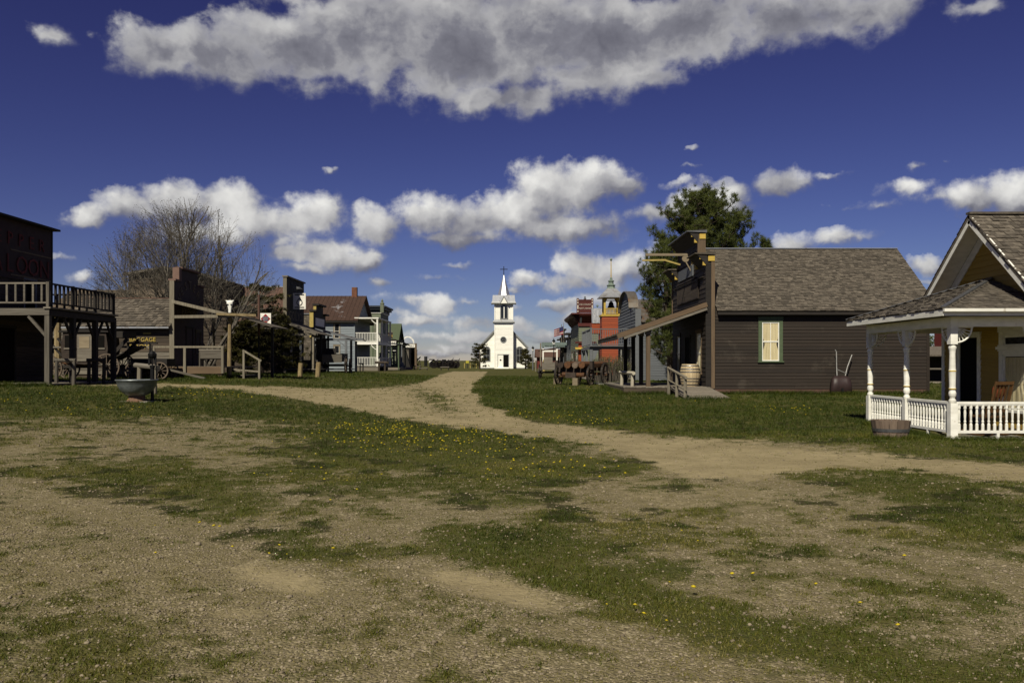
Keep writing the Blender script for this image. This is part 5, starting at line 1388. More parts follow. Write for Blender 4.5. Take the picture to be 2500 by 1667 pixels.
def red_cabin():
    x, y0 = 4.6, 148.0; g = Gf(4, y0)
    t = thing('red_cabin', 'small red shed with dark low roof just right of the church', 'building', (x, y0, g))
    gable_box(t, x, x + 4, y0, y0 + 5, g - .2, 2.9, 4.2, 'red_board', 'x')
    uprights(t, 'board', (x, y0 - .01), (x + 4, y0 - .01), g, 2.9, .3, 'red_board')
    slab(t, 'roof', [(x - .4, y0 - .7, 2.85), (x + 4.3, y0 - .7, 2.85), (x + 4.3, y0 + 2.5, 4.3), (x - .4, y0 + 2.5, 4.3)], 'rust_brown', .12)
    slab(t, 'roof', [(x + 4.3, y0 + 5.5, 2.85), (x - .4, y0 + 5.5, 2.85), (x - .4, y0 + 2.5, 4.3), (x + 4.3, y0 + 2.5, 4.3)], 'rust_brown', .12)
    W = frame((x, y0), (x + 4, y0)); door(t, W, .6, 1.6, g + .1, 2.5, 'dark_board', 'dark_inside'); door(t, W, 2.4, 3.4, g + .1, 2.5, 'dark_board', 'dark_inside')
red_cabin()

# ------------------------------------------------------------------ street lamps
def lamp(label, px, D, hz, mat='slate_trim', wide=.10, base=True):
    p = ground_at(px, D); 
    t = thing('street_lamp', label, 'street lamp', p, 0, 'old style street lamps', local=True)
    h = hz - p.z
    if base: MB().lathe([(wide * 2.6, 0), (wide * 2.6, .9), (wide * 1.9, 1.0), (wide * 1.2, 1.1)], 8).build('lamp_base', mat, t)
    MB().tube([(0, 0, 0), (0, 0, h - .55)], [wide * 1.1, wide * .7], 8).build('pole', mat, t)
    g = MB().lathe([(.08, h - .58), (.11, h - .5), (.20, h - .12), (.19, h - .1)], 6).build('lantern', 'black_iron', t)
    MB().lathe([(.115, h - .48), (.185, h - .16)], 6, Matrix.Scale(1.1, 4, (1, 0, 0))).build('lamp_glass', 'lamp_glass', g)
    MB().lathe([(.25, h - .12), (.22, h - .05), (.12, h + .08), (.05, h + .12), (.03, h + .25)], 6).build('lamp_cap', 'black_iron', g)
lamp('dark street lamp in front of the teal land sign', 1352, 100, 4.45, 'black_iron', .07)
lamp('grey street lamp just right of the church', 1301, 118, 3.95, 'slate_trim', .09, False)
lamp('grey street lamp with square foot by the green-porched cabin', 981, 121, 4.9, 'slate_trim', .12)
def green_lamp():
    p = ground_at(764, 66)
    t = thing('street_lamp', 'green post lamp between the dark store and the yellow-trimmed shop', 'street lamp', p, 0, 'old style street lamps', local=True)
    MB().bb(-.17, .17, -.17, .17, -.1, 1.75).build('lamp_base', 'green_lamp_paint', t); MB().bb(-.12, .12, -.12, .12, 1.75, 3.0).build('pole', 'green_lamp_paint', t)
    g = MB().lathe([(.12, 3.0), (.24, 3.5), (.22, 3.55), (.1, 3.7)], 6).build('lantern', 'black_iron', t)
    MB().lathe([(.16, 3.1), (.235, 3.42)], 6, Matrix.Scale(1.05, 4, (1, 0, 0))).build('lamp_glass', 'yellow_trim', g)
surf('green_lamp_paint', (.03, .085, .05), (.02, .06, .035), (5, 5, 5), .05, .5)
green_lamp()

# ------------------------------------------------------------------ church
def church():
    D = 146.0; yc = D; g = .72
    def X(px): return (px - 1250) / F * D
    def Z(py): return CAM_Z - (py - HOR) / F * D
    zx = lambda q: 1000 + q / 5.06; zy = lambda q: 620 + q / 5.06
    xl, xr = X(zx(855)), X(zx(1455)); xm = (xl + xr) / 2
    t = thing('church', 'white clapboard church with square bell tower, tin spire and cross', 'church', (xm, yc, g))
    NOGO.append((xl, xr, yc - 2, yc + 16))
    zev, zrd = Z(zy(1140)), Z(zy(830))
    yn = yc + 1.6        # nave front stands behind the tower front
    gable_box(t, xl, xr, yn, yn + 15, g - .3, zev, zrd, 'white_church', 'y')
    Wn = frame((xl, yn), (xr, yn)); L = xr - xl
    wl0, wl1 = X(zx(912)) - xl, X(zx(986)) - xl; wr0, wr1 = X(zx(1324)) - xl, X(zx(1396)) - xl; wz0, wz1 = Z(zy(1318)), Z(zy(1170))
    clad(t, 'siding', (xl, yn - .01), (xr, yn - .01), g, zrd, .19, 'white_church', [(wl0, wl1, wz0, wz1), (wr0, wr1, wz0, wz1)], top=[(0, zev), (L / 2, zrd), (L, zev)], indiv=False, t=.035)
    for sg, xe in ((-1, xl), (1, xr)):
        dx = xe - xm; k = 1.055
        A = (xm + dx * k, yn - .35, zev - (zrd - zev) * (k - 1)); B = (xm, yn - .35, zrd + .1); Cc = (xm, yn + 15.3, zrd + .1); Dd = (A[0], yn + 15.3, A[2])
        slab(t, 'roof', [A, B, Cc, Dd], 'church_trim', .12)
        barpiece('rake_board', 'church_trim', t, (A[0], yn - .36, A[2] - .08), (B[0], yn - .36, B[2] - .08), .06, .26)
    def arched(W, s0, s1, z0, zsp, mat, deep, name, parent, sash=True):
        r = (s1 - s0) / 2; c = (s0 + s1) / 2
        def outline(e): return [(c - r - e, z0 - e)] + [(c - (r + e) * math.cos(math.pi * k / 12), zsp + (r + e) * math.sin(math.pi * k / 12)) for k in range(13)] + [(c + r + e, z0 - e)]
        o, i = outline(.14), outline(0); vs = []; fs = []; n = len(o)
        for (a, b) in zip(o, i):
            vs += [tuple(W @ Vector((a[0], -deep, a[1]))), tuple(W @ Vector((b[0], -deep, b[1]))), tuple(W @ Vector((b[0], 0, b[1]))), tuple(W @ Vector((a[0], 0, a[1])))]
        for k in range(n):
            q = (k + 1) % n
            for j in range(4): fs.append((4 * k + j, 4 * q + j, 4 * q + (j + 1) % 4, 4 * k + (j + 1) % 4))
        f = MB().add(vs, fs).build(name, mat, parent)
        MB().prism([tuple(W @ Vector((a, -.045, z))) for a, z in i], tuple(W.to_3x3() @ Vector((0, .03, 0)))).build('pane', 'dark_glass', f)
        if sash:
            m = MB(); lbox(W, c - .03, c + .03, -.07, -.046, z0, zsp + r * .95, m); lbox(W, s0, s1, -.068, -.046, (z0 + zsp) / 2 - .04, (z0 + zsp) / 2 + .04, m); m.build('sash', mat, f)
        return f
    arched(Wn, wl0, wl1, wz0, wz1 - .2, 'church_trim', .09, 'arched_window', t); arched(Wn, wr0, wr1, wz0, wz1 - .2, 'church_trim', .09, 'arched_window', t)
    # tower
    tl, tr = X(zx(1052)), X(zx(1274)); tw = tr - tl; tm = (tl + tr) / 2
    zb1, zb2 = Z(zy(838)), Z(zy(605))        # belt and eave of the belfry
    MB().bb(tl + .02, tr - .02, yc + .03, yc + tw, g - .3, zb2).build('tower', 'white_church', t)
    Wt = frame((tl, yc), (tr, yc))
    ux = lambda q: X(zx(q)) - tl
    dz1 = Z(zy(1245)); d0, d1 = ux(1092), ux(1222)
    clad(t, 'siding', (tl, yc), (tr, yc), g, zb1 - .15, .19, 'white_church', [(d0, d1, g, dz1)], indiv=False, t=.035)
    clad(t, 'siding', (tr, yc), (tr, yc + 1.6), g, zb1 - .15, .19, 'white_church', indiv=False, t=.035)
    clad(t, 'siding', (tl + .05, yc + .05), (tr - .05, yc + .05), zb1 + .3, zb2, .19, 'white_church', indiv=False, t=.035)
    for xx in (tl, tr): MB().bb(xx - .09, xx + .09, yc - .06, yc + .12, g, zb2).build('corner_board', 'white_church', t)
    MB().prism([(tl - .35, yc - .4, zb1), (tr + .35, yc - .4, zb1), (tr + .05, yc - .03, zb1 + .42), (tl - .05, yc - .03, zb1 + .42)], (0, .03, 0)).build('belt_roof', 'tin', t) if False else None
    MB().bb(tl - .35, tr + .35, yc - .38, yc + tw + .3, zb1 - .18, zb1).build('belt_course', 'church_trim', t)
    vs = []
    for e, z in ((.36, zb1 + .004), (.03, zb1 + .42)): vs += [(tl - e, yc - e, z), (tr + e, yc - e, z), (tr + e, yc + tw + e, z), (tl - e, yc + tw + e, z)]
    MB().add(vs, [(0, 1, 5, 4), (1, 2, 6, 5), (2, 3, 7, 6), (3, 0, 4, 7)]).build('belt_roof', 'tin', t)
    bw0, bw1, bz0, bzs = ux(1128), ux(1206), Z(zy(795)), Z(zy(672))
    o = arched(Wt, bw0, bw1, bz0, bzs, 'church_trim', .11, 'belfry_window', t, False)
    c = (bw0 + bw1) / 2
    m = MB(); lbox(Wt, c - .07, c + .07, -.1, -.046, bz0, bzs + .3, m); m.build('mullion', 'white_church', o)
    # flared hip roof with a small gable in front, then the octagonal spire
    ex = .62; ze0, ze1 = zb2, Z(zy(510))
    vs = []
    for e, z in ((ex, ze0), (ex * .72, ze0 + .25), (ex * .55, ze1)): vs += [(tl - e, yc - e, z), (tr + e, yc - e, z), (tr + e, yc + tw + e, z), (tl - e, yc + tw + e, z)]
    fs = []
    for b in (0, 4):
        for k in range(4): fs.append((b + k, b + (k + 1) % 4, b + 4 + (k + 1) % 4, b + 4 + k))
    fs += [(8, 9, 10, 11), (3, 2, 1, 0)]
    MB().add(vs, fs).build('belfry_roof', 'tin', t)
    MB().bb(tl - ex, tr + ex, yc - ex - .004, yc - ex + .06, ze0 - .16, ze0).bb(tl - ex, tl - ex + .06, yc - ex + .06, yc + tw, ze0 - .16, ze0).bb(tr + ex - .06, tr + ex, yc - ex + .06, yc + tw, ze0 - .16, ze0).build('eave_board', 'church_trim', t)
    gz_ = Z(zy(528)); gw = (ux(1210) - ux(1128)) / 2
    gx = tm + .05
    MB().prism([(gx - gw, yc - ex - .05, ze0 - .1), (gx + gw, yc - ex - .05, ze0 - .1), (gx, yc - ex - .05, gz_ - .1)], (0, .9, 0)).build('front_gable', 'white_church', t)
    barpiece('gable_rake', 'church_trim', t, (gx - gw - .15, yc - ex - .07, ze0 - .2), (gx, yc - ex - .07, gz_), .08, .14); barpiece('gable_rake', 'church_trim', t, (gx + gw + .15, yc - ex - .07, ze0 - .2), (gx, yc - ex - .07, gz_), .08, .14)
    zs1 = Z(zy(250)); cy = yc + tw / 2
    sp = MB().lathe([(1.22, ze1 - .02), (1.12, ze1 + .25), (.07, zs1)], 8, Matrix.Translation((tm, cy, 0))).build('spire', 'spire_tin', t)
    zc = Z(zy(140)); za = Z(zy(177)); hw = .68
    MB().bar((tm, cy, zs1 - .2), (tm, cy, zc), .13, .13).bar((tm - hw, cy, za), (tm + hw, cy, za), .125, .125).build('cross', 'black_iron', t)
    # round window, door, steps
    rz, rr = Z(zy(1058)), .55; M0 = Wt @ Matrix.Translation((ux(1158), 0, rz)) @ Matrix.Rotation(math.pi / 2, 4, 'X')
    o = MB().lathe([(rr, 0), (rr + .02, .10), (rr * .76, .10), (rr * .74, .03)], 24, M0, cap=False).build('round_window', 'church_trim', t)
    MB().lathe([(rr * .75, .0), (rr * .75, .05)], 24, M0).build('pane', 'dark_glass', o)
    MB().lathe([(rr * .36, .05), (rr * .36, .075), (rr * .28, .075), (rr * .28, .05)], 16, M0, cap=False).build('tracery', 'church_trim', o)
    o = door(t, Wt, d0 - .08, d1 + .08, g + .05, dz1, 'church_trim', 'dark_inside', .1, .08)
    lf = lbox(Wt, d0 + .02, (d0 + d1) / 2, -.075, -.03, g + .1, dz1 - .05).build('open_leaf', 'white_church', o)
    M1 = Wt @ Matrix.Translation(((d0 * 3 + d1) / 4, -.078, g + 1.55)) @ Matrix.Rotation(math.pi / 4, 4, 'Y')
    MB().unit('box', M1 @ Matrix.Diagonal((.28, .02, .28, 1))).build('diamond_pane', 'dark_glass', o)
    MB().bb(tl + d0 - .1, tl + d1 + .1, yc - .9, yc - .07, g - .2, g + .14).bb(tl + d0 - .1, tl + d1 + .1, yc - .5, yc - .068, g + .144, g + .28).build('step', 'white_church', t)
    MB().bb(xl, xr, yn - .06, yn - .012, g - .3, g + .18).build('foundation', 'church_trim', t)
surf('spire_tin', (.74, .745, .74), (.60, .61, .61), (2, 2, 2), .03, .30, .85, bump=.06, wear=(.40, .38, .34), wear_s=1.5, wear_t=.62, spec=.5)
church()
# ================================================================== LEFT ROW
XL = -17.3
def saloon():
    xf, xo, y0, y1 = -19.7, -17.0, 30.0, 35.0; g = .74; bz = 3.62
    t = thing('saloon', 'dark weathered saloon with red lettered front and balcony at the left edge', 'building', (xf, y0, g))
    NOGO.append((-26, -17, 29.8, 35.1))
    MB().bb(xf - 6, xf - .03, y0, y1, g - .3, 4.1).build('wall', 'old_brown_board', t)
    MB().bb(xf - .25, xf - .032, y0 - .2, y1, 4.1, 7.2).build('false_front', 'old_brown_board', t)
    A, B = (xf, y0), (xf, y1); W = frame(A, B)
    clad(t, 'front_board', A, B, g + .15, 4.95, .20, 'old_brown_board', [(1.1, 2.5, g, 3.0), (3.0, 3.9, 3.65, 5.0)], t=.035)
    lbox(W, -.2, 5.0, -.05, .06, 4.95, 7.25).build('sign_front', 'sign_dark', t)
    lbox(W, -.3, 5.12, -.35, .1, 7.25, 7.33).build('cornice', 'dark_board', t)
    lbox(W, 4.94, 5.03, -.07, .0, g, 7.25).build('corner_board', 'dark_upright', t)
    for i, ch in enumerate('SALOON'): text(t, ch, W, .45 + i * .79, 5.20, 1.02, 'red_letter', -.075)
    for i, ch in enumerate('PEPPER'): text(t, ch, W, .6 + i * .72, 6.28, .72, 'red_letter', -.075)
    m = MB(); lbox(W, 2.1, 4.9, -.065, -.051, 5.08, 5.13, m); lbox(W, 2.1, 4.9, -.065, -.051, 6.06, 6.11, m); m.build('sign_line', 'dull_letter', t)
    door(t, W, 1.1, 2.5, g, 3.0, 'dark_board', 'dark_inside'); door(t, W, 3.0, 3.9, bz, 5.0, 'slate_trim', 'dark_inside')
    # balcony on posts, wraps over the boardwalk
    for i in range(13): bpiece('balcony_plank', 'dark_board', t, xf + .05 + (xo - xf) * i / 13, xf + .05 + (xo - xf) * (i + 1) / 13 - .012, y0, y1, bz - .05, bz)
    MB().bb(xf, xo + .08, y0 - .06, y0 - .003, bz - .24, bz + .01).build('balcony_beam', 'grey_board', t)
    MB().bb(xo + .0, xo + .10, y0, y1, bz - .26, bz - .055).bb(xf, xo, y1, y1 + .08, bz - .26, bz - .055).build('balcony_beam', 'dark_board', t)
    MB().bb(xo - .1, xo + .16, y0 - .12, y1 + .05, bz + .002, bz + .06).build('balcony_moulding', 'grey_board', t)
    for i, y in enumerate((y0 + .02, y0 + 1.7, y0 + 3.4, y1 - .06)):
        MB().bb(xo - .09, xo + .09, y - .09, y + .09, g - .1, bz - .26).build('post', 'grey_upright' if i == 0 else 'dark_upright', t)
        for s in ((1,) if i == 0 else (-1,) if i == 3 else (-1, 1)):
            barpiece('brace', 'dark_board', t, (xo, y + s * .06, bz - 1.05), (xo, y + s * .62, bz - .28), .08, .08)
        bpiece('rail_post', 'dark_upright' if i else 'grey_upright', t, xo - .05, xo + .05, y - .05, y + .05, bz + .06, bz + .98)
    barpiece('brace', 'grey_board', t, (xo - .06, y0, bz - 1.0), (xo - .7, y0, bz - .28), .09, .09)
    def rl(a, b, mat, n):
        barpiece('top_rail', mat, t, (*a, bz + .93), (*b, bz + .93), .09, .06); barpiece('bottom_rail', mat, t, (*a, bz + .22), (*b, bz + .22), .06, .06)
        for k in range(n):
            p = Vector((*a, 0)).lerp(Vector((*b, 0)), (k + .5) / n); bpiece('baluster', mat, t, p.x - .035, p.x + .035, p.y - .035, p.y + .035, bz + .22, bz + .92)
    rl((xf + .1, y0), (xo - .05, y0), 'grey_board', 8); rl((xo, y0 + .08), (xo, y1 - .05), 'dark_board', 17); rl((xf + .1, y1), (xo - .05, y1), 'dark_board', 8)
    for i in range(14): bpiece('deck_plank', 'boardwalk', t, xf + (xo + .15 - xf) * i / 14, xf + (xo + .15 - xf) * (i + 1) / 14 - .012, y0 - .1, y1, g + .08, g + .13)
    MB().bb(xf, xo + .13, y0 - .08, y0 - .02, g - .2, g + .075).build('deck_skirt', 'grey_board', t)
saloon()
hitching('hitching_rail', 'grey hitching rail close beside the saloon corner post', (-17.3, 31.1), (-16.75, 31.3), .96, 'grey_upright', .075, over=.08)
hitching('hitching_rail', 'dark hitching rail under the middle of the saloon balcony', (-16.9, 32.7), (-16.4, 32.9), .96, 'dark_upright', .075, over=.08)
hitching('hitching_rail', 'log hitching rail with sawn end behind the iron kettle', (-12.75, 28.0), (-12.05, 27.6), .95, 'weathered_post', .085, over=.2, rr=.085)

def kettle():
    x, y = -11.45, 25.0; g = Gf(x, y)
    t = thing('iron_kettle', 'big iron kettle basin on a rusty foot on the left lawn', 'kettle', (x, y, g), 0, local=True)
    MB().lathe([(.20, .18), (.34, .24), (.47, .36), (.55, .52), (.58, .64), (.61, .66), (.61, .69), (.56, .69), (.53, .6), (.44, .42), (.2, .32)], 28, cap=False).build('bowl', 'kettle', t, True)
    MB().lathe([(.34, -.1), (.33, .02), (.25, .10), (.23, .22)], 14).build('foot', 'rusty_iron', t)
    MB().bb(-.45, .42, -.25, .3, -.12, .035).build('plinth', 'concrete', t)
    MB().lathe([(.535, .60), (.54, .605)], 24).build('water', 'dark_glass', t)
kettle()
def pump():
    p = ground_at(372, 25.3)
    t = thing('water_pump', 'tall black iron hand pump beside the kettle basin', 'water pump', p, 0, local=True)
    MB().lathe([(.11, -.05), (.11, .03), (.05, .06), (.045, .55), (.075, .57), (.075, .62), (.06, .64), (.06, 1.05), (.08, 1.07), (.08, 1.12), (.05, 1.14)], 10).build('barrel', 'black_iron', t)
    MB().tube([(0, 0, .62), (-.12, -.02, .62), (-.2, -.03, .55), (-.24, -.03, .46)], [.035, .035, .03, .03], 8).build('spout', 'iron', t)
    MB().bar((-.10, 0, 1.14), (-.10, 0, 1.42), .035, .05).bar((.10, 0, 1.14), (.10, 0, 1.42), .035, .05).bar((-.12, 0, 1.42), (.12, 0, 1.42), .06, .05).build('yoke', 'black_iron', t)
    MB().lathe([(.03, 1.34), (.12, 1.40), (.13, 1.48), (.04, 1.58)], 8).build('cap', 'black_iron', t)
    MB().tube([(0, 0, 1.1), (-.01, 0, 1.75)], .018, 6).build('rod', 'black_iron', t)
    MB().tube([(.0, .0, 1.5), (.10, .02, 1.2), (.13, .03, .7)], .02, 6).build('handle', 'black_iron', t)
pump()

def wheel(t, c, R, axis='y', ns=12, rim=.055, mat='wagon_wheel', wid=.06):
    """wheel part with hub and spokes; axis is the axle direction"""
    Rm = Matrix.Rotation(math.pi / 2, 4, 'X') if axis == 'y' else Matrix.Rotation(math.pi / 2, 4, 'Y')
    M = Matrix.Translation(c) @ Rm
    o = MB().lathe([(R, -wid / 2), (R, wid / 2), (R - rim, wid / 2), (R - rim, -wid / 2), (R, -wid / 2)], 28, M, cap=False).build('wheel', mat, t)
    MB().lathe([(.05, -.16), (.09, -.12), (.11, 0), (.09, .12), (.05, .16)], 10, M).build('hub', 'iron', o)
    m = MB()
    for k in range(ns):
        a = 2 * math.pi * k / ns; m.bar(M @ Vector((.09 * math.cos(a), .09 * math.sin(a), 0)), M @ Vector(((R - rim * .7) * math.cos(a), (R - rim * .7) * math.sin(a), 0)), .035, .03)
    m.build('spokes', mat, o)
    MB().lathe([(R + .002, -wid * .45), (R + .012, -wid * .45), (R + .012, wid * .45), (R + .002, wid * .45), (R + .002, -wid * .45)], 28, M, cap=False).build('iron_tyre', 'iron', o)
    return o
def stagecoach():
    x, y = -20.35, 39.6; g = Gf(x, y)
    t = thing('stagecoach', 'old weathered stagecoach parked behind the saloon balcony', 'stagecoach', (x, y, g), 0, local=True)
    # x to the right is the rear; long side towards the camera
    body = [(-1.05, .95), (-.85, .80), (0, .72), (.85, .80), (1.05, .95), (1.12, 1.5), (1.02, 2.25), (-1.02, 2.25), (-1.12, 1.5)]
    MB().prism([(a, -.62, z) for a, z in body], (0, 1.24, 0)).build('body', 'wagon_wood', t)
    for a, b in ((-.92, -.42), (.45, .95)):
        MB().bb(a, b, -.645, -.622, 1.52, 2.1).build('window', 'dark_inside', t); MB().bb(a - .04, b + .04, -.66, -.63, 1.44, 1.52).build('window_sill', 'grey_board', t)
    d = MB().bb(-.32, .36, -.66, -.622, .88, 2.15).build('door', 'grey_board', t)
    MB().bb(-.22, .26, -.675, -.662, 1.5, 2.05).build('door_window', 'pale_wood', d)
    MB().prism([(-1.2, -.7, 2.25), (1.25, -.7, 2.25), (1.25, -.7, 2.32), (0, -.7, 2.40), (-1.2, -.7, 2.32)], (0, 1.4, 0)).build('roof', 'dark_board', t)
    MB().bb(1.25, 1.9, -.65, .65, 2.0, 2.3).build('luggage_roll', 'dark_board', t)
    MB().bar((1.15, -.6, 1.0), (2.05, -.6, 1.95), .05, .16).bar((1.15, .6, 1.0), (2.05, .6, 1.95), .05, .16).bar((1.2, 0, .95), (2.3, 0, 1.55), 1.1, .05).build('rear_boot', 'dark_board', t)
    for q in (-.5, .5): MB().bar((-1.1, q, 1.1), (-1.9, q, 2.0), .06, .10).build('seat_arm', 'dark_board', t)
    MB().bb(-1.75, -1.1, -.6, .6, 1.5, 1.58).build('driver_seat', 'grey_board', t)
    MB().bar((-1.9, 0, .62), (1.6, 0, .62), .12, .14).bar((1.15, -.75, .62), (1.15, .75, .62), .1, .1).bar((-1.5, -.75, .55), (-1.5, .75, .55), .1, .1).build('running_gear', 'dark_board', t)
    MB().tube([(-1.5, -.5, .9), (-.7, -.5, .72), (.4, -.5, .70), (1.2, -.5, .95)], .05, 6).build('leather_brace', 'rust_log', t)
    wheel(t, (1.15, -.8, .62), .62, ns=12); wheel(t, (1.15, .8, .62), .62, ns=12); wheel(t, (-1.5, -.8, .55), .55, ns=12); wheel(t, (-1.5, .8, .55), .55, ns=12)
stagecoach()
def freight_cart():
    x, y = -17.6, 39.9; g = Gf(x, y)
    t = thing('box_wagon', 'low dark box wagon with upright stakes in front of the depot wall', 'wagon', (x, y, g), 0, local=True)
    MB().bb(-.9, 1.0, -.5, .5, .62, 1.0).build('box', 'dark_board', t)
    for a in (-.85, .2): MB().bar((a, -.52, .6), (a, -.52, 1.75), .09, .07).build('stake', 'dark_upright', t)
    MB().bar((-.9, -.52, 1.74), (.55, -.52, 1.74), .09, .08).build('stake_rail', 'dark_board', t)
    MB().bar((.9, -.3, .5), (3.0, -.9, .05), .09, .09).build('tongue', 'grey_board', t)
    wheel(t, (-.55, -.6, .42), .42, ns=10); wheel(t, (-.55, .6, .42), .42, ns=10); wheel(t, (.7, -.6, .42), .42, ns=10); wheel(t, (.7, .6, .42), .42, ns=10)
freight_cart()

def depot():
    x1, x0, y0, y1 = XL, -22.6, 42.0, 45.9; ym = 43.95; g = .87; fz = 1.47
    t = thing('express_depot', 'grey board baggage depot with red express front and railed platform', 'building', (x1, y0, g))
    NOGO.append((-23, -13.3, 40.5, 46))
    gable_box(t, x0, x1 - .2, y0 + .03, y1, g - .3, 3.55, 5.0, 'old_brown_board', 'x')
    Ws = frame((x0, y0), (x1, y0)); L = x1 - x0
    clad(t, 'siding_board', (x0, y0), (x1 - .2, y0), g + .2, 2.22, .235, 'grey_board', t=.03)
    clad(t, 'siding_board', (x0, y0), (x1 - .2, y0), 2.22, 3.55, .24, 'old_brown_board', t=.03)
    xe0 = x0 - .3
    A, B, C, D = (xe0, y0 - .32, 3.50), (x1 - .12, y0 - .32, 3.50), (x1 - .12, ym, 5.08), (xe0, ym, 5.08)
    slab(t, 'roof', [A, B, C, D], 'shingle', .06); slab(t, 'roof', [(x1 - .12, y1 + .3, 3.5), (xe0, y1 + .3, 3.5), D, C], 'shingle', .06)
    shingles(t, A, B, C, D, .225, .23, 'shingle', 300, thick=.05)
    MB().bar(Vector(D) + Vector((0, 0, .03)), Vector(C) + Vector((0, 0, .03)), .16, .04).build('ridge_cap', 'rust_brown', t)
    MB().bar((xe0, y0 - .36, 3.44), (x1 - .15, y0 - .36, 3.44), .09, .08).build('gutter', 'tin', t)
    text(t, 'BAGGAGE', Ws, L - 1.62, 2.74, .31, 'gold_letter', -.05, xs=.95); text(t, 'ROOM', Ws, L - 1.78, 2.38, .31, 'gold_letter', -.05, xs=1.1)
    lbox(Ws, L - 2.9, L - 2.3, -.045, -.03, 3.14, 3.22).build('lettering', 'gold_letter', t); lbox(Ws, L - 1.6, L - 1.2, -.045, -.03, 3.12, 3.2).build('lettering', 'gold_letter', t)
    # false front facing the street (+x)
    zf, zc = 5.85, 6.55; c0, c1 = 42.75, 45.2
    MB().prism([(x1 - .2, y0, g), (x1 - .2, y1, g), (x1 - .2, y1, zf), (x1 - .2, c1, zf), (x1 - .2, c1, zc), (x1 - .2, c0, zc), (x1 - .2, c0, zf), (x1 - .2, y0, zf)], (.17, 0, 0)).build('false_front', 'sign_dark', t)
    A2, B2 = (x1, y0), (x1, y1); W = frame(A2, B2)
    lbox(W, .02, y1 - y0, -.02, .03, fz, 5.84).build('front_panel', 'sign_dark', t)
    arc_text(t, 'WESTERN', W, 1.95, 4.25, 1.35, -1.15, 1.15, .62, 'dull_letter'); text(t, 'EXPRESS', W, 1.95, 4.15, .60, 'dull_letter')
    for y, z in ((c0, zc),): MB().bb(x1 - .28, x1 + .06, y - .32, y - .005, zf + .06, z + .05).build('front_step', 'front_step_paint', t)
    MB().bb(x1 - .28, x1 + .1, y0 - .12, c0 - .33, zf + .005, zf + .10).bb(x1 - .28, x1 + .1, c0, c1 + .1, zc + .005, zc + .1).bb(x1 - .28, x1 + .1, c1 + .1, y1 + .1, zf + .005, zf + .1).build('front_cap', 'front_step_paint', t)
    MB().bb(x1 - .22, x1 + .02, y0 - .12, y0 - .035, g, zf).build('corner_post', 'weathered_post', t)
    door(t, W, 1.4, 2.4, fz, 3.5, 'dark_upright', 'dark_inside'); window(t, W, 2.75, 3.5, 2.2, 3.4, 'grey_upright', 'grey_upright')
    # platform
    pxe = -14.35; py0 = 40.9
    for i in range(22): bpiece('platform_plank', 'boardwalk', t, x1 + (pxe - x1) * i / 22, x1 + (pxe - x1) * (i + 1) / 22 - .014, py0, y1, fz - .06, fz)
    MB().bb(x1 - 1.2, pxe, py0 - .05, py0 - .004, fz - .36, fz - .01).build('platform_fascia', 'tan_plank', t)
    for i in range(8): bpiece('platform_plank', 'boardwalk', t, x1 - 1.15 + .14 * i, x1 - 1.02 + .14 * i, py0, y0 - .02, fz - .06, fz)
    for x in (x1 - 1.0, x1 + .6, x1 + 1.9, pxe - .25): bpiece('platform_pier', 'tan_board', t, x - .1, x + .1, py0 + .02, py0 + .2, g - .2, fz - .07)
    rz = fz + .97
    for x in (x1 - .55, x1 + 1.0, pxe - .07): bpiece('rail_post', 'weathered_post', t, x - .06, x + .06, py0 - .14, py0 - .053, fz - .34, rz)
    barpiece('top_rail', 'weathered_post', t, (x1 - 3.2, py0 - .1, rz), (pxe, py0 - .1, rz + .0), .10, .055, up=(0, 1, 0))
    # steps with sloping rail at the far right
    for i in range(3): bpiece('step', 'boardwalk', t, pxe + .02 + .32 * i, pxe + .32 * (i + 1), 42.3, 44.2, fz - .22 * (i + 1) - .05, fz - .22 * (i + 1))
    for x, zt in ((pxe + .55, 2.28), (pxe + 1.35, 1.78)): bpiece('stair_post', 'weathered_post', t, x - .05, x + .05, 42.1, 42.2, g - .1, zt)
    barpiece('stair_rail', 'weathered_post', t, (pxe + .5, 42.15, 2.3), (pxe + 1.45, 42.15, 1.74), .07, .09)
    barpiece('stair_rail', 'weathered_post', t, (pxe - .05, 42.15, 1.32), (pxe + 1.3, 42.15, 1.2), .05, .08)
    # awning
    ax = -13.15; az0, az1 = 3.98, 4.75
    slab(t, 'awning', [(x1, 41.6, az1), (ax - .5, 41.6, az0), (ax - .5, 45.6, az0), (x1, 45.6, az1)], 'shingle', .05)
    slab(t, 'awning', [(ax - .55, 42.4, az0 - .04), (ax + .75, 42.4, az0 - .45), (ax + .75, 45.6, az0 - .45), (ax - .55, 45.6, az0 - .04)], 'shingle', .05)
    barpiece('awning_rake', 'weathered_post', t, (x1, 41.55, az1 + .03), (ax - 1.3, 41.55, az0 + .12), .04, .16)
    barpiece('awning_tie', 'weathered_post', t, (x1, 41.58, 3.98), (ax - 1.0, 41.58, 4.02), .06, .15)
    MB().bar((ax - 1.8, 41.5, 4.12), (ax + .2, 41.5, 4.05), .14, .12).build('awning_beam', 'log_tan', t)
    o = MB().tube([(-14.5, 42.0, g - .2), (-14.48, 42.0, 2.6), (-14.42, 41.9, 4.0)], [.12, .11, .09], 8).build('awning_post', 'log_tan', t)
    bpiece('awning_post', 'dark_upright', t, ax - .2, ax - .06, 45.3, 45.44, g - .1, 3.9)
surf('front_step_paint', (.25, .155, .12), (.19, .115, .09), (5, 5, 5), .05, .8)
depot()
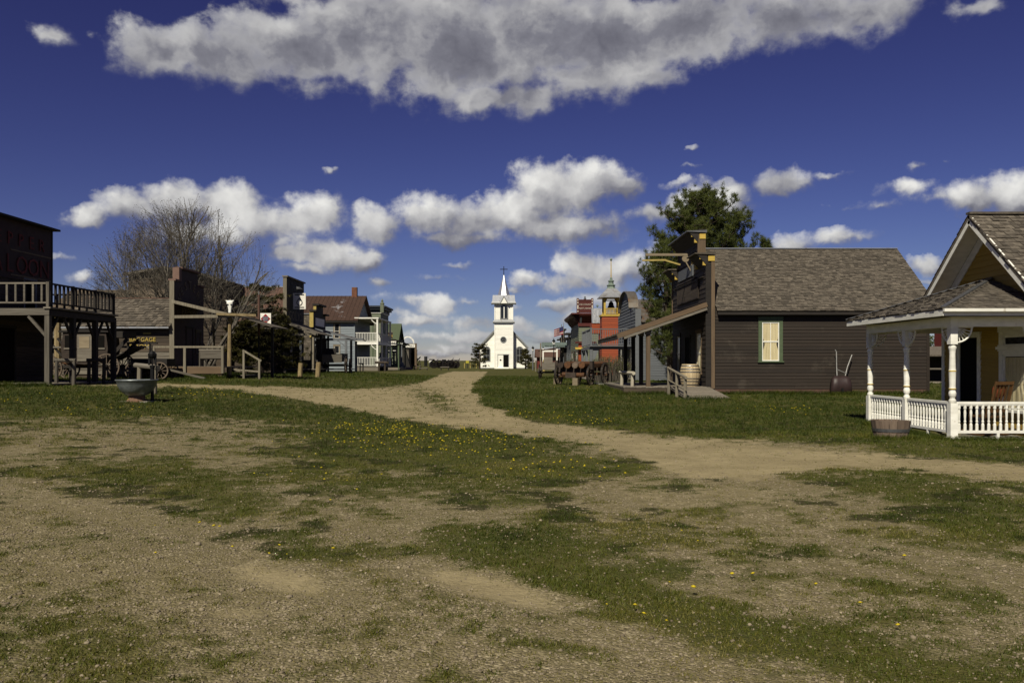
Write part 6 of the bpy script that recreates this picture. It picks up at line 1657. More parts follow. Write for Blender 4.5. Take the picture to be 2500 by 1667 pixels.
def bench():
    x, y = -15.35, 41.9
    t = thing('platform_bench', 'grey high-backed wooden bench on the depot platform', 'bench', (x, y, 1.47), 0, local=True)
    MB().bb(-.62, .62, -.05, .0, .40, .80).build('backrest', 'grey_board', t); MB().bb(-.64, .64, -.07, .02, .80, .88).build('top_board', 'grey_board', t)
    MB().bb(-.6, .6, 0.02, .45, .36, .41).build('seat', 'grey_board', t)
    for s in (-.64, .58): MB().bb(s, s + .06, -.06, .46, 0, .72).build('end_panel', 'grey_upright', t)
bench()
def skull():
    t = thing('cow_skull', 'white cow skull hung on top of the depot awning post', 'skull', (-14.40, 41.8, 4.2), 0, local=True)
    pr = [(.05, -.02), (.08, .02), (.07, .15), (.10, .28), (.15, .44), (.17, .52), (.15, .60), (.08, .63)]
    MB().lathe(pr, 10, Matrix.Diagonal((1, .45, 1, 1))).build('cranium', 'bone', t, True)
    for s in (-1, 1):
        MB().tube([(s * .10, 0, .59), (s * .17, 0, .60), (s * .20, 0, .64)], [.05, .04, .015], 6).build('horn', 'bone', t)
        MB().lathe([(.005, -.03), (.05, 0), (.005, .03)], 8, Matrix.Translation((s * .085, -.065, .42))).build('eye_socket', 'dark_inside', t)
    MB().bar((0, .1, -.2), (0, .08, .7), .07).build('stick', 'weathered_post', t)
skull()
def express_sign():
    p = ground_at(632, 45.0); D = 45.0
    t = thing('express_sign', 'square white sign with red diamond on a rusty pole', 'sign', p, 0, local=True)
    h = 4.15
    MB().tube([(0, 0, -.2), (0, 0, 2.3)], .055, 8).build('pole', 'dark_upright', t); MB().tube([(0, 0, 2.3), (0, 0, 4.55)], .07, 8).build('sleeve', 'rust_brown', t); MB().tube([(0, 0, 4.55), (0, 0, 4.75)], .03, 6).build('pole_tip', 'steel', t)
    z0 = 2.42 + .0
    zz = CAM_Z - (792 - HOR) / F * D - p.z
    s = MB().bb(.09, .67, -.03, .0, zz, zz + .62).build('sign_panel', 'sign_white', t)
    c = (.375, zz + .31); r = .27
    MB().prism([(c[0] - r, -.031, c[1]), (c[0], -.031, c[1] - r), (c[0] + r, -.031, c[1]), (c[0], -.031, c[1] + r)], (0, -.006, 0)).build('diamond', 'sign_red', s)
    MB().bb(c[0] - .15, c[0] + .15, -.0415, -.0385, c[1] - .13, c[1] + .13).build('diamond_field', 'sign_blue', s)
    W = Matrix.Identity(4)
    for i, w in enumerate(('Railway', 'Express', 'Agency')): text(s, w, W, c[0], c[1] + .055 - i * .085, .085, 'pale_letter', -.043)
express_sign()

def barn_far():
    y0, y1 = 62.0, 76.0
    pts = [(-29.2, 8.45), (-26.2, 8.95), (-23.4, 8.45), (-21.4, 7.85)]
    g = .9
    t = thing('plank_hall', 'tall plank hall with low curved roof line behind the bare tree', 'building', (-25.3, y0, g))
    MB().prism([(-29.0, y0, g - .3), (-21.6, y0, g - .3)] + [(max(-29, min(-21.6, a)), y0, z - .1) for a, z in pts[::-1]], (0, y1 - y0, 0)).build('wall', 'old_brown_board', t)
    clad(t, 'siding_board', (-29.0, y0 - .01), (-21.6, y0 - .01), g + 2, 9, .28, 'old_brown_board', top=[(a + 29.0, z - .12) for a, z in pts], t=.05, split=4)
    for (a, za), (b, zb) in zip(pts, pts[1:]):
        slab(t, 'roof', [(a, y0 - .4, za), (b, y0 - .4, zb), (b, y1, zb), (a, y1, za)], 'shingle', .12)
        barpiece('eave_board', 'grey_board', t, (a, y0 - .42, za - .1), (b, y0 - .42, zb - .1), .05, .18)
    clad(t, 'side_board', (-21.6, y0), (-21.6, y1), g + 2, 7.7, .28, 'dark_board', t=.05)
barn_far()
def cottage_far():
    x0, x1, y0, y1 = -30.5, -24.6, 54.0, 61.0; ym = 57.5; g = .9
    t = thing('shingled_house', 'tan shingle roofed house half hidden behind the baggage depot', 'building', (x1, y0, g))
    gable_box(t, x0, x1, y0, y1, g - .3, 4.8, 6.6, 'old_brown_board', 'x')
    clad(t, 'siding_board', (x0, y0 - .01), (x1, y0 - .01), g + .5, 4.8, .3, 'grey_board', t=.04)
    A, B, C, D = (x0 - .4, y0 - .4, 4.65), (x1 + .4, y0 - .4, 4.65), (x1 + .4, ym, 6.75), (x0 - .4, ym, 6.75)
    slab(t, 'roof', [A, B, C, D], 'shingle_tan', .08); slab(t, 'roof', [(x1 + .4, y1 + .4, 4.65), (x0 - .4, y1 + .4, 4.65), D, C], 'shingle_tan', .08)
    shingles(t, A, B, C, D, .28, .3, 'shingle_tan', 0, thick=.04)
cottage_far()
def board_fence():
    y = 47.5
    t = thing('board_fence', 'grey upright board fence seen between the saloon posts', 'fence', (-25.5, y, .9))
    uprights(t, 'fence_board', (-28.5, y), (-22.8, y), .85, 2.55, .2, 'prairie_fence', top=[(0, 2.6), (3, 2.5), (5.7, 2.6)])
    MB().bb(-28.5, -22.8, y + .03, y + .08, 1.2, 1.32).bb(-28.5, -22.8, y + .03, y + .08, 2.1, 2.22).build('fence_rail', 'prairie_fence', t)
    o = MB().tube([(-26.0, y - .6, .7), (-26.0, y - .6, 4.5)], .19, 8).build('gate_post', 'log_tan', t)
    MB().bb(-26.9, -26.15, y - .8, y - .4, 3.0, 3.08).bb(-26.7, -26.2, y - .75, y - .45, 2.7, 3.0).build('bird_box', 'dark_board', o)
board_fence()

def dark_store():
    y0, y1 = 62.9, 68.1; ym = 65.5; x0, x1 = -26.5, XL; g = .85
    t = thing('dark_store', 'black-fronted store with tall plank false front and rusty roof', 'building', (x1, y0, g))
    NOGO.append((-27, -15, 62, 68.2))
    gable_box(t, x0, x1 - .2, y0 + .02, y1, g - .3, 5.0, 7.6, 'dark_board', 'x')
    clad(t, 'siding_board', (x0, y0), (x1 - .2, y0), g, 5.0, .3, 'old_brown_board', t=.04, split=5)
    A, B, C, D = (x0 - .3, y0 - .35, 4.85), (x1 - .15, y0 - .35, 4.85), (x1 - .15, ym, 7.75), (x0 - .3, ym, 7.75)
    panel_roof(t, A, B, C, D, 16, 'rust_brown'); panel_roof(t, (x1 - .15, y1 + .3, 4.85), (x0 - .3, y1 + .3, 4.85), D, C, 16, 'rust_brown')
    MB().bar(D, C, .2, .06).build('ridge_cap', 'tin', t)
    MB().bb(x1 - .2, x1 - .03, y0, y1, g - .2, 8.25).build('false_front', 'dark_upright', t)
    uprights(t, 'front_board', (x1 - .03, y0), (x1 - .03, y1), 4.9, 8.25, .28, 'dark_upright', t=.03)
    uprights(t, 'front_board', (x1 - .03, y0), (x1 - .03, y1), g + .3, 4.4, .28, 'dark_upright', [(.7, 1.7, 1.6, 3.6), (2.1, 3.1, g, 3.4), (3.5, 4.6, 1.6, 3.6)], t=.03)
    W = frame((x1, y0), (x1, y1))
    window(t, W, .7, 1.7, 1.6, 3.6, 'dark_upright', 'white_paint'); window(t, W, 3.5, 4.6, 1.6, 3.6, 'dark_upright', 'white_paint'); door(t, W, 2.1, 3.1, g + .2, 3.4, 'dark_upright', 'dark_inside')
    text(t, 'GOILYO', W, 2.6, 5.05, 1.0, 'dull_letter', -.01, xs=1.05)
    MB().bb(x1 - .25, x1 + .03, y0 - .13, y0 - .005, g, 8.2).build('corner_board', 'weathered_post', t); MB().bb(x1 - .3, x1 + .12, y0 - .2, y1 + .1, 8.25, 8.36).build('front_cap', 'grey_board', t)
    # porch
    xe = -15.0
    slab(t, 'porch_roof', [(x1, y0 - .2, 4.85), (xe, y0 - .2, 3.95), (xe, y1 + .2, 3.95), (x1, y1 + .2, 4.85)], 'shingle', .08)
    barpiece('porch_rake', 'grey_board', t, (x1, y0 - .23, 4.78), (xe, y0 - .23, 3.86), .05, .2); barpiece('porch_tie', 'grey_board', t, (x1, y0 - .1, 3.85), (xe + .1, y0 - .1, 3.85), .08, .16)
    for y in (y0 + .05, ym, y1 - .05): bpiece('porch_post', 'weathered_post' if y < ym else 'dark_upright', t, xe - .35, xe - .2, y - .07, y + .07, g, 3.9)
    for i in range(16): bpiece('deck_plank', 'boardwalk', t, x1 + 2.5 * i / 16, x1 + 2.5 * (i + 1) / 16 - .015, y0 - .2, y1, g + .3, g + .36)
    uprights(t, 'side_screen_board', (-16.2, y1 - .4), (-15.3, y1 - .4), 1.9, 3.7, .22, 'old_brown_upright', t=.04)
    # hanging oil sign with its lamp
    s = MB().bb(x1 + .12, x1 + 1.5, 65.8, 65.92, 5.75, 7.05)
    s = MB().bb(x1 + .1, x1 + 1.08, 64.4, 64.5, 5.9, 7.15).build('hanging_sign', 'sign_white', t)
    Wd = frame((x1 + .1, 64.4), (x1 + 1.08, 64.4))
    vs = []
    for k in range(24):
        a = 2 * math.pi * k / 24; r = .24; vs.append((.5 + r * math.sin(a) * (1 - .55 * max(0, math.cos(a)) ** 1.5), 6.42 + r * 1.15 * math.cos(a) * (1.35 if math.cos(a) > 0 else 1)))
    for sc_, mt, yy in ((1, 'black_letter', -.012), (.72, 'sign_white', -.022)):
        MB().prism([tuple(Wd @ Vector((.5 + (a - .5) * sc_, yy, 6.40 + (z - 6.40) * sc_))) for a, z in vs], tuple(Wd.to_3x3() @ Vector((0, .008, 0)))).build('drop_emblem', mt, s)
    m = MB(); lbox(Wd, .12, .86, -.015, -.003, 5.99, 6.07, m); lbox(Wd, .12, .86, -.015, -.003, 6.98, 7.06, m); m.build('lettering', 'black_letter', s)
    MB().lathe([(.10, 7.62), (.30, 7.45), (.28, 7.42), (.08, 7.58)], 12, Matrix.Translation((x1 + .55, 64.3, 0))).bar((x1, 64.3, 7.7), (x1 + .55, 64.3, 7.6), .05).build('sign_lamp', 'hoop', t)
dark_store()
def yellow_trim_shop():
    y0, y1 = 71.3, 76.0; x0, x1 = -22.5, XL; g = .83
    t = thing('corner_shop', 'small brown shop with yellow edged false front and wide porch', 'building', (x1, y0, g))
    NOGO.append((-23, -13.6, 71, 76))
    MB().bb(x0, x1 - .1, y0 + .05, y1, g - .3, 5.9).build('wall', 'shingle', t)
    shingles(t, (x0, y0, 1.0), (x1 - .12, y0, 1.0), (x1 - .12, y0 + .04, 5.9), (x0, y0 + .04, 5.9), .22, .3, 'shingle', 0)
    MB().bb(x0, x1 - .1, y0 - .06, y0 + .3, 5.9, 6.0).build('parapet', 'slate_trim', t)
    MB().prism([(x1 - .1, y0, g), (x1 - .1, y1, g), (x1 - .1, y1, 6.0), (x1 - .1, 75.0, 6.0), (x1 - .1, 75.0, 6.75), (x1 - .1, 72.4, 6.75), (x1 - .1, 72.4, 6.15), (x1 - .1, y0, 6.15)], (.1, 0, 0)).build('false_front', 'dark_board', t)
    MB().bb(x1 - .3, x1 + .03, y0 - .10, y0 - .003, 3.9, 6.12).build('corner_board', 'mustard_post', t); MB().bb(x1 - .22, x1 + .02, 72.28, 72.39, 6.2, 6.75).build('corner_board', 'mustard_post', t)
    MB().bb(x1 - .3, x1 + .3, y0 - .2, 72.27, 6.155, 6.3).bb(x1 - .3, x1 + .3, 72.2, 75.1, 6.755, 6.9).bb(x1 - .3, x1 + .3, 75.1, y1 + .2, 6.005, 6.15).build('cornice', 'dark_board', t)
    W = frame((x1, y0), (x1, y1)); s = lbox(W, .7, 4.0, -.06, 0, 4.95, 5.65).build('sign_board', 'sign_white', t)
    window(t, W, .6, 1.7, 1.5, 3.2, 'dark_board', 'white_paint'); door(t, W, 2.0, 3.0, g + .2, 3.3, 'dark_board', 'dark_inside'); window(t, W, 3.3, 4.3, 1.5, 3.2, 'dark_board', 'white_paint')
    xe = -13.55
    slab(t, 'porch_roof', [(x1, y0 - .15, 4.72), (xe, y0 - .15, 3.78), (xe, y1, 3.78), (x1, y1, 4.72)], 'rust_grey_metal', .08)
    barpiece('porch_rake', 'slate_trim', t, (x1, y0 - .17, 4.66), (xe, y0 - .17, 3.71), .05, .16); barpiece('porch_beam', 'slate_trim', t, (x1, y0 - .05, 3.72), (xe + .6, y0 - .05, 3.72), .10, .2)
    for x, y in ((-14.45, y0), (-14.45, y0 + 2.3), (-14.45, y1 - .1)): bpiece('porch_post', 'slate_trim', t, x - .09, x + .09, y - .09, y + .09, g - .1, 3.7)
    barpiece('porch_brace', 'slate_trim', t, (-14.5, y0 - .04, 3.1), (-15.2, y0 - .04, 3.65), .07, .07); barpiece('porch_brace', 'slate_trim', t, (x1 + .05, y0 - .04, 3.1), (x1 + .7, y0 - .04, 3.65), .07, .07)
    for i in range(14): bpiece('deck_plank', 'boardwalk', t, x1 + 2.9 * i / 14, x1 + 2.9 * (i + 1) / 14 - .015, y0 - .1, y1, g + .25, g + .31)
    for i in range(3): bpiece('ladder_rung', 'tan_plank', t, -16.3, -15.6, y0 + .2, y0 + .28, 1.4 + i * .3, 1.46 + i * .3)
yellow_trim_shop()
def blue_house():
    y0, y1 = 90.0, 99.6; ym = 94.8; x0, x1 = -26.0, XL; g = .83
    t = thing('blue_boarding_house', 'two-storey pale blue boarding house with rusty roof and white porches', 'house', (x1, y0, g))
    NOGO.append((-26, -14, 89, 100))
    gable_box(t, x0, x1, y0 + .03, y1, g - .3, 6.55, 9.3, 'blue_board', 'x')
    Ws = frame((x0, y0), (x1, y0)); L = x1 - x0
    def s(px): return (px - 1250) / F * 90 - x0
    w = [(s(814), s(831), 4.4, 6.05), (s(814), s(831), 1.95, 3.6)]
    clad(t, 'siding_board', (x0, y0), (x1, y0), g, 6.55, .27, 'blue_board', w, t=.045)
    for a, b, c, d in w: window(t, Ws, a, b, c, d, 'pale_wood', 'white_paint', fw=.12, mull=False)
    W = frame((x1, y0), (x1, y1)); clad(t, 'front_board', (x1, y0), (x1, y1), g, 9.3, .27, 'blue_board', top=[(0, 6.55), (4.8, 9.3), (9.6, 6.55)], t=.045)
    MB().bb(x1 - .1, x1 + .05, y0 - .06, y0 - .002, g, 6.5).build('corner_board', 'blue_board', t)
    A, B, C, D = (x0 - .3, y0 - .5, 6.35), (x1 + .45, y0 - .5, 6.35), (x1 + .45, ym, 9.45), (x0 - .3, ym, 9.45)
    panel_roof(t, A, B, C, D, 20, 'rust_metal', t_=.1); panel_roof(t, (x1 + .45, y1 + .5, 6.35), (x0 - .3, y1 + .5, 6.35), D, C, 20, 'rust_metal', t_=.1)
    MB().bb(x0 - .3, x1 + .45, y0 - .46, y0 - .40, 6.12, 6.28).build('eave_board', 'dark_board', t)
    cx, cz0, cz1 = -18.2, 9.2, 10.45
    ch = MB().bb(cx - .29, cx + .29, ym - .28, ym + .28, 8.6, cz1 - .02).build('chimney', 'mortar', t)
    r = 0; z = cz0
    while z < cz1 - .05:
        o = .13 if r % 2 else 0; x = cx - .30 - o
        while x < cx + .30:
            a, b = max(x, cx - .30), min(x + .25, cx + .30)
            if b - a > .05:
                piece('brick', 'box', 'brick', ch, Matrix.Translation(((a + b) / 2, ym - .285, z + .05)) @ Matrix.Diagonal((b - a - .015, .05, .095, 1)))
            x += .26
        z += .11; r += 1
    # two-storey porch on the street side
    xe = -14.8; zd1, zd2, zr = 1.32, 4.02, 6.55
    MB().bb(x1, xe + .15, y0 - .1, y1, zr, zr + .14).build('porch_roof', 'white_paint', t); MB().bb(x1, xe + .1, y0 - .05, y0 + .1, zd2 - .3, zd2).bb(xe - .05, xe + .1, y0 + .1, y1, zd2 - .3, zd2).build('porch_beam', 'white_paint', t)
    MB().bb(x1, xe, y0 + .1, y1, zd2 - .2, zd2 - .05).build('upper_deck', 'grey_board', t); MB().bb(x1, xe + .1, y0 - .05, y1, zd1 - .12, zd1).bb(x1, xe + .1, y0 - .04, y0 + .05, g, zd1 - .12).build('lower_deck', 'grey_board', t)
    for y in (y0 + .05, y0 + 3.2, y0 + 6.4, y1 - .1):
        bpiece('porch_post', 'white_paint', t, xe - .09, xe + .09, y - .09, y + .09, zd1, zd2 - .3); bpiece('porch_post', 'white_paint', t, xe - .09, xe + .09, y - .09, y + .09, zd2, zr)
    for zt in (zr, zd2 - .3):
        m = MB(); pts = [(xe - .1 - .55 * math.sin(math.pi / 2 * k / 6), y0 + .02, zt - .55 + .55 * (1 - math.cos(math.pi / 2 * k / 6)) ** .6) for k in range(7)]
        m.tube(pts, .05, 6); m.build('porch_bracket', 'white_paint', t)
    for zd in (zd1, zd2):
        balustrade(t, (x1 + .1, y0 + .03), (xe - .1, y0 + .03), zd, zd + .98, 'white_paint', 13, thick=.045)
        balustrade(t, (xe, y0 + .15), (xe, y1 - .15), zd, zd + .98, 'white_paint', 24, thick=.045)
blue_house()
def green_saloon():
    y0, y1 = 107.8, 114.5; x0, x1 = -23.5, XL; g = .8
    t = thing('sage_saloon', 'two-storey sage green saloon with bracketed blue-black cornice', 'building', (x1, y0, g))
    MB().bb(x0, x1 - .03, y0 + .03, y1, g - .3, 8.4).build('wall', 'sage_board', t)
    Ws = frame((x0, y0), (x1, y0)); L = x1 - x0
    def s(px): return (px - 1250) / F * y0 - x0
    clad(t, 'siding', (x0, y0), (x1, y0), g, 8.3, .25, 'sage_plain', indiv=False, t=.03)
    window(t, Ws, s(909), s(924), 4.9, 7.4, 'green_trim', 'green_trim', curtain='pink_cloth', fw=.13)
    window(t, Ws, s(909), s(924), 1.4, 3.6, 'green_trim', 'green_trim', fw=.13)
    W = frame((x1, y0), (x1, y1)); clad(t, 'front_siding', (x1, y0), (x1, y1), g, 8.3, .25, 'sage_board', indiv=False, t=.04)
    for a in (.6, 2.8, 5.0): window(t, W, a, a + 1.1, 5, 7.2, 'green_trim', 'green_trim'); window(t, W, a, a + 1.1, 1.4, 3.6, 'green_trim', 'green_trim')
    MB().bb(x0, x1 + .7, y0 - .7, y1, 9.0, 9.22).bb(x0, x1 + .5, y0 - .5, y1, 8.72, 8.996).build('cornice', 'dark_cornice', t); MB().bb(x0, x1 + .12, y0 - .12, y1, 8.25, 8.38).build('frieze', 'sign_white', t)
    MB().bb(x0, x1 + .2, y0 - .2, y1, 8.384, 8.72).build('cornice_cove', 'dark_cornice', t)
    for x in (x1 + .3, s(895) + x0 - .1):
        MB().bb(x - .22, x + .22, y0 - .75, y0 - .3, 8.3, 9.35).lathe([(.28, 9.35), (.3, 9.5), (.12, 9.7), (.16, 9.85), (.02, 10.1)], 8, Matrix.Translation((x, y0 - .5, 0))).build('cornice_finial', 'sage_plain', t)
    slab(t, 'street_awning', [(x1, y0 - .2, 4.5), (x1 + 2.6, y0 - .2, 4.2), (x1 + 2.6, y1, 4.2), (x1, y1, 4.5)], 'dark_cornice', .1)
    for y in (y0, y1): bpiece('awning_post', 'green_trim', t, x1 + 2.3, x1 + 2.45, y - .07, y + .07, g, 4.2)
    MB().bb(x1, x1 + 2.5, y0, y1, g, g + .3).build('boardwalk', 'boardwalk', t)
surf('dark_cornice', (.035, .045, .06), (.025, .03, .04), (5, 5, 5), .1, .6)
green_saloon()
def rooms_cabin():
    y0, y1 = 122.0, 129.0; ym = 125.5; x0, x1 = -23.0, XL; g = .78
    t = thing('rooms_cabin', 'green roofed cabin with rooms sign, green porch rail and steps', 'building', (x1, y0, g))
    gable_box(t, x0, x1, y0 + .02, y1, g - .3, 4.8, 7.6, 'sage_board', 'x')
    clad(t, 'siding', (x0, y0), (x1, y0), g, 4.8, .25, 'sage_board', indiv=False); clad(t, 'front_siding', (x1, y0), (x1, y1), g, 7.6, .25, 'dark_board', top=[(0, 4.8), (3.5, 7.6), (7, 4.8)], indiv=False)
    slab(t, 'roof', [(x0, y0 - .5, 4.5), (x1 + .4, y0 - .5, 4.5), (x1 + .4, ym, 7.75), (x0, ym, 7.75)], 'green_roof', .1); slab(t, 'roof', [(x1 + .4, y1 + .5, 4.5), (x0, y1 + .5, 4.5), (x0, ym, 7.75), (x1 + .4, ym, 7.75)], 'green_roof', .1)
    yp = y0 - .8; X = lambda px: (px - 1250) / F * yp
    slab(t, 'porch_roof', [(X(925), yp - .3, 5.3), (X(976), yp - .3, 5.1), (X(976) + .5, y1, 4.6), (X(925), y1, 4.8)], 'dark_board', .12)
    s = MB().bb(X(930), X(968), yp - .35, yp - .25, 4.35, 4.95).build('rooms_sign', 'sign_white', t); text(s, 'ROOMS', frame((X(930), yp - .35), (X(968), yp - .35)), (X(968) - X(930)) / 2 + .15, 4.45, .55, 'black_letter', -.02, xs=1.2)
    Wt = frame((X(930), yp - .2), (X(958), yp - .2)); wS = X(958) - X(930)
    s = MB().bb(X(929), X(959), yp - .2, yp - .1, 5.35, 6.25).build('saloon_sign', 'sign_dark', t); text(s, 'SALOON', Wt, wS / 2, 5.55, .52, 'gold_letter', -.02, xs=.9)
    MB().prism([tuple(Wt @ Vector((wS / 2 + 1.0 * math.cos(math.pi * k / 8), 0, 6.25 + .45 * math.sin(math.pi * k / 8)))) for k in range(9)], (0, .1, 0)).build('sign_arch', 'sage_plain', s)
    for px in (955, 973): bpiece('porch_post', 'green_trim', t, X(px) - .12, X(px) + .12, yp - .1, yp + .12, g, 5.0)
    dz = 1.75
    MB().bb(x1 + .05, X(975), yp, y1, g, dz - .35).build('porch_deck', 'grey_board', t)
    for i in range(5): bpiece('step', 'tan_plank', t, X(944) + .1 * i, X(972), yp - .45 - .35 * i, yp - .1 - .35 * i, dz - .45 - .22 * i, dz - .35 - .22 * i)
    W = frame((x1, y0), (x1, y1)); Wp = frame((X(938), yp + 2.3), (X(970), yp + 2.3)); door(t, Wp, .1, 1.4, 1.4, 4.0, 'green_trim', 'dark_inside')
    for z in (3.9, 3.55): barpiece('transom_bar', 'sign_white', t, (X(948), yp + .2, z), (X(966), yp + .2, z), .06, .08)
    barpiece('stair_rail', 'green_trim', t, (X(957), yp - .1, 2.6), (X(973), yp - 1.6, 1.55), .09, .12); barpiece('stair_rail', 'green_trim', t, (X(957), yp - .1, 1.9), (X(973), yp - 1.6, .95), .09, .10)
    m = MB()
    for k in range(6): a = k / 5; q = Vector((X(957), yp - .1, 1.9)).lerp(Vector((X(973), yp - 1.6, .95)), a); m.bar(q, q + Vector((0, 0, .68)), .05)
    m.build('stair_balusters', 'green_trim', t); bpiece('newel', 'green_trim', t, X(973) - .08, X(973) + .08, yp - 1.7, yp - 1.54, g - .2, 1.8)
rooms_cabin()
def plank_shed():
    y0 = 139.0; x0, x1 = -24, XL - .2; g = .75
    t = thing('plank_shed', 'weathered plank shed with slanted front by the tall gate', 'shed', (x1, y0, g))
    MB().prism([(x0, y0, g - .3), (x1, y0, g - .3), (x1, y0, 4.5), (x0, y0, 4.6)], (0, 6, 0)).build('wall', 'grey_upright', t)
    uprights(t, 'board', (x0 + 3, y0 - .01), (x1, y0 - .01), g, 4.4, .35, 'grey_upright', t=.05)
    MB().bb(x0, x1 + .6, y0 - .6, y0 + 6, 4.6, 4.75).build('roof', 'dark_board', t)
    MB().prism([(x1 - .9, y0 - .7, g), (x1 + .4, y0 - .7, g), (x1 - .6, y0 - .7, 4.3), (x1 - .9, y0 - .7, 4.3)], (0, .4, 0)).build('buttress', 'dark_upright', t)
plank_shed()
def livery_gate():
    y = 134.0; X = lambda px: (px - 1250) / F * y; Z = lambda py: CAM_Z - (py - HOR) / F * y; g = .75
    t = thing('livery_gate', 'tall timber gate with white arched lettering and livery board', 'gate', (X(1015), y, g))
    for px in (978, 1015): bpiece('gate_post', 'tan_board', t, X(px) - .16, X(px) + .16, y - .16, y + .16, g - .2, Z(838))
    bpiece('gate_post', 'tan_board', t, X(1012) - .12, X(1012) + .12, y + 2.5, y + 2.74, g - .2, Z(856))
    barpiece('cross_beam', 'dark_board', t, (X(978), y, Z(839)), (X(1017), y, Z(839)), .2, .12); barpiece('cross_beam', 'dark_board', t, (X(984), y + 1, Z(855)), (X(1013), y + 2.5, Z(855)), .1, .12)
    s = MB().bb(X(990), X(1013.5), y - .2, y - .1, Z(848), Z(840)).build('sign_board', 'sign_white', t)
    Ws = frame((X(990), y - .2), (X(1013.5), y - .2)); text(s, 'LIVERY', Ws, .82, Z(846.6), .42, 'black_letter', -.02, xs=1.0)
    c = Vector((X(996), y - .1, Z(838.5))); R = (1009.5 - 996) / F * y
    arc = [(c.x + R * math.cos(math.pi * k / 20), c.y, c.z + R * 1.12 * math.sin(math.pi * k / 20)) for k in range(21)]
    MB().tube([(p[0], p[1], p[2] + .0) for p in arc], .03, 5).build('arch', 'sign_white', t)
    for k in range(13):
        a = math.pi * (k + .6) / 14.2; p = Vector((c.x + R * 1.07 * math.cos(a), c.y - .02, c.z + R * 1.2 * math.sin(a)))
        MB().unit('box', Matrix.Translation(p) @ Matrix.Rotation(math.pi / 2 - a, 4, 'Y') @ Matrix.Diagonal((.13 + .05 * (k % 3), .03, .24, 1))).build('arch_letter', 'sign_white', t)
livery_gate()
# ================================================================== WAGONS, POSTS, SMALL THINGS
def gear_wagon():
    p = ground_at(1408, 46.0)
    t = thing('log_wagon', 'rusty wagon gear carrying heavy logs and blocks by the right lawn', 'wagon', p, math.radians(-26), local=True)
    # x across, y away from the viewer
    for s in (-.95, .95):
        wheel(t, (s, -.35, .56), .56, 'x', 12, .09, 'wagon_wheel', .10); wheel(t, (s * .9, 2.3, .64), .64, 'x', 12, .09, 'wagon_wheel', .10)
    MB().bar((-1.05, -.35, .56), (1.05, -.35, .56), .16, .16).build('axle', 'rust_log', t); MB().bar((-1.0, 2.3, .62), (1.0, 2.3, .62), .16, .16).build('axle', 'rust_log', t)
    MB().bb(-1.0, 1.0, -.45, -.2, .72, 1.02).build('bolster', 'wagon_wood', t); MB().bb(-.95, .95, 2.2, 2.45, .78, 1.05).build('bolster', 'wagon_wood', t)
    for i, (x, r) in enumerate(((-.62, .17), (-.2, .2), (.24, .18), (.64, .19))):
        MB().tube([(x, -.9, 1.02 + r * .6), (x + .03, .6, 1.03 + r * .6), (x - .02, 2.9, 1.06 + r * .6)], [r, r * .95, r * .9], 9).build('log', ('wagon_wood', 'rust_log', 'wagon_wheel', 'rust_log')[i], t)
    MB().tube([(-.55, -.75, .62), (.75, -.75, .58)], .12, 8).build('log', 'rust_log', t); MB().bb(-.3, .3, -.95, -.6, .42, .72).build('timber_block', 'wagon_wood', t)
    MB().bb(.95, 1.12, -.5, -.2, .9, 1.35).build('stake', 'wagon_wood', t); MB().bb(-1.12, -.95, -.5, -.2, .9, 1.4).build('stake', 'wagon_wood', t)
    MB().bb(.12, .42, -.95, -.68, 0, .42).build('prop_block', 'pale_wood', t); MB().bb(-1.5, -1.2, .2, .5, 0, .38).build('prop_block', 'pale_wood', t)
    MB().bar((0, -.3, .5), (0, 2.4, .55), .12, .14).build('reach_pole', 'wagon_wood', t)
gear_wagon()
def cart(name, label, px, D, rot, sc=1.0, bed='dark_board'):
    p = ground_at(px, D); t = thing(name, label, 'wagon', p, rot, local=True)
    s = sc
    MB().bb(-.62 * s, .62 * s, -1.2 * s, 1.5 * s, .75 * s, .82 * s).build('bed', bed, t)
    for x in (-.62, .58): MB().bb(x * s, (x + .04) * s, -1.2 * s, 1.5 * s, .82 * s, 1.28 * s).build('side_board', bed, t)
    MB().bb(-.62 * s, .62 * s, -1.25 * s, -1.205 * s, .7 * s, 1.2 * s).build('tailgate', 'grey_board', t); MB().bb(-.55 * s, .1 * s, -.2 * s, -.15 * s, 1.2 * s, 1.62 * s).build('seat_back', bed, t); MB().bb(-.6 * s, .6 * s, -.15 * s, .25 * s, 1.2 * s, 1.26 * s).build('seat', bed, t)
    for y, r in ((-.85, .55), (1.15, .48)):
        for x in (-.82, .82): wheel(t, (x * s, y * s, r * s), r * s, 'x', 12, .06 * s, 'wagon_wheel', .07 * s)
        MB().bar((-.8 * s, y * s, r * s), (.8 * s, y * s, r * s), .09 * s).build('axle', 'dark_board', t)
    return t
cart('farm_wagon', 'dark farm wagon with grey tailgate before the pale blue house', 818, 67.0, .06, 1.25)
cart('hay_wagon', 'small grey wagon behind the log wagon on the right lawn', 1346, 60.0, -.1, 1.0, 'grey_board')
def stump(label, px, D, py_top, mat='log_tan', r=.16, tilt=0.0):
    p = ground_at(px, D); zt = CAM_Z - (py_top - HOR) / F * D - p.z
    o = MB().tube([(p.x, p.y, p.z - .15), (p.x + tilt * .5, p.y, p.z + zt * .5), (p.x + tilt, p.y, p.z + zt)], [r * 1.03, r, r * .97], 10).build('wooden_post', mat)
    tag(o, label, 'post', 'stubby wooden posts along the street')
stump('left of two stubby pale posts in front of the dark store', 732, 49, 886, 'log_tan', .14, .06)
stump('right of two stubby pale posts in front of the dark store', 775, 50, 884, 'log_tan', .15, .08)
stump('yellow stubby post at the foot of the teal land sign', 1328, 95, 878, 'mustard_post', .14)
stump('short grey post below the lamp right of the church', 1308, 100, 880, 'weathered_post', .1)
